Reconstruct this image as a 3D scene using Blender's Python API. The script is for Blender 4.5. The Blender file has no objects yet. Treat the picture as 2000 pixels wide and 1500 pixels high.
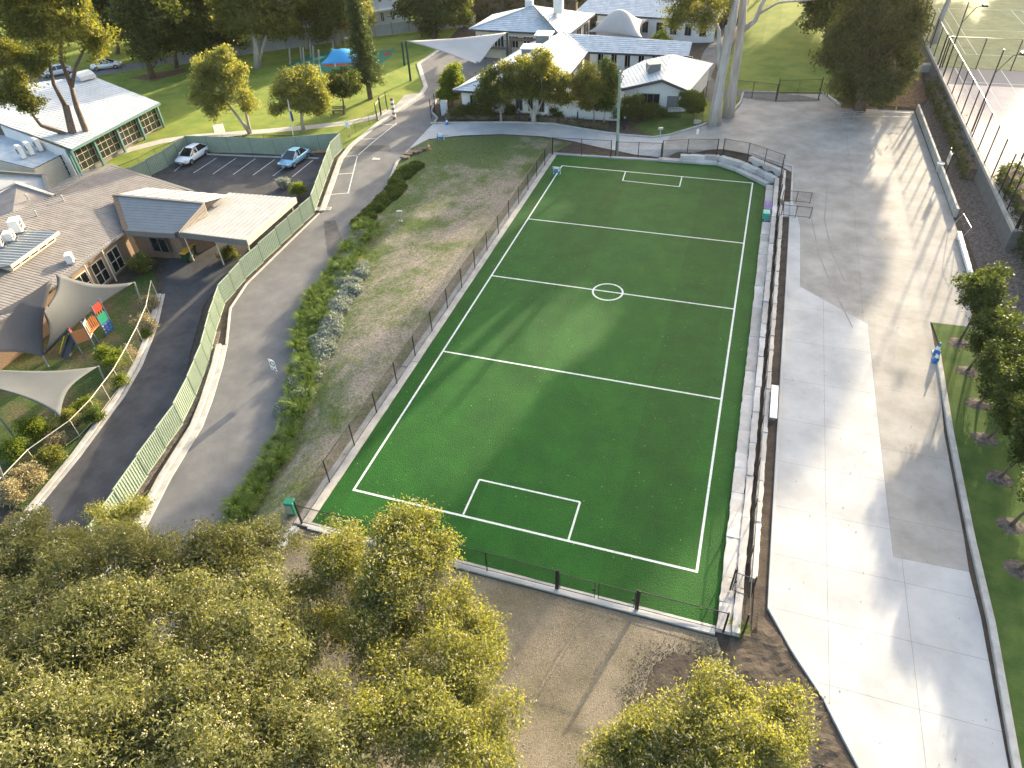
import bpy, bmesh, math, random
import numpy as np
from mathutils import Vector, Matrix

SC = bpy.context.scene
COL = SC.collection
R_ = math.radians

# ------------------------------------------------------------------ camera
CAM = np.array([18.0095, -21.5228, 30.0])
FPX = 1339.284                      # focal length in pixels of the 2000 px wide photograph
ROT = np.array([[0.9496037, 0.1714636, -0.2623987],
                [0.3105058, -0.6290905, 0.7126228],
                [-0.0428836, -0.7581856, -0.6506271]])   # columns: image right, image down, forward
cam_data = bpy.data.cameras.new('camera')
cam_data.sensor_width = 36.0
cam_data.lens = 36.0 * FPX / 2000.0
cam_data.clip_start = 0.5
cam_data.clip_end = 3000.0
cam = bpy.data.objects.new('camera', cam_data)
COL.objects.link(cam)
m3 = Matrix([[ROT[i][0], -ROT[i][1], -ROT[i][2]] for i in range(3)])
cam.matrix_world = Matrix.Translation(Vector(CAM)) @ m3.to_4x4()
SC.camera = cam

# ------------------------------------------------------------------ sky, sun, exposure
SUN_EL, SUN_AZ = R_(14.0), R_(15.5)        # azimuth clockwise from +Y
world = bpy.data.worlds.new('World')
SC.world = world
world.use_nodes = True
wn = world.node_tree.nodes
sky = wn.new('ShaderNodeTexSky')
sky.sky_type = 'NISHITA'
sky.sun_disc = False
sky.sun_elevation = SUN_EL
sky.sun_rotation = SUN_AZ
sky.altitude = 50.0
sky.air_density = 1.0
sky.dust_density = 5.0
sky.ozone_density = 0.6
world.node_tree.links.new(sky.outputs[0], wn['Background'].inputs[0])
wn['Background'].inputs[1].default_value = 0.15
sun_data = bpy.data.lights.new('sun', 'SUN')
sun_data.energy = 3.5
sun_data.angle = R_(0.8)
sun_data.color = (1.0, 0.83, 0.57)
sun = bpy.data.objects.new('sun', sun_data)
COL.objects.link(sun)
sdir = Vector((math.sin(SUN_AZ) * math.cos(SUN_EL), math.cos(SUN_AZ) * math.cos(SUN_EL), math.sin(SUN_EL)))
sun.rotation_euler = sdir.to_track_quat('Z', 'Y').to_euler()
sun.location = (60, 160, 70)
SC.view_settings.view_transform = 'Standard'
SC.view_settings.look = 'None'
SC.view_settings.gamma = 1.0
SC.view_settings.use_curve_mapping = False
SC.view_settings.exposure = 2.2
SC.cycles.use_denoising = True
SC.cycles.max_bounces = 6
SC.cycles.diffuse_bounces = 3
SC.cycles.transparent_max_bounces = 8
SC.cycles.sample_clamp_indirect = 8.0

# ------------------------------------------------------------------ terrain height and pixel helpers
ROAD_R = [(-4.1, -6.8), (-2.6, -7.5), (1.7, -7.9), (3.3, -8.2), (5.8, -9.1), (8.6, -10.3), (11.1, -11.4), (15.0, -13.4),
          (17.4, -14.2), (20.6, -14.6), (23.1, -14.9), (29.2, -15.6), (37.0, -16.4), (43.7, -18.2), (47.1, -18.2)]
_ry = np.array([a for a, b in ROAD_R]); _rx = np.array([b for a, b in ROAD_R])

def sstep(t):
    t = np.clip(t, 0.0, 1.0)
    return t * t * (3 - 2 * t)

def H(x, y):
    """height of the natural ground, metres above the turf"""
    x = np.asarray(x, float); y = np.asarray(y, float)
    xr = np.interp(y, _ry, _rx)
    zr = -2.0 * (1 - np.clip((y + 6.0) / 54.0, 0, 1))
    s = sstep((x - (xr + 0.8)) / (-2.9 - (xr + 0.8)))
    h = zr * (1 - s)
    d = np.maximum(np.maximum(x - 20.6, 0.64 * (x - 15.6) + 0.767 * (y - 50.2)), y - 50.2)
    hr = 0.9 * sstep(y / 45.0) * sstep((x - 2.0) / 16.0)
    h = h + sstep((d - 1.0) / 0.9) * hr
    h = h + np.clip(y - 74.0, 0, 60) * 0.045 * sstep((x - 12.0) / 8.0) * (1 - sstep((x - 37.0) / 4.0))
    h = h + 1.1 * sstep((x - 36.6) / 4.0) * sstep((y - 24.0) / 8.0)
    return h

def ray(px, py):
    return ROT @ np.array([px - 1000.0, py - 750.0, FPX])

def at(px, py, h=0.0):
    d = ray(px, py)
    return Vector(CAM + d * (h - CAM[2]) / d[2])

def gnd(px, py, dz=0.0):
    h = 0.0
    for _ in range(12):
        p = at(px, py, h)
        h = 0.5 * h + 0.5 * float(H(p.x, p.y))
    p = at(px, py, h)
    return Vector((p.x, p.y, float(H(p.x, p.y)) + dz))

def top_of(base, px, py):
    """height of the point seen at (px,py) straight above base"""
    d = ray(px, py)
    k = math.hypot(base[0] - CAM[0], base[1] - CAM[1]) / math.hypot(d[0], d[1])
    return CAM[2] + d[2] * k

def onground(x, y, dz=0.0):
    return Vector((x, y, float(H(x, y)) + dz))

# ------------------------------------------------------------------ materials
MATS = {}
def mat(name, col, rough=0.8, var=0.0, vscale=1.0, col2=None, bump=0.0, bscale=20.0, metal=0.0, trans=0.0, spec=0.3, detail=6.0, coat=0.0, stretch=None, obj=False, sheen=0.0):
    """a principled material with object-space noise between col and col2 and fine relief"""
    if name in MATS:
        return MATS[name]
    m = bpy.data.materials.new(name); m.use_nodes = True
    nt = m.node_tree; n = nt.nodes; L = nt.links
    b = n['Principled BSDF']
    b.inputs['Roughness'].default_value = rough
    b.inputs['Metallic'].default_value = metal
    b.inputs['Specular IOR Level'].default_value = spec
    if sheen:
        b.inputs['Sheen Weight'].default_value = sheen; b.inputs['Sheen Roughness'].default_value = 0.4; b.inputs['Sheen Tint'].default_value = (0.75, 0.85, 0.2, 1)
    if coat: b.inputs['Coat Weight'].default_value = coat
    geo = n.new('ShaderNodeNewGeometry')
    src = geo.outputs['Position']
    if stretch:
        mp = n.new('ShaderNodeMapping'); mp.inputs['Scale'].default_value = stretch
        L.new(src, mp.inputs['Vector']); src = mp.outputs[0]
    c4 = (*col, 1.0)
    out = None
    if var > 0 or col2:
        nz = n.new('ShaderNodeTexNoise'); nz.inputs['Scale'].default_value = vscale; nz.inputs['Detail'].default_value = detail
        nz.inputs['Roughness'].default_value = 0.62
        L.new(src, nz.inputs['Vector'])
        rp = n.new('ShaderNodeValToRGB')
        rp.color_ramp.elements[0].position = 0.36; rp.color_ramp.elements[1].position = 0.66
        c2 = col2 if col2 else tuple(min(1, c * (1 + var)) for c in col)
        c1 = col if col2 else tuple(c * (1 - var) for c in col)
        rp.color_ramp.elements[0].color = (*c1, 1); rp.color_ramp.elements[1].color = (*c2, 1)
        L.new(nz.outputs['Fac'], rp.inputs['Fac']); out = rp.outputs['Color']
        L.new(out, b.inputs['Base Color'])
    else:
        b.inputs['Base Color'].default_value = c4
    if obj:      # every object its own slight shade
        oi = n.new('ShaderNodeObjectInfo'); hs = n.new('ShaderNodeHueSaturation')
        mr = n.new('ShaderNodeMapRange'); mr.inputs['To Min'].default_value = 0.78; mr.inputs['To Max'].default_value = 1.15
        L.new(oi.outputs['Random'], mr.inputs['Value']); L.new(mr.outputs[0], hs.inputs['Value'])
        if out: L.new(out, hs.inputs['Color'])
        else: hs.inputs['Color'].default_value = c4
        L.new(hs.outputs[0], b.inputs['Base Color'])
    if bump > 0:
        nb = n.new('ShaderNodeTexNoise'); nb.inputs['Scale'].default_value = bscale; nb.inputs['Detail'].default_value = 4.0
        L.new(src, nb.inputs['Vector'])
        bp = n.new('ShaderNodeBump'); bp.inputs['Strength'].default_value = bump; bp.inputs['Distance'].default_value = 0.03
        L.new(nb.outputs['Fac'], bp.inputs['Height']); L.new(bp.outputs[0], b.inputs['Normal'])
    if trans > 0:
        b.inputs['Transmission Weight'].default_value = trans
    MATS[name] = m
    return m

def leaf_mat(name, c1, c2, tint, mixf=0.45, vscale=0.9):
    """foliage: diffuse leaf colour plus light shining through"""
    m = bpy.data.materials.new(name); m.use_nodes = True
    nt = m.node_tree; n = nt.nodes; L = nt.links
    for x in list(n):
        if x.type != 'OUTPUT_MATERIAL': n.remove(x)
    out = [x for x in n if x.type == 'OUTPUT_MATERIAL'][0]
    geo = n.new('ShaderNodeNewGeometry')
    nz = n.new('ShaderNodeTexNoise'); nz.inputs['Scale'].default_value = vscale; nz.inputs['Detail'].default_value = 3.0
    L.new(geo.outputs['Position'], nz.inputs['Vector'])
    wn_ = n.new('ShaderNodeMath'); wn_.operation = 'MULTIPLY_ADD'
    L.new(geo.outputs['Random Per Island'], wn_.inputs[0]); wn_.inputs[1].default_value = 0.5
    ad = n.new('ShaderNodeMath'); ad.operation = 'MULTIPLY'; ad.inputs[1].default_value = 0.55
    L.new(nz.outputs['Fac'], ad.inputs[0]); L.new(ad.outputs[0], wn_.inputs[2])
    rp = n.new('ShaderNodeValToRGB')
    rp.color_ramp.elements[0].position = 0.25; rp.color_ramp.elements[1].position = 0.8
    rp.color_ramp.elements[0].color = (*c1, 1); rp.color_ramp.elements[1].color = (*c2, 1)
    L.new(wn_.outputs[0], rp.inputs['Fac'])
    d = n.new('ShaderNodeBsdfPrincipled'); d.inputs['Roughness'].default_value = 0.55; d.inputs['Specular IOR Level'].default_value = 0.25
    t = n.new('ShaderNodeBsdfTranslucent')
    mu = n.new('ShaderNodeMix'); mu.data_type = 'RGBA'; mu.blend_type = 'MULTIPLY'; mu.inputs[0].default_value = 1.0
    L.new(rp.outputs[0], mu.inputs[6]); mu.inputs[7].default_value = (*tint, 1)
    L.new(rp.outputs[0], d.inputs['Base Color']); L.new(mu.outputs[2], t.inputs['Color'])
    mx = n.new('ShaderNodeMixShader'); mx.inputs[0].default_value = mixf
    L.new(d.outputs[0], mx.inputs[1]); L.new(t.outputs[0], mx.inputs[2]); L.new(mx.outputs[0], out.inputs['Surface'])
    MATS[name] = m
    return m

# ------------------------------------------------------------------ mesh helpers
def link(o, parent=None):
    COL.objects.link(o)
    if parent is not None: o.parent = parent
    return o

def tag(o, label=None, cat=None, group=None, kind=None):
    if label: o['label'] = label
    if cat: o['category'] = cat
    if group: o['group'] = group
    if kind: o['kind'] = kind
    return o

def thing(name, label, cat, loc=(0, 0, 0), group=None):
    o = bpy.data.objects.new(name, None); o.empty_display_size = 0.3
    o.location = Vector(loc); COL.objects.link(o)
    return tag(o, label, cat, group)

def wloc(o):
    v = Vector((0, 0, 0))
    while o is not None:
        v += o.location; o = o.parent
    return v

class MB:
    """collects faces in world coordinates, builds one mesh object"""
    def __init__(self): self.v = []; self.f = []
    def add(self, vs, fs):
        k = len(self.v); self.v += [tuple(p) for p in vs]; self.f += [[i + k for i in q] for q in fs]; return self
    def quad(self, *ps): return self.add(ps, [list(range(len(ps)))])
    def box(self, c, s, rz=0.0, rx=0.0):
        hx, hy, hz = s[0] / 2, s[1] / 2, s[2] / 2
        M = Matrix.Translation(Vector(c)) @ Matrix.Rotation(rz, 4, 'Z') @ Matrix.Rotation(rx, 4, 'X')
        vs = [M @ Vector((x, y, z)) for z in (-hz, hz) for y in (-hy, hy) for x in (-hx, hx)]
        return self.add(vs, [[0, 2, 3, 1], [4, 5, 7, 6], [0, 1, 5, 4], [2, 6, 7, 3], [0, 4, 6, 2], [1, 3, 7, 5]])
    def bevbox(self, c, s, b=0.03, rz=0.0, jit=0.0, rng=random):
        hx, hy, hz = s[0] / 2, s[1] / 2, s[2] / 2
        M = Matrix.Translation(Vector(c)) @ Matrix.Rotation(rz, 4, 'Z')
        j = lambda: rng.uniform(-jit, jit)
        vs = []
        for z, ins in ((-hz, 0), (hz - b, 0), (hz, b)):
            for x, y in ((-hx + ins, -hy + ins), (hx - ins, -hy + ins), (hx - ins, hy - ins), (-hx + ins, hy - ins)):
                vs.append(M @ Vector((x + j(), y + j(), z + (j() * 0.5 if z > 0 else 0))))
        fs = [[3, 2, 1, 0], [8, 9, 10, 11]]
        for r in (0, 4):
            for i in range(4): fs.append([r + i, r + (i + 1) % 4, r + 4 + (i + 1) % 4, r + 4 + i])
        return self.add(vs, fs)
    def beam(self, a, b, w, h, up=(0, 0, 1)):
        """a bar from a to b, w wide and h high, centred on the line"""
        a = Vector(a); b = Vector(b); d = (b - a).normalized(); u = Vector(up)
        s = d.cross(u)
        if s.length < 1e-4: s = d.cross(Vector((1, 0, 0)))
        s.normalize(); u = s.cross(d).normalized()
        vs = [p + s * (x * w / 2) + u * (z * h / 2) for p in (a, b) for x, z in ((-1, -1), (1, -1), (1, 1), (-1, 1))]
        return self.add(vs, [[0, 1, 2, 3], [7, 6, 5, 4], [0, 4, 5, 1], [1, 5, 6, 2], [2, 6, 7, 3], [3, 7, 4, 0]])
    def tube(self, pts, rad, n=6, cap=True):
        pts = [Vector(p) for p in pts]
        if not hasattr(rad, '__len__'): rad = [rad] * len(pts)
        k = len(self.v); prev = None
        for i, p in enumerate(pts):
            d = (pts[min(i + 1, len(pts) - 1)] - pts[max(i - 1, 0)])
            d = d.normalized() if d.length > 1e-6 else Vector((0, 0, 1))
            u = prev if prev is not None else (Vector((1, 0, 0)) if abs(d.x) < 0.9 else Vector((0, 1, 0)))
            s = d.cross(u); s = s.normalized() if s.length > 1e-6 else Vector((0, 1, 0)); u = s.cross(d).normalized(); prev = u
            for j in range(n):
                a = 2 * math.pi * j / n
                self.v.append(tuple(p + (u * math.cos(a) + s * math.sin(a)) * rad[i]))
        for i in range(len(pts) - 1):
            for j in range(n):
                self.f.append([k + i * n + j, k + i * n + (j + 1) % n, k + (i + 1) * n + (j + 1) % n, k + (i + 1) * n + j])
        if cap:
            self.f.append([k + j for j in range(n)][::-1]); e = k + (len(pts) - 1) * n
            self.f.append([e + j for j in range(n)])
        return self
    def prism(self, pts, z0, z1):
        n = len(pts)
        f0 = (lambda p: z0) if not callable(z0) else z0
        f1 = (lambda p: z1) if not callable(z1) else z1
        vs = [(p[0], p[1], f0(p)) for p in pts] + [(p[0], p[1], f1(p)) for p in pts]
        fs = [list(range(n))[::-1], [n + i for i in range(n)]] + [[i, (i + 1) % n, n + (i + 1) % n, n + i] for i in range(n)]
        return self.add(vs, fs)
    def lathe(self, c, prof, n=12):
        k = len(self.v)
        for r, z in prof:
            for j in range(n):
                a = 2 * math.pi * j / n; self.v.append((c[0] + r * math.cos(a), c[1] + r * math.sin(a), c[2] + z))
        for i in range(len(prof) - 1):
            for j in range(n):
                self.f.append([k + i * n + j, k + i * n + (j + 1) % n, k + (i + 1) * n + (j + 1) % n, k + (i + 1) * n + j])
        self.f.append([k + j for j in range(n)][::-1]); e = k + (len(prof) - 1) * n
        self.f.append([e + j for j in range(n)])
        return self
    def slab(self, pts, t):
        """a flat polygon in space given thickness t downwards"""
        n = len(pts); vs = [Vector(p) for p in pts]
        nn = Vector((0, 0, 0))
        for i in range(n): nn += (vs[i] - vs[0]).cross(vs[(i + 1) % n] - vs[0])
        nn = nn.normalized() if nn.length > 0 else Vector((0, 0, 1))
        if nn.z < 0: vs = vs[::-1]; nn = -nn
        lo = [p - nn * t for p in vs]
        return self.add(vs + lo, [list(range(n)), [n + i for i in range(n)][::-1]] + [[i, n + i, n + (i + 1) % n, (i + 1) % n] for i in range(n)])
    def build(self, name, material, parent=None, smooth=False):
        me = bpy.data.meshes.new(name)
        off = wloc(parent) if parent is not None else Vector((0, 0, 0))
        v = np.array(self.v, dtype=float).reshape(-1, 3) - np.array(off)
        me.from_pydata(v.tolist(), [], self.f)
        me.materials.append(material if not isinstance(material, str) else MATS[material])
        if smooth:
            me.polygons.foreach_set('use_smooth', [True] * len(me.polygons))
        me.update()
        o = bpy.data.objects.new(name, me)
        return link(o, parent)
    def thing(self, name, material, label, cat, group=None, kind=None, smooth=False):
        """a thing that is one mesh, its origin at the base"""
        v = np.array(self.v); lo = v.min(0); hi = v.max(0)
        loc = Vector(((lo[0] + hi[0]) / 2, (lo[1] + hi[1]) / 2, lo[2]))
        e = bpy.data.objects.new('tmp', None); e.location = loc
        self.v = [tuple(np.array(p) - np.array(loc)) for p in self.v]
        o = self.build(name, material, None, smooth); o.location = loc
        bpy.data.objects.remove(e)
        return tag(o, label, cat, group, kind)

def copy_tree(o, parent=None):
    c = o.copy(); COL.objects.link(c)
    if parent is not None: c.parent = parent
    for ch in list(o.children): copy_tree(ch, c)
    return c

def fast_mesh(name, verts, quads, material, parent=None, extra_mats=()):
    """numpy arrays (n,3), (m,4) to an object"""
    me = bpy.data.meshes.new(name)
    off = wloc(parent) if parent is not None else Vector((0, 0, 0))
    verts = (verts - np.array(off)).astype(np.float32)
    k = quads.shape[1]
    me.vertices.add(len(verts)); me.vertices.foreach_set('co', verts.ravel())
    me.loops.add(quads.size); me.loops.foreach_set('vertex_index', quads.ravel().astype(np.int32))
    me.polygons.add(len(quads)); me.polygons.foreach_set('loop_start', np.arange(0, quads.size, k, dtype=np.int32))
    me.polygons.foreach_set('loop_total', np.full(len(quads), k, dtype=np.int32))
    me.materials.append(MATS[material] if isinstance(material, str) else material)
    me.update(calc_edges=True)
    o = bpy.data.objects.new(name, me)
    return link(o, parent)

def sheet(name, pts, dz, material, kind='structure', res=1.0, parent=None, thick=0.0):
    """a polygon draped over the ground, cut on a grid so that it follows it"""
    bm = bmesh.new()
    vs = [bm.verts.new((p[0], p[1], 0)) for p in pts]
    bm.faces.new(vs)
    xs = [p[0] for p in pts]; ys = [p[1] for p in pts]
    for ax, lo, hi in ((0, min(xs), max(xs)), (1, min(ys), max(ys))):
        k = math.floor(lo / res) + 1
        while k * res < hi:
            co = [0, 0, 0]; no = [0, 0, 0]; co[ax] = k * res; no[ax] = 1
            bmesh.ops.bisect_plane(bm, geom=bm.verts[:] + bm.edges[:] + bm.faces[:], plane_co=co, plane_no=no, dist=1e-5)
            k += 1
    bmesh.ops.triangulate(bm, faces=[f for f in bm.faces if len(f.verts) > 4])
    for f in bm.faces:
        if f.normal.z < 0: f.normal_flip()
    co = np.array([(v.co.x, v.co.y) for v in bm.verts])
    hz = H(co[:, 0], co[:, 1]) + dz
    for v, z in zip(bm.verts, hz): v.co.z = z
    bmesh.ops.recalc_face_normals(bm, faces=bm.faces[:])
    s = sum(f.normal.z for f in bm.faces)
    if s < 0: bmesh.ops.reverse_faces(bm, faces=bm.faces[:])
    me = bpy.data.meshes.new(name); bm.to_mesh(me); bm.free()
    me.materials.append(MATS[material] if isinstance(material, str) else material)
    o = bpy.data.objects.new(name, me); link(o, parent)
    if kind and parent is None: o['kind'] = kind
    return o

def resample(pts, step):
    out = [Vector((p[0], p[1], 0)) for p in pts]
    res = [out[0]]
    for a, b in zip(out, out[1:]):
        n = max(1, int((b - a).length / step))
        for i in range(1, n + 1): res.append(a.lerp(b, i / n))
    return res

def strip_pts(pts, off0, off1):
    """offset a polyline to both sides; returns the closed polygon's two rails"""
    A = []; B = []
    for i, p in enumerate(pts):
        a = pts[max(i - 1, 0)]; b = pts[min(i + 1, len(pts) - 1)]
        d = Vector((b[0] - a[0], b[1] - a[1], 0)).normalized(); nrm = Vector((-d.y, d.x, 0))
        q = Vector((p[0], p[1], 0)); A.append(q + nrm * off0); B.append(q + nrm * off1)
    return A, B

def kerb(name, pts, off0, off1, h0, h1, material, parent=None, kind='structure', step=1.0):
    """a kerb along a polyline, on the ground, from h0 to h1 above it"""
    P = resample(pts, step); A, B = strip_pts(P, off0, off1)
    mb = MB()
    for i in range(len(P)):
        za = float(H(A[i].x, A[i].y)); zb = float(H(B[i].x, B[i].y)); z = max(za, zb)
        zl = min(za, zb) + h0
        b = min(0.02, (h1 - h0) * 0.3)
        A2 = A[i].lerp(B[i], 0.12); B2 = B[i].lerp(A[i], 0.12)
        mb.v += [(A[i].x, A[i].y, zl), (A[i].x, A[i].y, z + h1 - b), (A2.x, A2.y, z + h1), (B2.x, B2.y, z + h1), (B[i].x, B[i].y, z + h1 - b), (B[i].x, B[i].y, zl)]
    for i in range(len(P) - 1):
        for j in range(5):
            k = i * 6 + j; mb.f.append([k, k + 1, k + 7, k + 6])
    mb.f.append([0, 1, 2, 3, 4, 5]); e = (len(P) - 1) * 6; mb.f.append([e + j for j in range(6)][::-1])
    o = mb.build(name, material, parent)
    bm = bmesh.new(); bm.from_mesh(o.data); bmesh.ops.recalc_face_normals(bm, faces=bm.faces[:]); bm.to_mesh(o.data); bm.free()
    if kind and parent is None: o['kind'] = kind
    return o
def G2(*ps): return [gnd(*p) for p in ps]
# ------------------------------------------------------------------ palette
mat('lawn', (0.080, 0.135, 0.026), 0.95, col2=(0.175, 0.205, 0.048), vscale=0.35, bump=0.9, bscale=9.0, spec=0.1, detail=10, sheen=0.12)
mat('lawn_side', (0.045, 0.085, 0.022), 0.95, col2=(0.090, 0.130, 0.034), vscale=0.8, bump=0.9, bscale=14.0, spec=0.1, detail=10)
mat('soil', (0.055, 0.046, 0.038), 0.95, col2=(0.095, 0.078, 0.062), vscale=1.6, bump=1.0, bscale=7.0, spec=0.1, detail=10)
mat('mulch', (0.060, 0.050, 0.045), 0.95, col2=(0.170, 0.145, 0.130), vscale=5.0, bump=1.0, bscale=12.0, spec=0.1, detail=10)
mat('bark_litter', (0.090, 0.055, 0.035), 0.95, col2=(0.24, 0.15, 0.09), vscale=3.0, bump=1.0, bscale=12.0, spec=0.1, detail=10)
mat('asphalt', (0.110, 0.111, 0.113), 0.9, col2=(0.160, 0.158, 0.156), vscale=0.5, bump=0.25, bscale=40.0, spec=0.3, detail=12)
mat('asphalt_new', (0.045, 0.045, 0.048), 0.9, col2=(0.075, 0.075, 0.077), vscale=0.7, bump=0.25, bscale=40.0, spec=0.3, detail=12)
mat('concrete_new', (0.315, 0.325, 0.33), 0.8, col2=(0.425, 0.43, 0.43), vscale=0.4, bump=0.10, bscale=25.0, spec=0.3, detail=10)
mat('concrete_old', (0.225, 0.215, 0.198), 0.85, col2=(0.335, 0.322, 0.298), vscale=0.45, bump=0.12, bscale=25.0, spec=0.3, detail=12)
mat('kerb_concrete', (0.30, 0.29, 0.27), 0.85, col2=(0.44, 0.43, 0.40), vscale=1.2, bump=0.2, bscale=20.0, detail=10)
mat('joint', (0.10, 0.10, 0.095), 0.95)
mat('sandstone', (0.38, 0.36, 0.335), 0.9, col2=(0.52, 0.50, 0.475), vscale=0.8, bump=0.35, bscale=6.0, detail=10, obj=True)
mat('white_line', (0.46, 0.52, 0.47), 0.8, col2=(0.74, 0.77, 0.74), vscale=9.0, bump=0.4, bscale=30)
mat('road_paint', (0.42, 0.42, 0.40), 0.8, col2=(0.66, 0.66, 0.63), vscale=4.0)
mat('black_steel', (0.012, 0.012, 0.013), 0.45, spec=0.5)
mat('wire', (0.016, 0.015, 0.014), 0.5)
mat('galvanised', (0.42, 0.43, 0.44), 0.45, metal=0.6, var=0.12, vscale=8)
mat('rubber_green', (0.02, 0.16, 0.10), 0.9, var=0.15, vscale=3)
mat('rubber_red', (0.30, 0.05, 0.03), 0.9, var=0.15, vscale=3)
mat('terracotta_path', (0.36, 0.34, 0.31), 0.9, col2=(0.46, 0.44, 0.40), vscale=1.5, detail=8)

def turf_mat():
    m = bpy.data.materials.new('synthetic_turf'); m.use_nodes = True
    n = m.node_tree.nodes; L = m.node_tree.links; b = n['Principled BSDF']
    b.inputs['Roughness'].default_value = 0.7; b.inputs['Specular IOR Level'].default_value = 0.12
    g = n.new('ShaderNodeNewGeometry')
    a = n.new('ShaderNodeTexNoise'); a.inputs['Scale'].default_value = 0.45; a.inputs['Detail'].default_value = 12; a.inputs['Roughness'].default_value = 0.72
    f = n.new('ShaderNodeTexNoise'); f.inputs['Scale'].default_value = 16.0; f.inputs['Detail'].default_value = 5
    L.new(g.outputs['Position'], a.inputs['Vector']); L.new(g.outputs['Position'], f.inputs['Vector'])
    mm = n.new('ShaderNodeMath'); mm.operation = 'MULTIPLY_ADD'; mm.inputs[1].default_value = 0.55
    L.new(f.outputs['Fac'], mm.inputs[0])
    m2 = n.new('ShaderNodeMath'); m2.operation = 'MULTIPLY'; m2.inputs[1].default_value = 0.45
    L.new(a.outputs['Fac'], m2.inputs[0]); L.new(m2.outputs[0], mm.inputs[2])
    r = n.new('ShaderNodeValToRGB'); r.color_ramp.elements[0].position = 0.36; r.color_ramp.elements[1].position = 0.64
    r.color_ramp.elements[0].color = (0.0058, 0.046, 0.0080, 1); r.color_ramp.elements[1].color = (0.0200, 0.112, 0.0140, 1)
    L.new(mm.outputs[0], r.inputs['Fac'])
    sx = n.new('ShaderNodeSeparateXYZ'); L.new(g.outputs['Position'], sx.inputs[0])
    dv = n.new('ShaderNodeMath'); dv.operation = 'DIVIDE'; dv.inputs[1].default_value = 3.7; L.new(sx.outputs['X'], dv.inputs[0])
    fl = n.new('ShaderNodeMath'); fl.operation = 'FLOOR'; L.new(dv.outputs[0], fl.inputs[0])
    wn1 = n.new('ShaderNodeTexWhiteNoise'); wn1.noise_dimensions = '1D'; L.new(fl.outputs[0], wn1.inputs['W'])
    mr = n.new('ShaderNodeMapRange'); mr.inputs['To Min'].default_value = 0.90; mr.inputs['To Max'].default_value = 1.08; L.new(wn1.outputs['Value'], mr.inputs['Value'])
    hv = n.new('ShaderNodeHueSaturation'); L.new(r.outputs[0], hv.inputs['Color']); L.new(mr.outputs[0], hv.inputs['Value'])
    L.new(hv.outputs[0], b.inputs['Base Color'])
    bp = n.new('ShaderNodeBump'); bp.inputs['Strength'].default_value = 0.8; bp.inputs['Distance'].default_value = 0.05
    L.new(f.outputs['Fac'], bp.inputs['Height']); L.new(bp.outputs[0], b.inputs['Normal'])
    MATS['turf'] = m
turf_mat()

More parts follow.
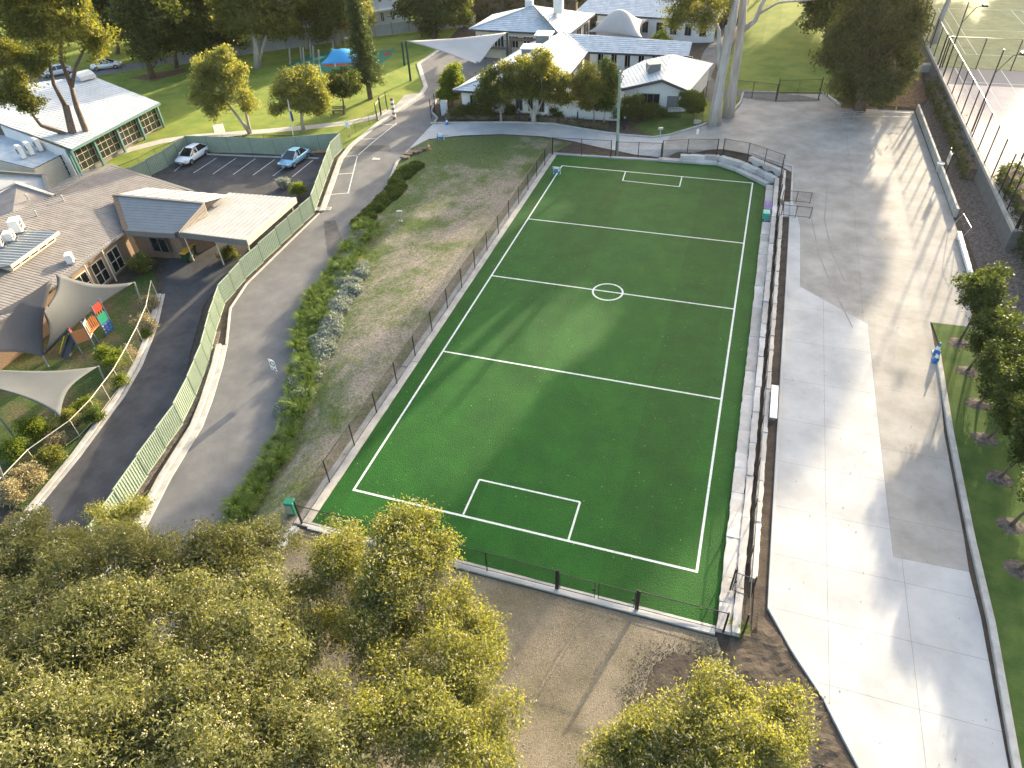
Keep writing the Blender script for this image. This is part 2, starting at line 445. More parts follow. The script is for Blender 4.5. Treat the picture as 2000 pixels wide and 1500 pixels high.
def patch_mat(name, ca, cb, cc, s1=0.28, s2=6.0, lo=0.42, hi=0.58, bank=False):
    """ground with worn patches: ca soil, cb dry grass, cc live grass"""
    m = bpy.data.materials.new(name); m.use_nodes = True
    n = m.node_tree.nodes; L = m.node_tree.links; b = n['Principled BSDF']
    b.inputs['Roughness'].default_value = 0.95; b.inputs['Specular IOR Level'].default_value = 0.1
    g = n.new('ShaderNodeNewGeometry')
    a = n.new('ShaderNodeTexNoise'); a.inputs['Scale'].default_value = s1; a.inputs['Detail'].default_value = 12; a.inputs['Roughness'].default_value = 0.7
    f = n.new('ShaderNodeTexNoise'); f.inputs['Scale'].default_value = s2; f.inputs['Detail'].default_value = 8; f.inputs['Roughness'].default_value = 0.7
    L.new(g.outputs['Position'], a.inputs['Vector']); L.new(g.outputs['Position'], f.inputs['Vector'])
    r1 = n.new('ShaderNodeValToRGB'); r1.color_ramp.elements[0].position = lo; r1.color_ramp.elements[1].position = hi
    r1.color_ramp.elements[0].color = (*cc, 1); r1.color_ramp.elements[1].color = (*ca, 1)
    if bank:      # bare ground towards the pitch, greener by the road and at the top of the bank
        sx = n.new('ShaderNodeSeparateXYZ'); L.new(g.outputs['Position'], sx.inputs[0])
        m1 = n.new('ShaderNodeMath'); m1.operation = 'MULTIPLY_ADD'; m1.inputs[1].default_value = 0.013; m1.inputs[2].default_value = 0.135; L.new(sx.outputs['X'], m1.inputs[0])
        m2 = n.new('ShaderNodeMapRange'); m2.inputs['From Min'].default_value = 40.0; m2.inputs['From Max'].default_value = 48.0; m2.inputs['To Min'].default_value = 0.0; m2.inputs['To Max'].default_value = -0.16; L.new(sx.outputs['Y'], m2.inputs['Value'])
        m4 = n.new('ShaderNodeMapRange'); m4.inputs['From Min'].default_value = 16.0; m4.inputs['From Max'].default_value = 4.0; m4.inputs['To Min'].default_value = 0.0; m4.inputs['To Max'].default_value = -0.05; L.new(sx.outputs['Y'], m4.inputs['Value'])
        m3 = n.new('ShaderNodeMath'); m3.operation = 'ADD'; L.new(m1.outputs[0], m3.inputs[0]); L.new(m2.outputs[0], m3.inputs[1])
        m6 = n.new('ShaderNodeMath'); m6.operation = 'ADD'; L.new(m3.outputs[0], m6.inputs[0]); L.new(m4.outputs[0], m6.inputs[1])
        m5 = n.new('ShaderNodeMath'); m5.operation = 'ADD'; L.new(m6.outputs[0], m5.inputs[0]); L.new(a.outputs['Fac'], m5.inputs[1])
        L.new(m5.outputs[0], r1.inputs['Fac'])
    else: L.new(a.outputs['Fac'], r1.inputs['Fac'])
    r2 = n.new('ShaderNodeValToRGB'); r2.color_ramp.elements[0].position = 0.40; r2.color_ramp.elements[1].position = 0.62
    r2.color_ramp.elements[0].color = (0.62, 0.62, 0.62, 1); r2.color_ramp.elements[1].color = (1.35, 1.3, 1.2, 1)
    L.new(f.outputs['Fac'], r2.inputs['Fac'])
    mx = n.new('ShaderNodeMix'); mx.data_type = 'RGBA'; mx.blend_type = 'MULTIPLY'; mx.inputs[0].default_value = 1.0
    L.new(r1.outputs[0], mx.inputs[6]); L.new(r2.outputs[0], mx.inputs[7])
    L.new(mx.outputs[2], b.inputs['Base Color'])
    bp = n.new('ShaderNodeBump'); bp.inputs['Strength'].default_value = 1.0; bp.inputs['Distance'].default_value = 0.03
    L.new(f.outputs['Fac'], bp.inputs['Height']); L.new(bp.outputs[0], b.inputs['Normal'])
    MATS[name] = m
patch_mat('embankment_grass', (0.240, 0.212, 0.178), None, (0.088, 0.120, 0.048), 0.26, 6.0, 0.42, 0.60, True)
patch_mat('bare_dirt', (0.235, 0.205, 0.160), None, (0.150, 0.135, 0.098), 0.30, 22.0, 0.38, 0.62)

# ------------------------------------------------------------------ ground
def make_ground():
    xs = np.concatenate([np.arange(-420, -170, 25.0), np.arange(-170, -60, 5.0), np.arange(-60, 70, 1.0), np.arange(70, 160, 5.0), np.arange(160, 421, 25.0)])
    ys = np.concatenate([np.arange(-220, -30, 10.0), np.arange(-30, 90, 1.0), np.arange(90, 180, 3.0), np.arange(180, 600, 20.0)])
    X, Y = np.meshgrid(xs, ys); Z = H(X, Y) - 0.06
    V = np.stack([X.ravel(), Y.ravel(), Z.ravel()], 1)
    nx = len(xs); ny = len(ys)
    i, j = np.meshgrid(np.arange(nx - 1), np.arange(ny - 1)); k = (j * nx + i).ravel()
    F = np.stack([k, k + 1, k + nx + 1, k + nx], 1)
    o = fast_mesh('ground', V, F, 'soil'); o['kind'] = 'structure'
    o.data.polygons.foreach_set('use_smooth', [True] * len(o.data.polygons))
make_ground()

TURF = [(-1.15, -2.75), (20.6, -2.75), (20.65, 20), (20.7, 38.9), (20.55, 46.0), (17.6, 48.8), (15.6, 50.0), (8.0, 49.6), (-1.3, 49.1)]
sheet('field', TURF, 0.012, 'turf')

def line(a, b, w=0.13, z=0.017, parent=None):
    a = Vector((a[0], a[1], z)); b = Vector((b[0], b[1], z)); d = (b - a).normalized(); s = Vector((-d.y, d.x, 0)) * w / 2
    mb = MB().quad(a - s, b - s, b + s, a + s); return mb
FIELD = bpy.data.objects['field']
FX, FY = 19.4, 46.5
ymarks = [0, 13.45, 23.95, 34.2, FY]
for i, y in enumerate(ymarks):
    e = 0.065 if i in (0, 4) else -0.065
    line((-e, y), (FX + e, y), z=0.017).build('touch_line', 'white_line', FIELD)
for x in (0, FX):
    line((x, 0.065), (x, FY - 0.065), z=0.020).build('side_line', 'white_line', FIELD)
for box in ([(905, 1005), (936, 937), (1133, 981), (1110, 1056)], [(1222, 335), (1216, 353), (1327, 365), (1332, 345)]):
    p = [at(*q) for q in box]
    for a, b, z in ((0, 1, .021), (1, 2, .0225), (2, 3, .021)): line(p[a], p[b], 0.11, z).build('goal_area_line', 'white_line', FIELD)
c0 = at(1187, 570.5); mb = MB(); N = 48
for i in range(N):
    a, b = 2 * math.pi * i / N, 2 * math.pi * (i + 1) / N
    mb.quad(*[(c0.x + r * math.cos(t), c0.y + r * math.sin(t), 0.0215) for r, t in ((1.10, a), (1.24, a), (1.24, b), (1.10, b))])
mb.build('centre_circle', 'white_line', FIELD)

def ragged(pts, amp=0.25, step=0.7, seed=3):
    r = random.Random(seed); P = resample(list(pts) + [pts[0]], step)[:-1]
    return [(p.x + r.uniform(-amp, amp), p.y + r.uniform(-amp, amp)) for p in P]
# ---- embankment, dirt, lawns
emb = [(-1.8, -3.2), (-1.9, 49.3), (-0.5, 52.9), (-4.3, 53.7), (-9.2, 53.4), (-13.8, 52.0), (-17.2, 50.2), (-17.9, 47.2)] + \
      [(x + 0.25, y) for y, x in ROAD_R[::-1][1:]] + [(-7.2, -9), (-3.0, -12), (-1.8, -8)]
sheet('embankment', emb, 0.0, 'embankment_grass')
dirt = [(-1.6, -3.3), (20.7, -3.3), (21.4, -5.0), (22, -13), (10, -22), (-6, -22), (-4, -8)]
sheet('dirt_yard', ragged(dirt, .12) if False else dirt, -0.012, 'bare_dirt')
sheet('garden_bed', [(22.25, 50), (22.85, 50), (22.85, -1.2), (22.2, -2.6), (22.2, 0)], -0.004, 'soil', res=1.0)
# heaped dark soil at the end of the wall, rough with clods
so = sheet('soil_heap', [(22.86, 0.5), (22.86, -1.2), (24.0, -3.1), (25.3, -4.9), (27.5, -9.0), (29.0, -14), (24, -14)] + ragged([(19.4, -12.5), (18.4, -9.4), (17.7, -7.2), (18.0, -5.6), (19.2, -4.4), (21.1, -3.9)], .22, .45)[:25] + [(21.3, -3.0), (22.3, -2.6), (22.3, 0.5)], 0.0, 'soil', res=0.22)
nr = np.random.default_rng(4)
bmh = bmesh.new(); bmh.from_mesh(so.data)
for v in bmh.verts:
    if v.is_boundary: v.co.z = float(H(v.co.x, v.co.y)) - 0.03; continue
    e = min(1.0, max(0.0, (v.co.x - 17.9) * 0.35)) * min(1.0, max(0.0, (-1.5 - v.co.y)))
    v.co.z += (0.05 + 0.06 * math.sin(v.co.x * 2.1 + v.co.y) * math.sin(v.co.y * 1.7) + nr.normal(0, 0.016)) * e
bmh.to_mesh(so.data); bmh.free()
# lawn to the right of the drive
lawn_r = [(32.7, 25.0), (44, 25.4), (52, 20), (44, -14), (32.0, -14), (32.35, -5), (32.55, 1), (32.45, 6), (32.45, 13.7), (32.95, 22)]
sheet('lawn', lawn_r, 0.0, 'lawn_side')
# school lawn left of the road
lawn_l = [(-25.6, 46.0), (-25.6, 54.2), (-25.2, 58), (-24.8, 65), (-25.3, 68), (-30.8, 78), (-30.5, 85), (-34, 112), (-150, 112), (-150, 62), (-84, 62), (-60, 34), (-52, 31.5), (-46.0, 40.0), (-44.6, 46.8)]
sheet('lawn', lawn_l, 0.0, 'lawn', res=2.0)
lawn_f = [(12.0, 59.0), (16.2, 63.6), (16.6, 70.9), (26.0, 72.2), (29, 69), (29, 76), (34, 90), (37, 130), (44, 170), (18, 170), (14.5, 120), (13.9, 84), (13.6, 76), (12, 70)]
sheet('lawn', lawn_f, 0.0, 'lawn', res=2.0)
sheet('lawn', [(8.4, 55.6), (10.2, 56.4), (13.2, 59.2), (12, 69.8), (6.5, 62.0), (5.4, 58.5)], 0.004, 'lawn_side')
# mulch bed under the trees by the road bend, bark litter by the dense tree, gravel bank by the courts
sheet('garden_bed', [(-18.4, 55.4), (-15.3, 56.4), (-9.2, 57.8), (-4.2, 58.3), (0.5, 57.2), (4.2, 56.4), (8.2, 55.8), (6.0, 62), (-1, 61), (-12, 62), (-19.5, 63), (-20.2, 57.5)], 0.0, 'soil')
sheet('garden_bed', [(27.8, 68.9), (35.9, 68.6), (37.4, 72), (37.5, 85), (34, 90), (29.2, 76), (28.8, 72)], 0.006, 'bark_litter')
sheet('gravel_bank', [(36.3, 68), (36.6, 41.3), (36.8, 32.5), (35.7, 25.4), (44.5, 25.4), (44.5, 95), (38.5, 95), (37.6, 72)], 0.0, 'mulch')

# ------------------------------------------------------------------ roads
GUT = 0.0
roadL = [(-11.9, -4.2), (-12.8, -1.1), (-13.7, 3.3), (-14.6, 5.6), (-16.2, 9.1), (-17.4, 11.4), (-20.0, 15.6), (-20.75, 19.0), (-20.8, 25.3), (-20.8, 31.6)]
roadL2 = [(-20.6, 32.2), (-24.6, 43.4), (-25.1, 46.6), (-25.1, 54.2), (-24.8, 57.9), (-24.3, 65.0), (-24.9, 68.1), (-27.4, 72.5), (-30.4, 77.9), (-30.2, 84.8)]
roadRp = [(x, y) for y, x in ROAD_R]
jx = [(-18.2, 47.3), (-18.6, 55.0)]
road_right_far = [(-18.9, 57.0), (-20.6, 59.0), (-21.6, 63.0), (-20.8, 68.0), (-18.5, 74.0), (-15.5, 82.0), (-18, 88), (-26, 87)]
asph = [(-8.6, -24.0), (-10.2, -10.5)] + roadL + roadL2 + road_right_far[::-1] + jx[::-1] + roadRp[::-1] + [(-5.4, -10.5), (-3.6, -24.0)]
sheet('road', asph, 0.006, 'asphalt')
kerb('kerb', [(-5.4, -10.5)] + roadRp, 0.0, -0.28, -0.2, 0.13, 'kerb_concrete')
kerb('kerb', roadL2, -0.05, 0.55, -0.2, 0.10, 'kerb_concrete')
kerb('kerb', [(-10.4, -9.5)] + roadL[:6], -0.02, 0.42, -0.3, 0.07, 'kerb_concrete')
kerb('kerb', [(-10.4, -9.5)] + roadL[:6], 0.42, 0.80, -0.3, 0.26, 'kerb_concrete')
kerb('kerb', roadL[5:], -0.02, 0.16, -0.3, 0.10, 'kerb_concrete')
kerb('kerb', [(-18.6, 55.1)] + road_right_far[:4], 0.0, -0.22, -0.2, 0.13, 'kerb_concrete')
# painted lines on the road
def paint(pts, w=0.10, dz=0.012, name='lane_line', parent=None, m='road_paint'):
    P = resample(pts, 1.0); A, B = strip_pts(P, -w / 2, w / 2); mb = MB()
    for i in range(len(P) - 1):
        mb.quad(*[(q.x, q.y, float(H(q.x, q.y)) + dz) for q in (A[i], A[i + 1], B[i + 1], B[i])])
    o = mb.build(name, m, parent)
    if parent is None: o['kind'] = 'structure'
    return o
ROAD = bpy.data.objects['road']
for seg in ([(680, 377), (698, 305)], [(645, 380), (682, 377)], [(653, 341), (691, 338)], [(664, 306), (697, 304)], [(700, 303), (775, 240)], [(706, 272), (735, 271)], [(745, 243), (775, 244)]):
    paint([gnd(*p) for p in seg], 0.11, 0.012, 'bay_line', ROAD)
for k, (px, py) in enumerate([(735, 310), (735, 408)]):
    if k: continue
    p = gnd(px, py); MB().box((p.x, p.y, p.z + 0.008), (0.9, 0.7, 0.012), 0.2).build('manhole_cover', 'kerb_concrete', ROAD)

# lower driveway beside the preschool
drvR = [(-13.2, -5.2), (-15.4, 1.0), (-17.4, 6.0), (-20.0, 10.4), (-22.6, 15.4), (-23.4, 19.2), (-23.2, 22.0)]
lowL = G2((60, 1000), (150, 890), (235, 775), (270, 715), (300, 640), (315, 575))
lowL = [(p.x, p.y) for p in lowL]
low = [(-9.8, -24.0), (-11.4, -10.0)] + drvR + [(-23.0, 28.5), (-31.0, 27.0), (-30.4, 20.2)] + lowL[::-1] + [(-18.0, -10.0), (-16.5, -24.0)]
sheet('driveway', low, 0.004, 'asphalt_new')
kerb('kerb', [(-18.0, -10.0)] + lowL, 0.0, 0.40, -0.25, 0.12, 'kerb_concrete')
kerb('kerb', [(-18.0, -10.0)] + lowL, -0.34, -0.01, -0.25, 0.012, 'kerb_concrete')

# ------------------------------------------------------------------ concrete drives in slabs
def clip_cells(poly, xcuts, ycuts):
    bm = bmesh.new(); bm.faces.new([bm.verts.new((p[0], p[1], 0)) for p in poly])
    for ax, cuts in ((0, xcuts), (1, ycuts)):
        for c in cuts:
            co = [0, 0, 0]; no = [0, 0, 0]; co[ax] = c; no[ax] = 1
            bmesh.ops.bisect_plane(bm, geom=bm.verts[:] + bm.edges[:] + bm.faces[:], plane_co=co, plane_no=no, dist=1e-4)
    out = []
    for f in bm.faces:
        p = [Vector((v.co.x, v.co.y)) for v in f.verts]
        # drop straight-through points
        q = [p[i] for i in range(len(p)) if abs((p[i] - p[i - 1]).normalized().cross((p[(i + 1) % len(p)] - p[i]).normalized())) > 1e-3] if len(p) > 3 else p
        if f.calc_area() > 0.15 and len(q) > 2: out.append(q)
    bm.free(); return out

def shrink(p, g):
    n = len(p); ar = sum(p[i].cross(p[(i + 1) % n]) for i in range(n)); sg = 1 if ar > 0 else -1
    out = []
    for i in range(n):
        a = (p[i] - p[i - 1]).normalized(); b = (p[(i + 1) % n] - p[i]).normalized()
        na = Vector((-a.y, a.x)) * sg; nb = Vector((-b.y, b.x)) * sg
        k = 1 + na.dot(nb)
        out.append(p[i] + (na + nb) * (g / max(k, 0.35)))
    return out

def slabs(name, poly, xcuts, ycuts, dz, material, piece='slab'):
    base = sheet(name, poly, dz - 0.012, 'joint')
    for q in clip_cells(poly, xcuts, ycuts):
        sheet(piece, shrink(q, 0.006), dz, material, kind=None, parent=base)
    return base
XL = 22.98
new_low = [(XL, 42.0)] + [(p.x, p.y) for p in G2((1563, 443), (1563, 560), (1695, 633), (1745, 1088), (1893, 1117))] + \
          [(32.25, 1.2), (32.15, -5.4), (32.0, -14), (29.2, -14), (26.7, -7.4), (25.35, -4.8), (24.05, -2.95), (XL, -1.1)]
o1 = G2((1563, 443), (1563, 395))
slabs('concrete_driveway', new_low, [25.55, 29.1], [-10.6, -7.4, -4.2, -1.0, 2.2, 5.4, 8.8, 12.4, 16.2, 20.4, 24.6, 29.0, 34.0], 0.012, 'concrete_new')
G_a = G2((1563, 443), (1563, 560), (1695, 633), (1745, 1088), (1893, 1117))
old = [(p.x, p.y) for p in G_a[:1]] + [(p.x, p.y) for p in G_a[1:]] + [(32.2, 6), (32.2, 13.7), (32.6, 20.0), (32.6, 24.9), (35.6, 25.0), (36.2, 32.6), (36.1, 41.2), (35.6, 67.6), (28.1, 67.1), (27.4, 67.6),
       (27.2, 69.0), (25.9, 71.7), (20.7, 70.9), (16.9, 70.5), (16.8, 66.9), (16.2, 63.3), (13.2, 58.9), (10.0, 56.05), (9.4, 50.9), (12, 51.5), (15.9, 52.3), (18.6, 51.4), (21.9, 48.9), (22.3, 48.4), (XL, 47.6), (XL, 42.0)]
slabs('concrete_driveway', old, [28.2], [6.2, 11.4, 16.8, 25.0, 33.0, 41.8, 52.0, 60.0], 0.008, 'concrete_old')
ent = [(-18.2, 47.3), (-17.3, 50.4), (-13.8, 52.3), (-9.2, 53.7), (-4.3, 54.0), (-0.5, 53.3), (3.3, 52.0), (7.0, 51.0), (9.4, 50.85), (10.0, 56.0), (8.2, 55.35), (4.2, 56.0), (0.5, 56.8), (-4.2, 57.9), (-9.2, 57.4), (-15.3, 56.0), (-18.6, 55.0)]
slabs('concrete_driveway', ent, [-13.6, -8.5, -3.4, 1.6, 6.0], [], 0.014, 'concrete_new')
# kerbs of the concrete drives
kerb('kerb', [(-18.9, 55.1), (-15.3, 56.0), (-9.2, 57.4), (-4.2, 57.9), (0.5, 56.8), (4.2, 56.0), (8.2, 55.3), (10.0, 56.05), (13.1, 58.9), (16.1, 63.3), (16.75, 66.9), (16.85, 70.6), (20.7, 71.0)], 0.0, 0.24, -0.2, 0.15, 'kerb_concrete')
kerb('kerb', [(25.9, 71.8), (27.2, 69.0), (27.6, 67.6)], 0.0, 0.3, -0.2, 0.2, 'kerb_concrete')
kerb('kerb', [(XL, 49.0), (XL, 20.0), (XL, -1.1), (24.05, -2.95), (25.35, -4.8), (26.7, -7.4), (29.2, -14)], -0.16, 0.0, -0.2, 0.12, 'concrete_new')
kerb('kerb', [(18.9, 51.7), (21.9, 49.6), (XL, 49.0)], -0.1, 0.06, -0.2, 0.1, 'concrete_new')
kerb('kerb', [(32.55, 21.6), (32.4, 13.7), (32.4, 6), (32.5, 1), (32.3, -5.2), (32.2, -14)], -0.02, 0.28, -0.2, 0.16, 'kerb_concrete')
kerb('kerb', [(-17.3, 50.4), (-18.2, 47.3)], -0.02, 0.2, -0.2, 0.1, 'kerb_concrete')
# low wall round the upper parking slab
kerb('retaining_wall', [(35.75, 67.6), (36.15, 41.4)], 0.0, 0.22, -0.3, 0.75, 'kerb_concrete')
tag(bpy.data.objects['retaining_wall'], 'low grey concrete wall edging the slab beside the hedge', 'wall', kind='thing')

# car park
cp = G2((300, 345), (352, 300), (372, 283), (636, 303), (625, 335), (605, 390), (560, 395), (430, 385), (330, 365))
sheet('car_park', [(p.x, p.y) for p in cp], 0.009, 'asphalt_new')
CP = bpy.data.objects['car_park']
for i in range(8):
    b = Vector((339 + 39 * i, 337.2 + 1.25 * i)) if False else None
for a, b in [((378, 338), (423, 309)), ((416, 340), (461, 309)), ((455, 341.5), (499, 310)), ((494, 342.5), (537, 311.5)), ((533, 344), (575, 312)), ((571, 345.5), (611, 313)), ((340, 335), (372, 309))]:
    paint([gnd(*a), gnd(*b)], 0.10, 0.016, 'bay_line', CP)
kerb('kerb', [(p.x, p.y) for p in G2((385, 302), (500, 307), (622, 311))], 0.0, 0.18, -0.1, 0.12, 'kerb_concrete')
# paths over the school lawn
def path(pxs, w, m='terracotta_path', dz=0.012):
    P = [gnd(*p) for p in pxs]; A, B = strip_pts([(p.x, p.y) for p in P], -w / 2, w / 2)
    return sheet('path', [(p.x, p.y) for p in A] + [(p.x, p.y) for p in B[::-1]], dz, m)
path([(215, 304), (258, 291), (320, 275), (380, 267), (440, 263), (520, 256), (600, 249), (680, 240), (735, 228), (762, 215)], 1.5)
path([(431, 263), (425, 243)], 1.3, dz=0.016)
a, b = gnd(740, 238), gnd(822, 183)
pp = G2((735, 236), (765, 214), (790, 186), (826, 180), (830, 188), (790, 214))
sheet('path', [(p.x, p.y) for p in pp], 0.02, 'concrete_old')

# ---- patches and tyre marks
mat('asphalt_patch', (0.060, 0.061, 0.064), 0.9, col2=(0.090, 0.090, 0.092), vscale=2.0)
mat('tyre_mark', (0.200, 0.190, 0.175), 0.9, col2=(0.270, 0.258, 0.240), vscale=1.5, detail=10)
for k, q in enumerate([[(632, 432), (655, 430), (668, 470), (660, 500), (640, 500), (636, 470)], [(676, 285), (760, 284), (765, 296), (680, 296)]]):
    pp = ragged([(p.x, p.y) for p in G2(*q)], .06, .5, k); sheet('road_patch', pp, 0.010, 'asphalt_patch', kind=None, parent=ROAD)
for k, q in enumerate([[(1590, 375), (1585, 430), (1600, 500), (1625, 560), (1665, 640)], [(1615, 370), (1610, 430), (1625, 495), (1650, 550)]]):
    paint([gnd(*p) for p in q], 0.10, 0.0165, 'tyre_mark', bpy.data.objects['concrete_driveway'], 'tyre_mark')
# ------------------------------------------------------------------ stone edging and walls round the field
RNG = random.Random(7)
def rough_block(a, b, off0, off1, zb, zt, rng, jit=0.035, nx=6):
    """one stone from a to b along the wall, between two side offsets; edges uneven"""
    a = Vector((a[0], a[1], 0)); b = Vector((b[0], b[1], 0)); d = b - a; L = d.length; d.normalize(); s = Vector((-d.y, d.x, 0))
    mb = MB(); g = 0.005; ny = 3; tz = rng.uniform(-0.02, 0.02)
    top = []
    for j in range(ny + 1):
        for i in range(nx + 1):
            u = g + (L - 2 * g) * i / nx; v = off0 + (off1 - off0) * j / ny
            edge = (j in (0, ny))
            jj = jit * (1.0 if edge else 0.3)
            p = a + d * u + s * (v + rng.uniform(-jj, jj))
            z = zt + tz + rng.uniform(-0.012, 0.012) - (0.016 if edge or i in (0, nx) else 0)
            top.append((p.x, p.y, z))
    n = len(top); W = nx + 1
    mb.v = top[:]
    for j in range(ny):
        for i in range(nx): mb.f.append([j * W + i, j * W + i + 1, (j + 1) * W + i + 1, (j + 1) * W + i])
    ring = [i for i in range(W)] + [j * W + nx for j in range(1, ny + 1)] + [ny * W + i for i in range(nx - 1, -1, -1)] + [j * W for j in range(ny - 1, 0, -1)]
    k = len(mb.v)
    for r in ring:
        x, y, z = top[r]; mb.v.append((x + rng.uniform(-.015, .015), y + rng.uniform(-.015, .015), zb))
    m = len(ring)
    for q in range(m): mb.f.append([ring[q], k + q, k + (q + 1) % m, ring[(q + 1) % m]])
    return mb

def along(pts, s):
    P = [Vector((p[0], p[1])) for p in pts]
    for a, b in zip(P, P[1:]):
        L = (b - a).length
        if s <= L: return a.lerp(b, s / L)
        s -= L
    return P[-1]
def plen(pts):
    P = [Vector((p[0], p[1])) for p in pts]; return sum((b - a).length for a, b in zip(P, P[1:]))

def course(parent, pts, off0, off1, zb, zt, blen, rng, jit=0.035, material='sandstone', name='stone_block', gaps=()):
    for a, b in zip(pts, pts[1:]):
        L = (Vector(b) - Vector(a)).length; s = 0.0
        while s < L - 0.05:
            l = min(blen * rng.uniform(0.6, 1.45), L - s)
            if L - s - l < 0.6: l = L - s
            p = Vector(a).lerp(Vector(b), s / L); q = Vector(a).lerp(Vector(b), (s + l) / L); s += l
            m = (p + q) / 2
            if any(g0 < m.y < g1 for g0, g1 in gaps): continue
            rough_block(p, q, off0, off1, zb(m) if callable(zb) else zb, zt(m) if callable(zt) else zt, rng, jit).build(name, material, parent)

hr = lambda p: float(0.9 * sstep(p[1] / 45.0) * sstep((p[0] - 2.0) / 16.0))
wall = thing('retaining_wall', 'long rough sandstone block wall in steps beside the turf and dark soil strip', 'wall', (20.65, -3.2, 0))
right_run = [(20.62, -3.0), (20.70, 46.0)]
course(wall, right_run, 0.0, -0.66, -0.2, lambda p: 0.22, 1.75, RNG, 0.032, gaps=[(38.6, 41.0)])
course(wall, [(21.30, -3.0), (21.38, 46.4)], 0.0, -0.36, -0.2, lambda p: 0.30 + 0.62 * hr(p), 2.3, RNG, 0.03)
course(wall, [(21.94, 0.2), (21.98, 48.0)], 0.0, -0.32, -0.2, lambda p: 0.30 + 0.72 * hr(p), 2.1, RNG, 0.03, gaps=[(38.4, 41.0)])
corner = thing('retaining_wall', 'stepped sandstone block wall wrapping the cut corner and far end of the turf', 'wall', (17.6, 48.9, 0))
course(corner, [(20.66, 46.05), (17.6, 48.85), (15.6, 50.05), (9.6, 49.75)], 0.0, -0.62, -0.2, lambda p: 0.18 + 0.12 * hr(p), 1.5, RNG, 0.04)
course(corner, [(21.25, 46.6), (18.15, 49.45), (15.75, 50.75), (11.8, 50.45)], 0.0, -0.55, -0.2, lambda p: 0.24 + 0.50 * hr(p), 1.6, RNG, 0.04)
course(corner, [(21.8, 47.3), (18.65, 50.1)], 0.0, -0.5, -0.2, lambda p: 0.38 + 0.85 * hr(p), 1.7, RNG, 0.04)
edge = thing('concrete_edging', 'pale concrete edging beam with joints under the chain link fence on the embankment side', 'edging', (-1.5, -3.0, 0))
course(edge, [(-1.75, -3.1), (-1.9, 49.2)], 0.32, -0.08, -0.25, 0.10, 4.4, RNG, 0.004, 'kerb_concrete', 'edging_beam')
course(edge, [(-1.66, -3.1), (-1.81, 49.2)], 0.0, -0.50, -0.25, 0.055, 4.4, RNG, 0.02, 'kerb_concrete', 'edging_beam')
e2 = thing('concrete_edging', 'white concrete edging beam between the turf and the bare dirt yard', 'edging', (9, -3.1, 0))
course(e2, [(-1.15, -3.22), (20.6, -3.22)], 0.0, 0.44, -0.3, 0.10, 5.4, RNG, 0.004, 'concrete_new', 'edging_beam')
e3 = thing('concrete_edging', 'white concrete edging beam between the turf and the utility pole', 'edging', (4, 49.6, 0))
course(e3, [(-1.8, 49.25), (4.6, 49.6), (9.6, 49.9)], 0.0, 0.35, -0.2, 0.09, 3.0, RNG, 0.004, 'concrete_new', 'edging_beam')
w4 = thing('retaining_wall', 'grey concrete block wall stepping down from the fence corner under flowering tree', 'wall', (-1.6, -5.0, -1.2))
course(w4, [(-1.95, -3.3), (-2.1, -5.0), (-1.5, -7.2), (-0.7, -9.6)], 0.45, -0.35, -2.0, lambda p: 0.02 + (p[1] + 3.3) * 0.02, 2.0, RNG, 0.02, 'kerb_concrete', 'wall_block')
course(w4, [(-1.6, -3.3), (-1.72, -5.0), (-1.1, -7.1), (-0.3, -9.5)], 0.0, -0.45, -2.0, lambda p: 0.10, 2.4, RNG, 0.02, 'concrete_new', 'wall_block')

# ------------------------------------------------------------------ chain link fences
def chain_mesh(mb, a, b, h0, h1, pitch=0.055, w=0.005):
    """two families of slanted wires between the post feet a and b"""
    a = Vector(a); b = Vector(b); d = Vector((b.x - a.x, b.y - a.y, 0)); L = d.length; d.normalize()
    zz = lambda s: a.z + (b.z - a.z) * s / L
    hh = h1 - h0
    s = -hh
    while s < L:
        for sg in (1, -1):
            s0, s1 = (s, s + hh) if sg > 0 else (s + hh, s)
            u0, v0, u1, v1 = s0, h0, s1, h1
            # clip to the panel
            lo = 0.0; hi = 1.0; du = u1 - u0
            for bound, side in ((0.0, 1), (L, -1)):
                f0 = (u0 - bound) * side; f1 = (u1 - bound) * side
                if f0 < 0 and f1 < 0: lo = 2
                elif f0 < 0: lo = max(lo, f0 / (f0 - f1))
                elif f1 < 0: hi = min(hi, f0 / (f0 - f1))
            if lo >= hi: continue
            A = (u0 + du * lo, v0 + hh * lo); B = (u0 + du * hi, v0 + hh * hi)
            p = a + d * A[0]; q = a + d * B[0]
            p = Vector((p.x, p.y, zz(A[0]) + A[1])); q = Vector((q.x, q.y, zz(B[0]) + B[1]))
            t = (q - p).normalized(); n = t.cross(Vector((d.y, -d.x, 0))).normalized() * w / 2
            k = len(mb.v); mb.v += [tuple(p - n), tuple(q - n), tuple(q + n), tuple(p + n)]; mb.f.append([k, k + 1, k + 2, k + 3])
        s += pitch * 1.4142
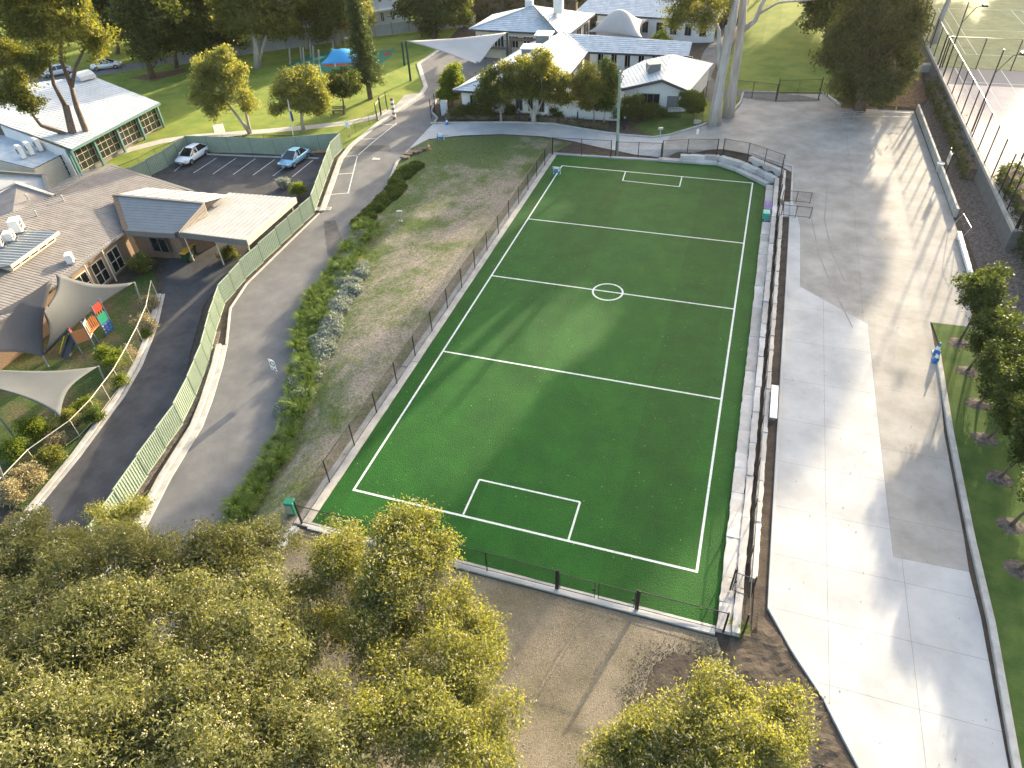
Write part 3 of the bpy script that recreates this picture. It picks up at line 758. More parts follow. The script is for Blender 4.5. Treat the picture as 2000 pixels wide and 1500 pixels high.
def chain_fence(label, pts, h=1.75, spacing=3.0, mesh=True, rail=True, group=None, pr=0.038, name='chain_link_fence', bottom=True, m='black_steel', wm='wire', explicit=False, pitch=0.055, wire=0.005, cat='fence'):
    P = [Vector(p) for p in pts]
    f = thing(name, label, cat, P[0], group)
    nodes = []
    for a, b in zip(P, P[1:]):
        n = 1 if explicit else max(1, round((b - a).length / spacing))
        for i in range(n): nodes.append(a.lerp(b, i / n))
    nodes.append(P[-1])
    for i, p in enumerate(nodes):
        end = i in (0, len(nodes) - 1)
        MB().tube([p - Vector((0, 0, 0.1)), p + Vector((0, 0, h + 0.05))], pr * (1.3 if end else 1.0), 8).build('post', m, f)
    cmb = MB()
    for a, b in zip(P, P[1:]):
        if rail: MB().tube([a + Vector((0, 0, h)), b + Vector((0, 0, h))], 0.027, 6).build('top_rail', m, f)
        if bottom: MB().tube([a + Vector((0, 0, 0.07)), b + Vector((0, 0, 0.07))], 0.016, 5).build('bottom_rail', m, f)
        if mesh: chain_mesh(cmb, a, b, 0.06, h, pitch, wire)
    if mesh:
        o = cmb.build('chain_link_mesh', wm, f); o['kind'] = 'stuff'
    return f

FH = 1.75
chain_fence('black chain link fence between the turf and the grassy embankment', [(-1.62, -2.95, 0.06), (-1.80, 49.2, 0.06)], FH, 3.07, wire=0.010, pitch=0.05)
nf = [(-1.62, -2.99, 0.11), (12.9, -2.99, 0.11)]
chain_fence('black chain link fence between the turf and the bare dirt yard', nf, 1.5, 3.65, wire=0.007)
chain_fence('short black chain link panel joining the yard gate to the sandstone wall', [(16.95, -2.99, 0.11), (20.95, -2.99, 0.15)], 1.5, 4.0)
def gate(label, a, b, h, n=1, m='black_steel', group=None, midrail=False, curved=False, name='gate'):
    a = Vector(a); b = Vector(b); g = thing(name, label, 'gate', a, group)
    for p in (a, b): MB().tube([p, p + Vector((0, 0, h + 0.25))], 0.05, 8).build('gate_post', m, g)
    d = (b - a) / n
    for i in range(n):
        p = a + d * i + d.normalized() * 0.09; q = a + d * (i + 1) - d.normalized() * 0.09
        u = Vector((0, 0, 1)); fr = MB()
        fr.tube([p + u * 0.08, q + u * 0.08], 0.022, 6).tube([p + u * h, q + u * h], 0.022, 6).tube([p + u * 0.06, p + u * h], 0.022, 6).tube([q + u * 0.06, q + u * h], 0.022, 6)
        if midrail: fr.tube([p + u * h * 0.5, q + u * h * 0.5], 0.016, 6)
        lf = fr.build('gate_leaf', m, g)
        cm = MB(); chain_mesh(cm, p, q, 0.08, h); o = cm.build('chain_link_mesh', 'wire', lf); o['kind'] = 'stuff'
        MB().box(q + u * h * 0.55 - d.normalized() * 0.06, (0.09, 0.09, 0.16)).build('latch', m, lf)
    return g
gate('narrow black chain link gate in the fence beside the bare dirt yard', (13.0, -2.99, 0.11), (16.85, -2.99, 0.11), 1.35, 2)
# far end
z2 = 0.12
far1 = [(-1.80, 49.27, 0.09), (4.55, 49.72, 0.09)]
chain_fence('black chain link fence at the end of the turf ending beside the utility pole', far1, FH, 3.2)
chain_fence('low black chain link fence between utility pole and sandstone blocks', [(5.0, 50.05, 0.12), (9.8, 50.35, 0.25)], 1.5, 2.4)
chain_fence('black chain link panels standing on the sandstone blocks below the concrete drive', [(9.9, 50.40, 0.25), (12.4, 50.95, 0.42), (15.4, 51.15, 0.55)], FH, 2.7)
chain_fence('black chain link panels along the cut corner of the sandstone wall', [(16.0, 51.2, 0.62), (18.5, 50.25, 0.75), (21.88, 47.55, 0.9)], FH, 2.6)
rr = [(21.86 - 0.0, y, 0.04 + float(0.9 * sstep(y / 45.0)) * 0.72) for y in (47.4, 44, 41.2)]
chain_fence('black chain link fence from the wall corner down to the stair landing', rr, FH, 3.1, wire=0.006)
rr = [(21.80, y, 0.04 + float(0.9 * sstep(y / 45.0)) * 0.72) for y in (38.3, 30, 22, 14, 7, 1.0, -2.9)]
chain_fence('long black chain link fence standing between sandstone courses beside the concrete driveway', rr, FH, 3.1, wire=0.006)
gate('small open black chain link gate at the end of the sandstone wall', (22.0, -0.9, 0.2), (21.05, -0.75, 0.25), 1.5, 1)

# stair from the drive down to the turf, with railings
st = thing('steps', 'concrete and stone steps through the sandstone wall down to the turf', 'steps', (21.8, 39.7, 0))
zt = float(H(23.2, 39.7))
for i in range(4):
    MB().bevbox((21.0 + i * 0.36, 39.75, 0.09 + i * 0.085), (0.40, 2.1, 0.20 + i * 0.17), 0.015).build('step', 'sandstone', st)
MB().box((22.85, 39.75, zt - 0.05), (1.0, 2.9, 0.14)).build('landing', 'concrete_new', st)
for y in (38.25, 41.2):
    rl = thing('railing', 'black steel railing beside the %s edge of the stair landing' % ('lower' if y < 39 else 'upper'), 'railing', (22.9, y, zt))
    for x in (22.1, 23.3, 24.5): MB().tube([(x, y, zt - 0.1), (x, y, zt + 1.1)], 0.028, 6).build('post', 'black_steel', rl)
    for z in (0.15, 1.08): MB().tube([(22.1, y, zt + z), (24.5, y, zt + z)], 0.024, 6).build('rail', 'black_steel', rl)
    cm = MB(); chain_mesh(cm, (22.1, y, zt), (24.5, y, zt), 0.15, 1.08); cm.build('chain_link_mesh', 'wire', rl)['kind'] = 'stuff'

# fence over the drive gate, by the gums
gz = lambda px, py: gnd(px, py)
gp = [gz(1378, 190), gz(1420, 186), gz(1468, 192), gz(1514, 197)]
chain_fence('black chain link fence behind the gum trunks beside the dark side road', [Vector((p.x, p.y, p.z)) for p in gp], 1.9, 4.5)
a, b = gz(1515, 198), gz(1598, 196)
gate('wide double black chain link gate across the end of the concrete drive', a, b, 2.4, 2, midrail=True)
sd = G2((1385, 200), (1410, 178), (1440, 176), (1500, 180), (1560, 186), (1605, 194), (1600, 198), (1515, 199), (1480, 196), (1420, 188))
sheet('side_road', [(p.x, p.y) for p in sd], 0.020, 'asphalt')
sd2 = G2((1385, 200), (1410, 178), (1388, 150), (1410, 100), (1450, 40), (1425, 40), (1375, 100), (1360, 140), (1370, 170))
sheet('side_road', [(p.x, p.y) for p in sd2], 0.026, 'asphalt')
# galvanised rail around the far edge of the slab
rl = thing('railing', 'pale galvanised pipe railing along the end of the concrete slab under dense tree', 'railing', (28.2, 67.2, 0.9))
rp = [gnd(1638, 238), gnd(1666, 236), gnd(1722, 236), gnd(1776, 238)]
for p in rp: MB().tube([p, p + Vector((0, 0, 1.0))], 0.03, 6).build('post', 'galvanised', rl)
for q in (0.5, 1.0):
    for a, b in zip(rp, rp[1:]): MB().tube([a + Vector((0, 0, q)), b + Vector((0, 0, q))], 0.024, 6).build('rail', 'galvanised', rl)

# ------------------------------------------------------------------ green corrugated steel fence
mat('colorbond', (0.260, 0.320, 0.245), 0.55, var=0.07, vscale=1.5, spec=0.4)
mat('colorbond_post', (0.17, 0.22, 0.165), 0.5)
def green_fence(label, pts, h=1.8, panel=2.37, dz=0.05):
    P = [Vector((p[0], p[1], 0)) for p in pts]
    f = thing('steel_fence', label, 'fence', onground(P[0].x, P[0].y))
    posts = []
    for a, b in zip(P, P[1:]):
        L = (b - a).length; n = max(1, round(L / panel))
        for i in range(n):
            p = a.lerp(b, i / n); q = a.lerp(b, (i + 1) / n)
            zb = max(float(H(p.x, p.y)), float(H(q.x, q.y))) + dz
            d = (q - p); l = d.length; d.normalize(); s = Vector((-d.y, d.x, 0))
            mb = MB(); K = 12; prof = []
            for k in range(K):
                u0 = l * k / K; w = l / K
                prof += [(u0, 0.0), (u0 + w * 0.32, 0.0), (u0 + w * 0.45, 0.036), (u0 + w * 0.87, 0.036)]
            prof.append((l, 0.0))
            for u, v in prof:
                c = p + d * u + s * (v - 0.018); mb.v += [(c.x, c.y, zb + 0.04), (c.x, c.y, zb + h - 0.03)]
            for k in range(len(prof) - 1): mb.f.append([2 * k, 2 * k + 2, 2 * k + 3, 2 * k + 1])
            pan = mb.build('panel', 'colorbond', f)
            MB().beam((p.x, p.y, zb + h - 0.02), (q.x, q.y, zb + h - 0.02), 0.05, 0.07).build('top_rail', 'colorbond', pan)
            MB().beam((p.x, p.y, zb + 0.03), (q.x, q.y, zb + 0.03), 0.05, 0.08).build('bottom_rail', 'colorbond', pan)
            posts.append((p, zb)); last = (q, zb)
    for q, zb in posts + [last]:
        MB().box((q.x, q.y, zb + h / 2 + 0.005), (0.07, 0.07, h + 0.03), math.atan2(d.y, d.x)).build('post', 'colorbond_post', f)
    return f
gf_road = [(-13.3, -6.6), (-14.4, -1.3), (-15.2, 3.2), (-16.1, 5.8), (-17.5, 9.2), (-19.3, 12.6), (-20.9, 16.0), (-21.3, 19.6), (-21.35, 25.3), (-21.3, 31.4)]
green_fence('long pale green corrugated steel fence curving between the two asphalt drives', gf_road)
gp = [gnd(623, 409), gnd(640, 350), gnd(641, 318)]
g2 = [(-21.4, 31.7), (-25.6, 43.0), (-25.9, 45.8)]
green_fence('pale green corrugated steel fence between the car park and kerbed road', g2)
bk = [(-25.95, 45.9)] + [(p.x, p.y) for p in G2((540, 302), (450, 298), (372, 296))]
green_fence('green corrugated steel fence behind the parked cars', bk)
g3 = [bk[-1]] + [(p.x, p.y) for p in G2((330, 325), (262, 364))]
green_fence('green corrugated steel fence between the car park and hall lawn', g3)
kerb('fence_plinth', gf_road[:6], -0.32, 0.1, -0.3, 0.03, MATS['mulch'])
# fences over the school lawn
def lawn_fence(label, pxs, h=1.25, sp=2.6, mesh=True):
    return chain_fence(label, [gnd(*p) for p in pxs], h, sp, mesh=mesh, pr=0.022, explicit=False)
lawn_fence('thin black chain link fence on the lawn behind the green steel fence', [(368, 288), (440, 284), (520, 284), (634, 287)])
lawn_fence('thin black chain link fence beside the road up to school gate', [(636, 290), (660, 283), (695, 260), (722, 244), (738, 236)])
lawn_fence('thin black chain link fence falling towards the hall past the path', [(366, 288), (338, 300), (308, 312), (277, 330), (240, 345)])
# ------------------------------------------------------------------ trees and plants
leaf_mat('leaf_gum', (0.070, 0.090, 0.026), (0.200, 0.205, 0.062), (1.7, 1.6, 0.5), 0.5, 0.7)
leaf_mat('leaf_dark', (0.030, 0.050, 0.016), (0.105, 0.128, 0.038), (1.7, 1.6, 0.5), 0.42, 0.5)
leaf_mat('leaf_paperbark', (0.118, 0.140, 0.050), (0.275, 0.280, 0.108), (1.5, 1.42, 0.5), 0.55, 1.1)
leaf_mat('leaf_casuarina', (0.048, 0.062, 0.024), (0.135, 0.142, 0.055), (1.6, 1.5, 0.5), 0.45, 0.5)
leaf_mat('leaf_paperbark_shaded', (0.100, 0.114, 0.050), (0.215, 0.222, 0.098), (1.4, 1.35, 0.6), 0.45, 1.1)  # same paperbark leaves, colour dulled for the shade over the left crowns
leaf_mat('leaf_row', (0.024, 0.046, 0.014), (0.080, 0.108, 0.030), (1.6, 1.5, 0.5), 0.42, 1.0)
leaf_mat('leaf_fresh', (0.075, 0.125, 0.018), (0.180, 0.215, 0.040), (1.6, 1.5, 0.45), 0.5, 0.8)
leaf_mat('leaf_hedge', (0.030, 0.058, 0.016), (0.100, 0.135, 0.036), (1.6, 1.55, 0.5), 0.45, 1.2)
leaf_mat('leaf_conifer', (0.026, 0.050, 0.020), (0.085, 0.112, 0.042), (1.5, 1.5, 0.5), 0.35, 0.8)
leaf_mat('leaf_strap', (0.080, 0.145, 0.022), (0.200, 0.265, 0.055), (1.5, 1.4, 0.45), 0.45, 1.0)
leaf_mat('leaf_grey', (0.200, 0.235, 0.205), (0.330, 0.360, 0.315), (1.1, 1.1, 0.8), 0.3, 1.0)
leaf_mat('leaf_dry', (0.240, 0.205, 0.110), (0.420, 0.370, 0.225), (1.2, 1.1, 0.7), 0.35, 1.0)
leaf_mat('blossom_cream', (0.46, 0.43, 0.26), (0.68, 0.64, 0.44), (1.1, 1.05, 0.8), 0.4, 1.0)
mat('bark_pale', (0.30, 0.265, 0.225), 0.9, col2=(0.47, 0.43, 0.375), vscale=1.4, bump=0.5, bscale=5.0, stretch=(3, 3, 0.6), detail=8)
mat('bark_brown', (0.090, 0.066, 0.050), 0.95, col2=(0.190, 0.145, 0.110), vscale=3.0, bump=0.9, bscale=8.0, stretch=(3, 3, 0.6), detail=8)
mat('bark_gum', (0.33, 0.285, 0.25), 0.8, col2=(0.50, 0.455, 0.41), vscale=1.0, bump=0.25, bscale=4.0, stretch=(2.5, 2.5, 0.4), detail=8)

def scale_at(p):
    """metres per photograph pixel at point p"""
    f = Vector((ROT[0][2], ROT[1][2], ROT[2][2])); return (Vector(p) - Vector(CAM)).dot(f) / FPX

def pin(base, px, py, ddepth=0.0):
    """point on pixel (px,py) in the upright plane through base, moved ddepth metres away"""
    d = Vector(ray(px, py)); n = Vector((base[0] - CAM[0], base[1] - CAM[1], 0)).normalized()
    t = ((Vector(base) - Vector(CAM)).dot(n) + ddepth) / d.dot(n)
    return Vector(CAM) + d * t

def leaves(rng, centers, per, spread, ll, lw, flat=0.75, up=0.25):
    """diamond leaf faces clustered round the centers"""
    n = len(centers) * per
    C = np.repeat(centers, per, 0)
    off = rng.normal(0, 1, (n, 3)) * np.array([spread, spread, spread * flat])
    P = C + off
    d = rng.normal(0, 1, (n, 3)); d[:, 2] -= up; d /= np.linalg.norm(d, axis=1, keepdims=True) + 1e-9
    e = rng.normal(0, 1, (n, 3)); e -= (e * d).sum(1, keepdims=True) * d; e /= np.linalg.norm(e, axis=1, keepdims=True) + 1e-9
    L = ll * rng.uniform(0.65, 1.3, (n, 1)); W = lw * rng.uniform(0.7, 1.25, (n, 1))
    V = np.stack([P - d * L * 0.5, P + e * W * 0.5, P + d * L * 0.5, P - e * W * 0.5], 1).reshape(-1, 3)
    return V, np.arange(len(V)).reshape(-1, 4)

def shell(rng, c, r, n, inner=0.45, zcut=-0.75):
    """points through the outer volume of an ellipsoid"""
    d = rng.normal(0, 1, (int(n * 1.5) + 8, 3)); d /= np.linalg.norm(d, axis=1, keepdims=True)
    d = d[d[:, 2] > zcut][:n]
    rad = inner + (1 - inner) * rng.uniform(0, 1, (len(d), 1)) ** 0.5
    bump = 1 + 0.16 * np.sin(d[:, :1] * 5 + c[0]) * np.cos(d[:, 1:2] * 4 + c[1]) + 0.10 * np.sin(d[:, 2:3] * 7 + c[2])
    return np.array(c) + d * rad * bump * np.array(r)

def puffs(rng, P, size):
    """small cream flower heads: uneven eight-sided balls"""
    n = len(P); o = np.array([[1, 0, 0], [-1, 0, 0], [0, 1, 0], [0, -1, 0], [0, 0, 1], [0, 0, -1]], float)
    V = P[:, None, :] + o[None] * size * rng.uniform(0.55, 1.25, (n, 6, 1)) + rng.normal(0, size * 0.25, (n, 6, 3))
    t = np.array([[0, 2, 4], [2, 1, 4], [1, 3, 4], [3, 0, 4], [2, 0, 5], [1, 2, 5], [3, 1, 5], [0, 3, 5]])
    F = (np.arange(n)[:, None, None] * 6 + t[None]).reshape(-1, 3)
    return V.reshape(-1, 3), F

def make_tree(name, label, base, lobes, leafm, barkm, ll=0.3, lw=0.12, sub=14, per=30, spread=0.34, tr=0.2, trunk=None, blossoms=0, bsize=0.06, seed=1, group=None, inner=0.45,
              limbs=True, cat='tree', up=0.25, fork=0.45, twigs=0, zcut=-0.75, extra_trunks=(), sats=6, gap=0.0):
    """lobes: (centre Vector, (rx,ry,rz)); sub clumps per m2 of lobe surface x per leaves each"""
    rng = np.random.default_rng(seed); base = Vector(base)
    t = thing(name, label, cat, base, group)
    main = lobes; full = []
    for c, r in lobes:       # break every lobe into an uneven cluster of smaller ones
        if sats == 0: full.append((c, r)); continue
        full.append((c, (r[0] * .74, r[1] * .74, r[2] * .74)))
        for q in range(sats):
            d = rng.normal(0, 1, 3); d[2] = d[2] * .8 + .15; d /= np.linalg.norm(d); k = rng.uniform(.26, .52)
            full.append((Vector(np.array(c) + d * np.array(r) * rng.uniform(.62, .98)), (r[0] * k, r[1] * k, r[2] * k * .85)))
    cz = min(c.z - r[2] * 0.3 for c, r in lobes)
    if trunk is None:
        mid = sum((c for c, r in lobes), Vector()) / len(lobes)
        fz = base.z + (cz - base.z) * 0.8 if cz > base.z else base.z + 0.4
        fp = Vector((base.x + (mid.x - base.x) * 0.35, base.y + (mid.y - base.y) * 0.35, max(fz, base.z + 0.3)))
        trunk = [base - Vector((0, 0, 0.25)), base.lerp(fp, 0.5) + Vector((rng.normal(0, tr * .4), rng.normal(0, tr * .4), 0)), fp]
    trunk = [Vector(p) for p in trunk]
    mb = MB(); k = len(trunk)
    rad = [tr * (1.35 if i == 0 else 1.0 - 0.45 * i / max(1, k - 1)) for i in range(k)]
    mb.tube(trunk, rad, 9)
    tips = [(trunk[-1], rad[-1])]
    for et in extra_trunks:
        P = [Vector(p) for p in et[0]]; rr = [et[1] * (1.0 - 0.5 * i / max(1, len(P) - 1)) for i in range(len(P))]
        mb.tube(P, rr, 8); tips.append((P[-1], rr[-1]))
    if limbs:
        for c, r in lobes:
            s, sr = min(tips, key=lambda q: (q[0] - c).length)
            m = s.lerp(c, 0.5) + Vector((rng.normal(0, .1), rng.normal(0, .1), rng.normal(0.12, .1))) * (c - s).length * 0.5
            mb.tube([s, m, c], [sr * 0.62, sr * 0.4, sr * 0.12], 6)
            for q in range(twigs):
                e = c + Vector(rng.normal(0, 0.5, 3)) * r[0]
                mb.tube([m.lerp(c, rng.uniform(0, .9)), e.lerp(c, .4) + Vector(rng.normal(0, .08, 3)) * r[0], e], [sr * 0.18, sr * 0.1, sr * 0.03], 4)
    mb.build('trunk', barkm, t, smooth=True)
    Vs = []; Fs = []; n0 = 0; B = []
    for c, r in full:
        area = 4 * math.pi * ((r[0] * r[1] + r[0] * r[2] + r[1] * r[2]) / 3)
        ns = max(6, int(area * sub))
        cen = shell(rng, c, r, ns, inner, zcut)
        fq = 2.2 / max(0.5, main[0][1][0])
        nz = np.sin(cen[:, 0] * fq * 1.9 + seed) * np.sin(cen[:, 1] * fq * 1.7 + seed * .7) + np.sin(cen[:, 2] * fq * 2.3 + cen[:, 0] * fq) * .6
        cen = cen[nz > -0.75 + gap]
        if len(cen) == 0: continue
        V, F = leaves(rng, cen, per, spread, ll, lw, up=up)
        Vs.append(V); Fs.append(F + n0); n0 += len(V)
        if blossoms:
            q = shell(rng, c, (r[0] * 1.08, r[1] * 1.08, r[2] * 1.1), int(area * blossoms), 0.86, -0.1); B.append(q)
    o = fast_mesh('crown', np.concatenate(Vs), np.concatenate(Fs), leafm, t)
    if B:
        B = np.concatenate(B); B = np.repeat(B, 3, 0) + rng.normal(0, bsize * 1.3, (len(B) * 3, 3))
        V, F = puffs(rng, B, bsize)
        bo = fast_mesh('blossoms', V, F, 'blossom_cream', t); bo['kind'] = 'stuff'
    return t

def ptree(name, label, basepx, lobespx, leafm, barkm, tr=0.2, seed=1, trunkpx=None, squash=0.9, base=None, depth=0.35, extra=(), world=(), **kw):
    """a tree whose crown lobes are given as photograph pixels (px, py, radius)"""
    rng = random.Random(seed)
    b = Vector(base) if base is not None else gnd(*basepx)
    lobes = []
    for q in lobespx:
        px, py, r = q[:3]; dd = q[3] if len(q) > 3 else rng.uniform(-depth, depth)
        c0 = pin(b, px, py); R = r * scale_at(c0)
        c = pin(b, px, py, dd * R * 2 if len(q) <= 3 else dd)
        if c.z - R * 0.6 < b.z: c.z = b.z + R * 0.6
        lobes.append((c, (R, R, R * squash)))
    for x, y, z, r in world: lobes.append((Vector((x, y, z)), (r, r, r * squash)))
    trunk = None
    if trunkpx: trunk = [b - Vector((0, 0, 0.3))] + [pin(b, *p) for p in trunkpx]
    ex = [([pin(b, *p) for p in e[0]], e[1]) for e in extra]
    return make_tree(name, label, b, lobes, leafm, barkm, tr=tr, seed=seed, trunk=trunk, extra_trunks=ex, **kw)

# --- trees on the school lawn
ptree('gum_tree', 'tall spreading tree with forked dark trunks in front of the white roofed hall', (165, 326),
      [(60, 40, 52), (150, 50, 50), (15, 110, 46), (188, 95, 30), (100, 95, 30), (40, 165, 36), (62, 205, 22), (5, 190, 26), (30, -20, 60), (130, -40, 60), (205, 65, 22), (70, 130, 20)],
      'leaf_gum', 'bark_brown', tr=0.62, seed=11, trunkpx=[(160, 295), (142, 262), (128, 205)],
      extra=[([(165, 300), (170, 262), (150, 210), (138, 165)], 0.42), ([(150, 272), (110, 255), (80, 245), (62, 222)], 0.30), ([(128, 208), (105, 165), (96, 120)], 0.26), ([(138, 165), (120, 120), (118, 80)], 0.24), ([(140, 170), (148, 130), (165, 95)], 0.22)],
      ll=0.34, lw=0.15, sub=3.4, per=22, spread=0.32, inner=0.35, twigs=4, gap=0.45, sats=7)
ptree('paperbark_tree', 'olive green tree with two pale leaning trunks beside the crossing paths', (490, 260),
      [(425, 125, 33), (400, 150, 30), (450, 150, 34), (395, 190, 26), (465, 185, 26), (420, 205, 26), (440, 110, 18), (480, 205, 16)],
      'leaf_paperbark', 'bark_pale', tr=0.2, seed=12, trunkpx=[(470, 235), (447, 205), (435, 180)], extra=[([(490, 262), (482, 230), (478, 205), (470, 180)], 0.2)], ll=0.28, lw=0.12, sub=4.0, per=20, spread=0.3, twigs=2)
ptree('paperbark_tree', 'round olive tree with pale straight trunk beside the flagpole', (593, 256),
      [(560, 160, 28), (590, 150, 28), (615, 170, 26), (570, 195, 26), (605, 205, 26), (545, 185, 16), (625, 195, 17), (540, 215, 14), (628, 215, 14)],
      'leaf_paperbark', 'bark_pale', tr=0.26, seed=13, trunkpx=[(590, 240), (588, 215)], ll=0.28, lw=0.12, sub=4.0, per=20, spread=0.3)
ptree('ornamental_tree', 'small dark round tree beside the bench on the lawn', (672, 222),
      [(655, 160, 20), (680, 158, 20), (668, 148, 18), (690, 170, 14), (650, 178, 14), (675, 180, 16)],
      'leaf_dark', 'bark_brown', tr=0.13, seed=14, trunkpx=[(671, 205), (669, 190)], ll=0.24, lw=0.12, sub=7, per=22, spread=0.25)

def conifer(name, label, basepx, toppx, wpx, seed):
    b = gnd(*basepx); rng = np.random.default_rng(seed)
    t = thing(name, label, 'tree', b)
    hz = top_of(b, *toppx) - b.z
    MB().tube([b - Vector((0, 0, .3)), b + Vector((0, 0, hz * 0.5)), b + Vector((0, 0, hz))], [0.38, 0.26, 0.04], 9).build('trunk', 'bark_brown', t)
    R = wpx * scale_at(b); cs = []; br = MB()
    z = hz * 0.15; k = 0
    while z < hz:
        rr = R * (1.0 - 0.78 * ((z / hz - 0.15) / 0.85)) * rng.uniform(0.85, 1.1)
        nb = 7
        for j in range(nb):
            a = 2 * math.pi * (j + rng.uniform(-.2, .2)) / nb + k * 0.7
            e = Vector((b.x + math.cos(a) * rr, b.y + math.sin(a) * rr, b.z + z - rr * 0.10 + rng.uniform(-.1, .1)))
            s0 = Vector((b.x, b.y, b.z + z)); br.tube([s0, e], [0.05, 0.015], 4)
            for u in np.linspace(0.25, 1.0, 6): cs.append(np.array(s0.lerp(e, u)) + rng.normal(0, 0.06, 3))
        z += 0.50; k += 1
    br.build('branches', 'bark_brown', t)['kind'] = 'stuff'
    V, F = leaves(rng, np.array(cs), 24, 0.20, 0.34, 0.085, flat=0.55, up=-0.1)
    fast_mesh('crown', V, F, 'leaf_conifer', t)
conifer('pine_tree', 'tall narrow layered pine beside the playground canopy', (724, 193), (716, -60), 31, 15)

# --- trees round the school building
ptree('ornamental_tree', 'bright green conical tree at the corner of the building by the road', (884, 204), [(882, 140, 17), (878, 160, 23), (890, 170, 23), (880, 185, 22)], 'leaf_fresh', 'bark_brown', tr=0.12, seed=21, ll=0.26, lw=0.13, sub=8, per=22, spread=0.22)
ptree('street_tree', 'slim dark tree beside the large bushy tree in front of pale roof', (979, 238), [(955, 160, 24), (940, 185, 20), (968, 190, 22), (950, 205, 18), (985, 165, 20), (962, 138, 12)], 'leaf_dark', 'bark_pale', tr=0.13, seed=22, trunkpx=[(978, 222), (974, 208)], ll=0.3, lw=0.13, sub=4.2, per=20, spread=0.26)
ptree('street_tree', 'large bushy rounded tree with thick pale trunk in front of pale roof', (1043, 239), [(1040, 130, 33), (1005, 145, 30), (1075, 150, 30), (1060, 118, 24), (1020, 175, 30), (1085, 180, 22), (1050, 175, 30), (995, 180, 22), (1100, 160, 18), (1100, 195, 14)], 'leaf_gum', 'bark_pale', tr=0.30, seed=23, trunkpx=[(1042, 222), (1044, 208)], extra=[([(1043, 228), (1052, 212), (1060, 195)], 0.16), ([(1043, 226), (1034, 210), (1026, 195)], 0.16)], ll=0.3, lw=0.13, sub=4.0, per=20, spread=0.28)
ptree('street_tree', 'upright bushy tree with golden edge between large rounded tree and utility pole', (1160, 240), [(1150, 150, 26), (1140, 175, 22), (1165, 175, 24), (1150, 200, 22), (1135, 150, 14)], 'leaf_gum', 'bark_pale', tr=0.14, seed=24, trunkpx=[(1160, 225), (1158, 212)], ll=0.3, lw=0.13, sub=4.2, per=20, spread=0.26)
ptree('street_tree', 'narrow dark green tree directly beside the utility pole', (1179, 241), [(1185, 130, 18), (1190, 155, 21), (1186, 180, 21), (1192, 205, 17), (1178, 200, 15)], 'leaf_hedge', 'bark_pale', tr=0.13, seed=25, trunkpx=[(1180, 228), (1182, 215)], ll=0.3, lw=0.13, sub=4.2, per=20, spread=0.26)
ptree('ornamental_tree', 'small bright tree rising behind the small gabled building', (1293, 118), [(1292, 75, 14), (1286, 92, 18), (1300, 92, 18), (1294, 106, 17)], 'leaf_fresh', 'bark_brown', tr=0.1, seed=26, ll=0.3, lw=0.15, sub=6, per=20, spread=0.25)
def bush(name, label, basepx, lobespx, leafm, seed, group=None, ll=0.2, lw=0.1, sub=10, per=20, spread=0.18, blossoms=0, bs=0.05, cat='shrub', squash=0.9):
    return ptree(name, label, basepx, lobespx, leafm, 'bark_brown', tr=0.05, seed=seed, group=group, ll=ll, lw=lw, sub=sub, per=per, spread=spread, blossoms=blossoms, bsize=bs, cat=cat, squash=squash, zcut=-0.3, sats=4)
bush('round_shrub', 'dense clipped round shrub beside the gum trunks and white wall', (1354, 228), [(1354, 206, 25), (1350, 196, 20), (1362, 212, 18)], 'leaf_hedge', 31, ll=0.14, lw=0.08, sub=22, per=26, spread=0.12)
for k, (bx, by, lb, w) in enumerate([(1228, 236, 'leafy shrub growing against the utility pole', [(1228, 205, 14), (1222, 222, 14), (1236, 220, 15)]),
                                     (1262, 236, 'leafy shrub in front of the sliding door of the gabled building', [(1245, 195, 13), (1255, 212, 16), (1268, 220, 14)]),
                                     (1290, 232, 'low shrub beside the black railing of the gabled building', [(1280, 216, 12), (1290, 222, 12)])]):
    bush('leafy_shrub', lb, (bx, by), w, 'leaf_hedge', 32 + k)
for k, (bx, by, r, lb) in enumerate([(905, 225, 15, 'dark shrub behind the blue brochure stand and gate'), (925, 222, 15, 'dark shrub beneath the corner of the pale eaves'), (948, 225, 14, 'dark shrub left of the slim dark tree'), (1000, 222, 14, 'dark shrub between the slim tree and large rounded tree'), (1085, 222, 13, 'dark shrub right of the thick pale trunk'), (1210, 226, 13, 'dark shrub behind the foot of the utility pole')]):
    bush('garden_shrub', lb.replace('left of', 'beside').replace('right of', 'beyond'), (bx, by + 6), [(bx - 5, by - 4, r * .8), (bx + 6, by - 2, r * .8), (bx, by - 10, r * .7)], 'leaf_dark', 40 + k, group='shrubs in the garden bed')

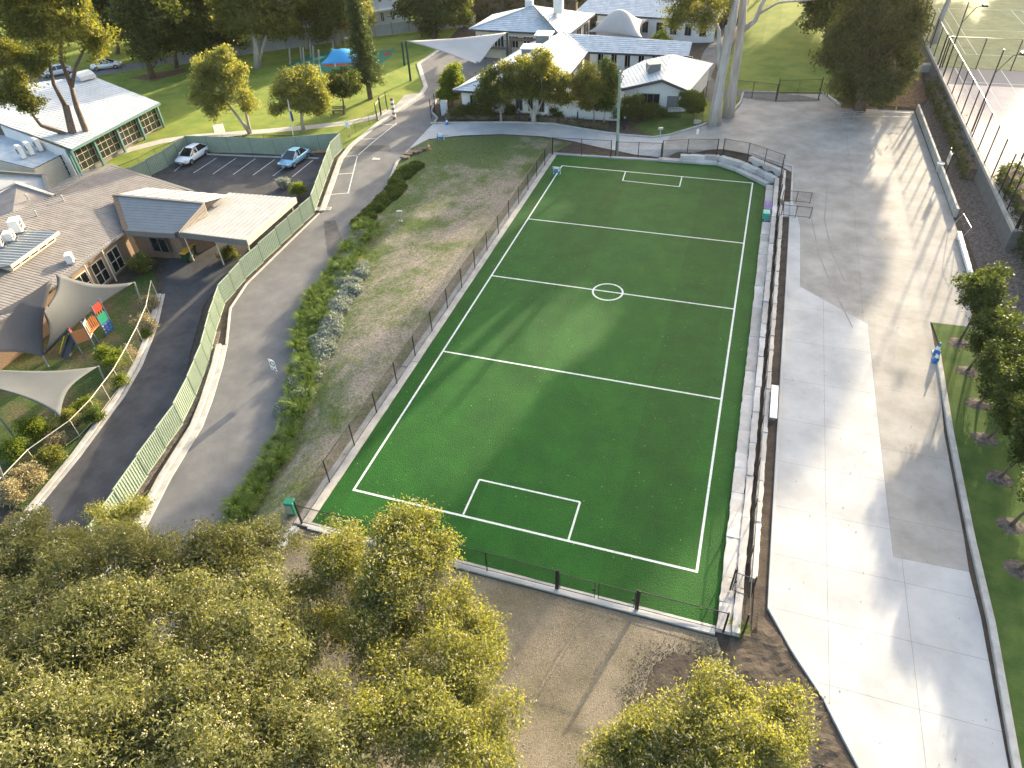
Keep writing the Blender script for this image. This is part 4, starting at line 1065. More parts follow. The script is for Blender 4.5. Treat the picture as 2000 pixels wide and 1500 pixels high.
def hedge(name, label, A, B, w, h, leafm, seed, dens=90, ll=0.13, lw=0.075, blk=None, cat='hedge', group=None, z0=0.0):
    """a clipped hedge from A to B"""
    rng = np.random.default_rng(seed); A = Vector(A); B = Vector(B)
    d = Vector((B.x - A.x, B.y - A.y, 0)); L = d.length; d.normalize(); s = Vector((-d.y, d.x, 0))
    n = int(L * (2 * h + w) * dens / 8)
    u = rng.uniform(0, L, n); side = rng.choice(3, n, p=[0.35, 0.35, 0.30]); v = np.where(side == 0, -w / 2, np.where(side == 1, w / 2, rng.uniform(-w / 2, w / 2, n))); zz = np.where(side == 2, h, rng.uniform(0.05, h, n))
    wob = 0.13 * np.sin(u * 2.1 + seed) + 0.08 * np.sin(u * 5.3)
    v = v * (1 + wob) + rng.normal(0, 0.06, n); zz = zz * (1 + wob * 0.7) + rng.normal(0, 0.06, n)
    X = A.x + d.x * u + s.x * v; Y = A.y + d.y * u + s.y * v; Z = H(X, Y) + np.clip(zz, 0.05, None) + z0
    V, F = leaves(rng, np.stack([X, Y, Z], 1), 14, 0.10, ll, lw)
    t = thing(name, label, cat, onground(A.x, A.y, z0), group)
    fast_mesh('foliage', V, F, leafm, t)
    core = MB(); P = resample([A, B], 1.0)
    for a, b in zip(P, P[1:]): core.beam((a.x, a.y, float(H(a.x, a.y)) + h * 0.42 + z0), (b.x, b.y, float(H(b.x, b.y)) + h * 0.42 + z0), w * 0.72, h * 0.8)
    core.build('stems', 'bark_brown', t)
    return t
hedge('hedge', 'low dark hedge between the garden bed and curved concrete drive', (-17.8, 57.2, 0), (-7.5, 59.0, 0), 0.9, 0.7, 'leaf_dark', 51)
hedge('hedge', 'low dark hedge in front of the white wall behind the thick pale trunk', (-7.0, 59.0, 0), (2.5, 57.9, 0), 0.9, 0.6, 'leaf_dark', 52)
hedge('hedge', 'trimmed green hedge strip between the concrete slab wall and gravel bank', (38.2, 75.0, 0), (38.5, 48.5, 0), 1.3, 1.15, 'leaf_hedge', 53, dens=48, ll=0.16, lw=0.09)
hedge('hedge', 'tall bushy hedge beside the court wall and white pipe', (40.2, 45.5, 0), (40.8, 27.5, 0), 2.3, 2.6, 'leaf_hedge', 54, dens=48, ll=0.18, lw=0.1)

hedge('hedge', 'tall dark screen of foliage behind the school roofs', (-36, 103, 0), (-13, 104.5, 0), 3.5, 5.0, 'leaf_dark', 55, dens=22, ll=0.4, lw=0.22)
hedge('hedge', 'tall dark screen of foliage beyond the back wing', (-12.5, 105, 0), (14, 106, 0), 3.5, 5.0, 'leaf_dark', 56, dens=22, ll=0.4, lw=0.22)
# --- gums beside the drive
ptree('gum_tree', 'tall smooth pale gum with a low fork beside the curved kerb', (1394, 243),
      [(1392, 12, 26), (1345, 25, 34), (1330, 5, 30), (1365, -20, 30), (1325, -45, 30), (1300, -20, 26), (1375, 45, 22), (1315, 40, 16)],
      'leaf_gum', 'bark_gum', tr=0.62, seed=61, trunkpx=[(1402, 190), (1413, 125), (1432, 30), (1444, -60), (1440, -180)], world=[(5, 60, 25, 2.8), (9, 60, 27, 3), (13, 60, 24.5, 2.8), (7, 60, 30, 2.6), (11, 60, 30.5, 2.6), (14.5, 60, 28.5, 2.4), (2.5, 60, 27.5, 2.2), (4, 61, 30.5, 2.0), (17.5, 60, 26.5, 2.3), (18, 60, 29.5, 2.4), (15, 60, 31.5, 2.2)], extra=[([(1408, 138), (1404, 118), (1404, 60), (1392, 30)], 0.3), ([(1414, 130), (1412, 90), (1418, 50)], 0.16)],
      ll=0.34, lw=0.12, sub=2.2, per=20, spread=0.45, inner=0.3, twigs=3)
ptree('gum_tree', 'tall straight smooth pale gum standing just behind the forked gum', (1422, 228),
      [(1480, -250, 55), (1540, -215, 50), (1600, -110, 32), (1645, -60, 34), (1545, -310, 60), (1440, -290, 55)],
      'leaf_gum', 'bark_gum', tr=0.55, seed=62, trunkpx=[(1432, 160), (1448, 60), (1456, -60), (1478, -180)], extra=[([(1448, 62), (1475, 40), (1487, 10), (1510, -30)], 0.30), ([(1480, 28), (1520, 5), (1600, -2)], 0.14)],
      ll=0.34, lw=0.12, sub=2.2, per=20, spread=0.45, inner=0.3, twigs=3)
# --- dense tree by the courts and slender trees behind
ptree('casuarina_tree', 'large dense drooping dark tree above the bark litter by the concrete slab', (1680, 217),
      [(1690, 60, 62), (1660, 120, 46), (1730, 110, 50), (1640, 165, 28), (1700, 165, 42), (1755, 60, 38), (1745, 160, 32), (1700, -20, 72), (1640, 60, 30), (1770, 20, 30), (1665, 185, 22), (1725, 185, 20), (1740, -60, 70), (1705, -75, 50), (1725, -150, 60), (1775, 50, 26)],
      'leaf_casuarina', 'bark_brown', tr=0.5, seed=63, trunkpx=[(1684, 190), (1690, 150)], extra=[([(1672, 214), (1676, 185), (1680, 160)], 0.3)],
      ll=0.55, lw=0.17, sub=2.6, per=18, spread=0.42, inner=0.3, up=0.9, twigs=2, sats=5)
ptree('slender_tree', 'slender dark trunked tree at the edge of the sloping lawn', (1615, 86), [(1600, 20, 34), (1630, 0, 36), (1590, -30, 50), (1620, -70, 60)], 'leaf_dark', 'bark_brown', tr=0.4, seed=64, trunkpx=[(1619, 40), (1620, 0)], ll=0.5, lw=0.2, sub=2.5, per=18, spread=0.5)
ptree('slender_tree', 'slender leaning tree between sloping lawn and dense drooping tree', (1632, 102), [(1650, 25, 36), (1640, -20, 46), (1680, -40, 55), (1650, -90, 60)], 'leaf_dark', 'bark_brown', tr=0.36, seed=65, trunkpx=[(1640, 50), (1648, 10)], ll=0.5, lw=0.2, sub=2.5, per=18, spread=0.5)

make_tree('gum_tree', 'tall gum rising behind the dense drooping tree beside the court fence', onground(39.2, 88), [(Vector(c), (r, r, r * .85)) for *c, r in [(40, 88, 13, 2.4), (42.5, 89, 16, 2.6), (38.5, 88, 18, 3.0), (42, 87, 20, 2.6), (36.5, 90, 15, 2.8), (40, 88, 22, 2.6), (34.5, 89, 18, 2.6), (44.4, 88, 18.6, 2.6), (41.6, 88, 14.4, 2.6), (44, 88, 15.6, 2.2)]],
          'leaf_gum', 'bark_gum', ll=0.45, lw=0.17, sub=2.4, per=20, spread=0.42, tr=0.45, seed=66, inner=0.3)
# --- row of clipped trees with mulch rings right of the drive
row = [((1873, 668), [(1922, 560, 45), (1905, 590, 34), (1945, 600, 40)], 'just below the tall bushy hedge'), ((1889, 724), [(1955, 640, 48), (1930, 665, 34), (1975, 680, 40)], 'second from the tall bushy hedge'),
       ((1910, 788), [(1968, 725, 48), (1948, 745, 38), (1995, 760, 42)], 'third from the tall bushy hedge'), ((1925, 856), [(1995, 800, 48), (1975, 815, 34), (2030, 830, 44)], 'fourth from the tall bushy hedge'),
       ((1950, 932), [(2022, 870, 46), (2000, 890, 30), (2060, 900, 44)], 'fifth from the tall bushy hedge'), ((1974, 1026), [(2058, 955, 48), (2040, 975, 38), (2090, 990, 44)], 'sixth from the tall bushy hedge'), ((1990, 1112), [(2090, 1040, 50), (2070, 1060, 40), (2120, 1070, 44)], 'seventh from the tall bushy hedge')]
for k, (b, lb, nm) in enumerate(row):
    p = gnd(*b); rng = random.Random(k)
    mp = [(p.x + math.cos(a) * 0.85 * rng.uniform(.8, 1.15), p.y + math.sin(a) * 0.7 * rng.uniform(.8, 1.15)) for a in np.linspace(0, 2 * math.pi, 14)[:-1]]
    mb = MB(); c = (p.x, p.y, p.z + 0.11)
    for i in range(13):
        a, q = mp[i], mp[(i + 1) % 13]; mb.quad((a[0], a[1], p.z - 0.02), (q[0], q[1], p.z - 0.02), c)
    mb.thing('mulch_ring', 'mulch', 'wood chip ring under the row tree ' + nm, 'mulch', 'mulch rings under the row of trees')
    ptree('row_tree', 'bushy dark green tree in the lawn row, ' + nm, b, lb, 'leaf_row', 'bark_brown', tr=0.09, seed=70 + k, group='row of young trees along the lawn', ll=0.21, lw=0.105, sub=5, per=20, spread=0.17, inner=0.4, squash=1.05, blossoms=0)

# --- background trees along the top
bgt = [((298, 152), [(280, 60, 45), (310, 20, 50), (260, 20, 45), (330, 60, 40), (295, -40, 60)], [(285, 110), (278, 60)], 'leaf_dark', 'tall dark tree with bare leaning trunk behind the hall lawn', 0.42),
       ((343, 134), [(350, 60, 45), (370, 20, 45), (335, 10, 45), (390, 70, 34)], [(342, 110), (345, 90)], 'leaf_dark', 'dark tree with short trunk behind the bark patch on the lawn', 0.3),
       ((503, 132), [(480, 40, 46), (525, 40, 44), (500, -10, 55), (460, 5, 40), (545, 0, 40)], [(500, 90), (492, 50)], 'leaf_gum', 'pink trunked gum with several stems at the edge of the playground', 0.5),
       ((600, 96), [(585, 20, 38), (615, 10, 40), (600, -30, 50), (570, 55, 20), (625, 60, 20)], [(597, 60), (592, 30)], 'leaf_gum', 'thin pale gum in front of the white apartment', 0.3),
       ((660, 88), [(650, 20, 40), (680, 15, 40), (660, -25, 50), (635, 45, 20), (690, 50, 18)], [(658, 50), (652, 25)], 'leaf_gum', 'reddish trunked gum behind the playground tower', 0.42),
       ((848, 74), [(830, 25, 36), (865, 25, 36), (845, -5, 45), (895, 10, 28), (800, 5, 26), (905, 35, 18)], [(848, 55), (847, 40)], 'leaf_dark', 'broad dark tree on the lawn in front of the white fence', 0.35),
       ((410, 118), [(420, 60, 40), (440, 20, 45), (400, 10, 45), (450, 75, 24)], [(412, 90), (415, 70)], 'leaf_dark', 'dark spreading tree behind the bark patch near the lane', 0.3),
       ((228, 105), [(235, 50, 34), (215, 20, 40), (250, 10, 40)], [(230, 80), (232, 60)], 'leaf_dark', 'dark tree hiding the lane behind the hall roof', 0.3)]
for k, (b, lb, tp, lm, label, tr) in enumerate(bgt):
    ptree('background_tree', label, b, lb, lm, 'bark_brown' if lm == 'leaf_dark' else 'bark_pale', tr=tr, seed=90 + k, trunkpx=tp, group='trees along the far edge of the lawn', ll=0.6, lw=0.26, sub=1.5, per=20, spread=0.55, inner=0.3, twigs=2, extra=[([(b[0], b[1]), (b[0] + 12, b[1] - 45), (b[0] + 22, b[1] - 80)], tr * .6)] if lm == 'leaf_gum' else ())
# dense far trees: one built, the rest copies
def proto_tree(seed, label, lm, h=14.0, name='far_tree'):
    rng = random.Random(seed); lobes = []
    for i in range(9):
        a = rng.uniform(0, 6.28); r = rng.uniform(0.8, 3.2); z = h * rng.uniform(0.42, 0.88)
        R = rng.uniform(1.9, 2.9); lobes.append((Vector((math.cos(a) * r, math.sin(a) * r, z)), (R, R, R * 0.85)))
    lobes.append((Vector((0, 0, h * 0.92)), (2.2, 2.2, 2.0)))
    return make_tree(name, label, (0, 0, 0), lobes, lm, 'bark_brown', ll=0.6, lw=0.28, sub=1.6, per=20, spread=0.55, tr=0.35, seed=seed, group='dense trees behind the school grounds', inner=0.3)
far = []
protoA = proto_tree(101, 'dense dark evergreen standing in the tree belt behind the lawn', 'leaf_dark')
protoB = proto_tree(102, 'olive green gum standing in the tree belt behind the lawn', 'leaf_gum', 16.0)
spots = []
rng = random.Random(5)
for px, py in [(245, 70), (290, 95), (330, 100), (375, 95), (430, 85), (470, 85), (520, 75), (265, 40), (310, 45), (360, 55), (410, 40), (450, 40), (495, 30), (230, 30), (280, 10), (340, 10), (400, 5), (180, 25), (120, 60), (60, 80), (20, 105), (130, 10), (60, 20), (10, 40)]:
    p = gnd(px, py); spots.append((p.x, p.y, rng.uniform(.75, 1.15), rng.random() < 0.25))
for px, py in [(790, 30), (840, 35), (890, 40), (930, 45), (960, 18)]:
    p = gnd(px, py); spots.append((p.x, p.y + 12, rng.uniform(.6, .8), False))
# tall belt beyond the top of the view: it shades the field as the low sun does in the evening
for x, y, s in [(20, 130, 1.55), (27, 118, 1.5), (33, 126, 1.6), (38, 108, 1.25), (52, 150, 1.5), (64, 146, 1.5), (78, 140, 1.4)]:
    spots.append((x, y, s, rng.random() < 0.4))
usedA = usedB = False
for x, y, s, gumm in spots:
    src = protoB if gumm else protoA
    if gumm and not usedB: o = src; usedB = True
    elif not gumm and not usedA: o = src; usedA = True
    else: o = copy_tree(src)
    o.location = onground(x, y, -0.1); o.scale = (s, s, s * rng.uniform(.9, 1.1)); o.rotation_euler = (0, 0, rng.uniform(0, 6.28))

# --- flowering trees in front
def fg_tree(label, lobes, seed, base=None, per=30, sub=6.0, bl=3.0, inner=0.45, group='cream flowering trees below the field', lm='leaf_paperbark', ll=0.15, lw=0.05, gap=0.1):
    """lobes: (px, py, height above the turf, radius in metres)"""
    L = []
    for px, py, h, r in lobes:
        c = at(px, py, h); L.append((c, (r, r, r * 0.85)))
    m = sum((c for c, r in L), Vector()) / len(L)
    b = onground(m.x, m.y) if base is None else onground(*base)
    return make_tree('flowering_tree', label, b, L, lm, 'bark_pale', ll=ll, lw=lw, sub=sub, per=per, spread=0.19, tr=0.2, seed=seed, blossoms=bl, bsize=0.034, group=group, inner=inner, twigs=6, up=-0.1, gap=gap, sats=11)
fg_tree('upright flowering tree in front of the fence corner with twin rounded tops', [(665, 1060, 6.0, 1.15), (660, 1140, 5.6, 1.35), (800, 1050, 7.0, 1.3), (770, 1130, 6.6, 1.5), (850, 1085, 6.2, 1.0), (730, 1230, 5.6, 1.5), (880, 1200, 5.4, 1.4), (640, 1230, 4.4, 1.2)], 201, bl=4.2, sub=8.5)
fg_tree('broad flowering tree leaning over the bare dirt yard', [(880, 1290, 5.8, 1.5), (940, 1260, 5.0, 1.2), (930, 1400, 5.2, 1.6), (800, 1350, 6.0, 1.6), (860, 1460, 6.0, 1.6), (960, 1490, 4.6, 1.2), (700, 1400, 6.0, 1.6)], 202, bl=2.6, sub=7.0)
fg_tree('flowering tree at the foot of the concrete driveway', [(1240, 1440, 5.0, 1.0), (1300, 1420, 6.0, 1.2), (1395, 1370, 6.6, 1.0), (1450, 1430, 6.5, 1.3), (1540, 1410, 6.0, 1.0), (1380, 1470, 6.5, 1.4), (1510, 1490, 6.0, 1.2), (1200, 1500, 5.0, 1.0), (1300, 1530, 6.0, 1.3)], 203, bl=4.2, sub=7.0)
fg_tree('large spreading flowering tree shading the lower end of the road', [(420, 1080, 6.0, 1.6), (500, 1090, 5.2, 1.5), (330, 1100, 6.6, 1.8), (430, 1200, 7.2, 1.9), (540, 1190, 5.6, 1.6), (300, 1230, 7.6, 2.0), (470, 1310, 7.4, 1.9), (570, 1280, 6.0, 1.3)], 204, bl=1.6, sub=4.8, lm='leaf_paperbark_shaded', ll=0.17, lw=0.06, gap=0.0)
fg_tree('wide flowering tree over the foot of the lower driveway', [(60, 1075, 6.0, 1.7), (150, 1080, 6.0, 1.7), (230, 1110, 6.6, 1.7), (90, 1180, 7.4, 2.0), (200, 1230, 7.8, 2.0), (20, 1270, 7.6, 2.0), (130, 1320, 8.2, 2.1), (-40, 1130, 6.4, 2.0)], 205, bl=1.6, sub=4.8, lm='leaf_paperbark_shaded', ll=0.17, lw=0.06, gap=0.0)
fg_tree('low flowering tree below the spreading trees', [(250, 1380, 8.0, 2.0), (370, 1390, 8.0, 1.9), (470, 1430, 7.6, 1.8), (100, 1430, 8.6, 2.0), (200, 1480, 9.0, 2.0), (340, 1500, 8.6, 2.0), (570, 1420, 6.6, 1.6), (600, 1500, 7.0, 1.7), (10, 1400, 8.4, 2.0), (20, 1520, 9.0, 2.2)], 206, bl=1.6, sub=4.8, lm='leaf_paperbark_shaded', ll=0.17, lw=0.06, gap=0.0)
fg_tree('small grey leaved sapling top between the fence end and road', [(210, 1010, 3.4, 0.8), (260, 1000, 3.2, 0.8), (235, 1045, 3.8, 1.0)], 207, bl=1.0)
# ------------------------------------------------------------------ buildings
mat('roof_white', (0.36, 0.395, 0.425), 0.5, col2=(0.46, 0.49, 0.515), vscale=0.6, spec=0.4, detail=8)
mat('roof_paleblue', (0.33, 0.385, 0.43), 0.55, col2=(0.50, 0.55, 0.585), vscale=1.0, spec=0.4, detail=10)
mat('roof_brown', (0.165, 0.155, 0.148), 0.8, col2=(0.22, 0.207, 0.198), vscale=1.2, spec=0.25, detail=10)
mat('roof_steel', (0.165, 0.185, 0.195), 0.5, var=0.08, vscale=1.0, spec=0.4)
mat('roof_cream', (0.34, 0.34, 0.335), 0.55, var=0.08, vscale=1.0, spec=0.4)
mat('wall_white', (0.62, 0.62, 0.60), 0.8, col2=(0.70, 0.70, 0.68), vscale=1.0)
mat('wall_cream', (0.50, 0.46, 0.36), 0.85, col2=(0.58, 0.53, 0.43), vscale=1.0)
mat('brick', (0.20, 0.135, 0.095), 0.9, col2=(0.30, 0.21, 0.15), vscale=9.0, bump=0.4, bscale=14)
mat('fascia_grey', (0.16, 0.155, 0.145), 0.6)
mat('fascia_blue', (0.06, 0.075, 0.095), 0.5)
mat('fascia_cream', (0.52, 0.45, 0.37), 0.6, var=0.06, vscale=2)
mat('teal_paint', (0.095, 0.195, 0.175), 0.5, var=0.08, vscale=3)
mat('white_paint', (0.76, 0.76, 0.74), 0.5, var=0.05, vscale=3)
mat('dark_glass', (0.018, 0.022, 0.024), 0.08, spec=0.7)
mat('interior_red', (0.26, 0.10, 0.05), 0.8, col2=(0.12, 0.08, 0.06), vscale=1.5)
mat('cream_paint', (0.62, 0.56, 0.44), 0.6)
mat('grille_black', (0.03, 0.03, 0.03), 0.6)
mat('ac_white', (0.70, 0.69, 0.66), 0.55, var=0.04, vscale=5)
mat('timber_deck', (0.17, 0.115, 0.085), 0.85, col2=(0.24, 0.17, 0.13), vscale=4.0)

class Plane3:
    """a roof plane: eave through two photograph pixels at height ze, rising at pitch towards the pixel up"""
    def __init__(s, a, b, ze, pitch, up, zb=None):
        A = at(*a, ze); B = at(*b, ze if zb is None else zb); d = (B - A); d.z = 0; d.normalize()
        nrm = Vector((-d.y, d.x, 0)); U = at(*up, ze)
        if (U - A).dot(nrm) < 0: nrm = -nrm
        s.p = A; s.d = (B - A).normalized(); s.u = (nrm * math.cos(R_(pitch)) + Vector((0, 0, math.sin(R_(pitch)))))
        s.n = s.d.cross(s.u).normalized()
        if s.n.z < 0: s.n = -s.n
        s.u = s.n.cross(s.d).normalized()
        if s.u.z < 0: s.u = -s.u
    def px(s, x, y):
        d = Vector(ray(x, y)); c = Vector(CAM); return c + d * ((s.p - c).dot(s.n) / d.dot(s.n))
    def z(s, x, y):
        return s.p.z - (s.n.x * (x - s.p.x) + s.n.y * (y - s.p.y)) / s.n.z
    def build(s, pixels, name, m, parent, mode='course', step=0.37, rise=0.035, thick=0.12, world=None):
        P = world if world else [s.px(*q) for q in pixels]
        bm = bmesh.new(); f = bm.faces.new([bm.verts.new(p) for p in P])
        ax = s.u if mode == 'course' else s.d
        t = [(p - s.p).dot(ax) for p in P]; k = math.floor(min(t) / step) + 1
        if mode == 'groove':
            for q in range(math.floor(min(t) / step) - 1, math.floor(max(t) / step) + 2):
                for fr in (0.0, 0.24):
                    bmesh.ops.bisect_plane(bm, geom=bm.verts[:] + bm.edges[:] + bm.faces[:], plane_co=s.p + ax * ((q + fr) * step), plane_no=ax, dist=1e-5)
        while mode in ('course', 'rib') and k * step < max(t):
            bmesh.ops.bisect_plane(bm, geom=bm.verts[:] + bm.edges[:] + bm.faces[:], plane_co=s.p + ax * (k * step), plane_no=ax, dist=1e-5); k += 1
        mb = MB()
        for f in bm.faces:
            q = [v.co.copy() for v in f.verts]
            if f.normal.dot(s.n) < 0: q = q[::-1]
            if mode == 'course':
                lo = min((p - s.p).dot(ax) for p in q); base = math.floor(lo / step + 1e-4) * step
                top = [p + s.n * rise * (1 - min(1, max(0, ((p - s.p).dot(ax) - base) / step))) for p in q]
                mb.add(top, [list(range(len(top)))])
                # the lower lip
                e = [i for i in range(len(q)) if abs((q[i] - s.p).dot(ax) - lo) < 2e-3]
                for i in e:
                    j = (i + 1) % len(q)
                    if j in e: mb.add([q[i] - s.n * 0.005, q[j] - s.n * 0.005, top[j], top[i]], [[0, 1, 2, 3]])
            elif mode == 'rib':
                top = []
                for p in q:
                    kk = (p - s.p).dot(ax) / step; fr = abs(kk - round(kk)); odd = (round(kk) % 2)
                    top.append(p + s.n * (rise * odd if fr < 0.02 else rise * 0.5))
                mb.add(top, [list(range(len(top)))])
            elif mode == 'groove':
                tm_ = sum((p - s.p).dot(ax) for p in q) / len(q) / step; low = (tm_ - math.floor(tm_)) < 0.24
                top = [p + s.n * (0.0 if low else rise) for p in q]; mb.add(top, [list(range(len(top)))])
                if not low:
                    for i in range(len(q)):
                        j = (i + 1) % len(q)
                        if abs((q[j] - q[i]).dot(ax)) < 1e-3: mb.add([q[i], q[j], top[j], top[i]], [[0, 1, 2, 3]])
            else: mb.add(q, [list(range(len(q)))])
        bm.free()
        o = mb.build(name, m, parent)
        # underside and edges
        if thick:
            sb = MB().slab([p - s.n * 0.012 for p in P], thick); sb.build('roof_deck', MATS['fascia_grey'], o)
        return o

def wallq(mb, a, b, z0, z1, z1b=None, t=0.15):
    """an upright wall from a to b (xy), z0 to z1 (z1b at b)"""
    a = Vector((a[0], a[1], 0)); b = Vector((b[0], b[1], 0)); d = (b - a).normalized(); s = Vector((-d.y, d.x, 0)) * t / 2
    z2 = z1 if z1b is None else z1b
    vs = [a - s, b - s, b + s, a + s]
    V = [(p.x, p.y, z0) for p in vs] + [(vs[0].x, vs[0].y, z1), (vs[1].x, vs[1].y, z2), (vs[2].x, vs[2].y, z2), (vs[3].x, vs[3].y, z1)]
    mb.add(V, [[3, 2, 1, 0], [4, 5, 6, 7], [0, 1, 5, 4], [1, 2, 6, 5], [2, 3, 7, 6], [3, 0, 4, 7]]); return mb

def window(parent, a, b, z0, z1, off, nx=2, ny=1, glass='dark_glass', frame='white_paint', fw=0.06, name='window'):
    """a framed window in the wall line a-b, standing off metres proud of it; panes set back"""
    a = Vector((a[0], a[1], 0)); b = Vector((b[0], b[1], 0)); d = (b - a); L = d.length; d.normalize(); s = Vector((-d.y, d.x, 0))
    A = a + s * off; B = b + s * off; ang = math.atan2(d.y, d.x)
    fr = MB(); c = (A + B) / 2
    for z in (z0, z1): fr.box((c.x, c.y, z), (L + fw, 0.08, fw), ang)
    for i in range(nx + 1):
        p = A.lerp(B, i / nx); fr.box((p.x, p.y, (z0 + z1) / 2), (fw, 0.075, z1 - z0), ang)
    for j in range(1, ny):
        z = z0 + (z1 - z0) * j / ny; fr.box((c.x, c.y, z), (L, 0.07, fw * 0.8), ang)
    w = fr.build(name, frame, parent)
    for i in range(nx):
        for j in range(ny):
            p = A.lerp(B, (i + 0.5) / nx); za = z0 + (z1 - z0) * j / ny; zb = z0 + (z1 - z0) * (j + 1) / ny
            MB().box((p.x, p.y, (za + zb) / 2), (L / nx - fw, 0.02, zb - za - fw), ang).build('pane', glass, w)
    return w

def ac_unit(label, p, rz, s=(0.95, 0.4, 0.85), group='air conditioning units on the roofs', n=None):
    t = thing('air_conditioner', label, 'air conditioner', p, group); p = Vector(p)
    x, y, z = s; M = Matrix.Translation(p) @ Matrix.Rotation(rz, 4, 'Z')
    T = lambda a, b, c: M @ Vector((a, b, c))
    MB().bevbox(T(0, 0, z / 2 + 0.12), s, 0.03, rz).build('casing', 'ac_white', t)
    g = MB(); c = T(-x * 0.12, -y / 2 - 0.015, z / 2 + 0.12)
    ux = (M.to_3x3() @ Vector((1, 0, 0)))
    pts = [c + ux * (0.33 * s[0] * math.cos(a)) + Vector((0, 0, 0.33 * s[0] * math.sin(a))) for a in np.linspace(0, 2 * math.pi, 17)[:-1]]
    g.add(pts, [list(range(16))]); fan = g.build('fan_grille', 'grille_black', t)
    r = MB(); r.tube(pts + [pts[0]], 0.018, 5, cap=False)
    for k in range(0, 16, 4): r.tube([c, pts[k]], 0.012, 4)
    r.build('fan_guard', 'ac_white', fan)
    for sx in (-1, 1): MB().beam(T(sx * x * 0.38, -y * 0.8, 0.04), T(sx * x * 0.38, y * 0.8, 0.04), 0.06, 0.10).build('foot', 'galvanised', t)
    return t

# ---------------- hall with the white roof
zg = float(H(-52, 40))
hall = thing('hall', 'hall with broad white metal roof, teal posts and long gridded windows', 'building', at(200, 290, zg))
pl = Plane3((140, 292), (312, 201), 3.0, 9, (120, 200))
pl.build([(140, 292), (312, 201), (178, 148), (-60, 178), (-70, 222), (0, 242), (112, 281)], 'roof', 'roof_white', hall, 'groove', 0.5, 0.03)
e0, e1 = pl.px(140, 292), pl.px(312, 201)
MB().beam(e0 - Vector((0, 0, .12)), e1 - Vector((0, 0, .12)), 0.14, 0.20).build('gutter', 'teal_paint', hall)
rv = MB(); c = pl.px(165, 152); d2 = pl.d
pA = pl.px(178, 149); pB = pl.px(148, 157)
rv.prism([], 0, 0) if False else None
vent = MB()
prof = [(-1.2, 0.0), (-1.1, 0.45), (-0.6, 0.75), (0, 0.85), (0.6, 0.75), (1.1, 0.45), (1.2, 0.0)]
dv = (pB - pA).normalized(); sv = Vector((dv.y, -dv.x, 0))
for k, q in enumerate((pA, pB)):
    for a, z in prof: vent.v.append(tuple(q + sv * a + Vector((0, 0, z))))
for i in range(6): vent.f.append([i, i + 1, i + 8, i + 7])
vent.f.append(list(range(7))); vent.f.append([13 - i for i in range(7)])
vent.build('ridge_vent', 'roof_white', hall)
# long window side under the eave, set in from the eave line
inn = -pl.u.copy(); inn.z = 0; inn = -inn.normalized()
if (at(120, 200, 3.0) - e0).dot(inn) < 0: inn = -inn
wa = Vector((e0.x, e0.y, 0)) + inn * 0.9; wb = Vector((e1.x, e1.y, 0)) + inn * 0.9
dirw = (wb - wa).normalized()
mbw = MB(); wallq(mbw, wa + inn * 0.25, wb + inn * 0.25, zg - 0.3, 2.9); mbw.build('wall', 'fascia_grey', hall)
Lw = (wb - wa).length; nb = 4
for i in range(nb + 1):
    p = wa.lerp(wb, i / nb); MB().box((p.x - inn.x * .25, p.y - inn.y * .25, (zg + 2.95) / 2 - 0.1), (0.24, 0.24, 2.95 - zg + 0.2), math.atan2(dirw.y, dirw.x)).build('post', 'teal_paint', hall)
for i in range(nb):
    p = wa.lerp(wb, (i + 0.05) / nb); q = wa.lerp(wb, (i + 0.95) / nb)
    window(hall, p, q, zg + 0.5, 2.6, 0.0, 4, 3, fw=0.045, frame='fascia_cream')
# end gable and lower annex
f0 = pl.px(112, 281); f1 = pl.px(0, 242)
en = (Vector((f1.x, f1.y, 0)) - Vector((f0.x, f0.y, 0))).normalized()
gw = MB(); wallq(gw, (e0.x + inn.x * .9, e0.y + inn.y * .9), (f1.x, f1.y), zg - 0.3, e0.z - 0.1, f1.z - 0.15); gw.build('end_wall', 'wall_white', hall)
for k in range(3):
    p0 = Vector((e0.x + inn.x * 1.1, e0.y + inn.y * 1.1, 0)); out = Vector((en.y, -en.x, 0))
    if (at(100, 340, 0) - p0).dot(out) < 0: out = -out
window(hall, p0 + out * 0.1 + en * 0.6, p0 + out * 0.1 + en * 3.4, zg + 0.2, 2.3, 0.02, 3, 4, frame='white_paint')
MB().beam(e0 + out * 0.15 - Vector((0, 0, .1)), e0 + out * 0.15 - Vector((0, 0, e0.z - zg)), 0.25, 0.25).build('corner_post', 'teal_paint', hall)
an = Plane3((65, 329), (116, 304), 2.2, 7, (60, 280))
ao = an.build([(65, 329), (116, 304), (84, 277), (20, 262), (-40, 268), (-40, 303)], 'annex_roof', 'roof_paleblue', hall, 'rib', 0.4, 0.035)
aw = MB(); q0, q1 = an.px(65, 329), an.px(116, 304); q2 = an.px(-40, 303)
wallq(aw, (q0.x, q0.y), (q1.x, q1.y), zg - 0.3, 2.1); wallq(aw, (q2.x, q2.y), (q0.x, q0.y), zg - 0.3, q2.z - 0.1, 2.1); aw.build('annex_wall', 'wall_cream', hall)
for k, (px, py) in enumerate([(46, 309), (62, 302), (79, 295)]):
    p = an.px(px, py); ac_unit('white air conditioner on the hall annex roof, %s from the cream end wall' % ('third', 'second', 'first')[k], p, -0.35 + math.pi * 0, (1.0, 0.42, 1.3))
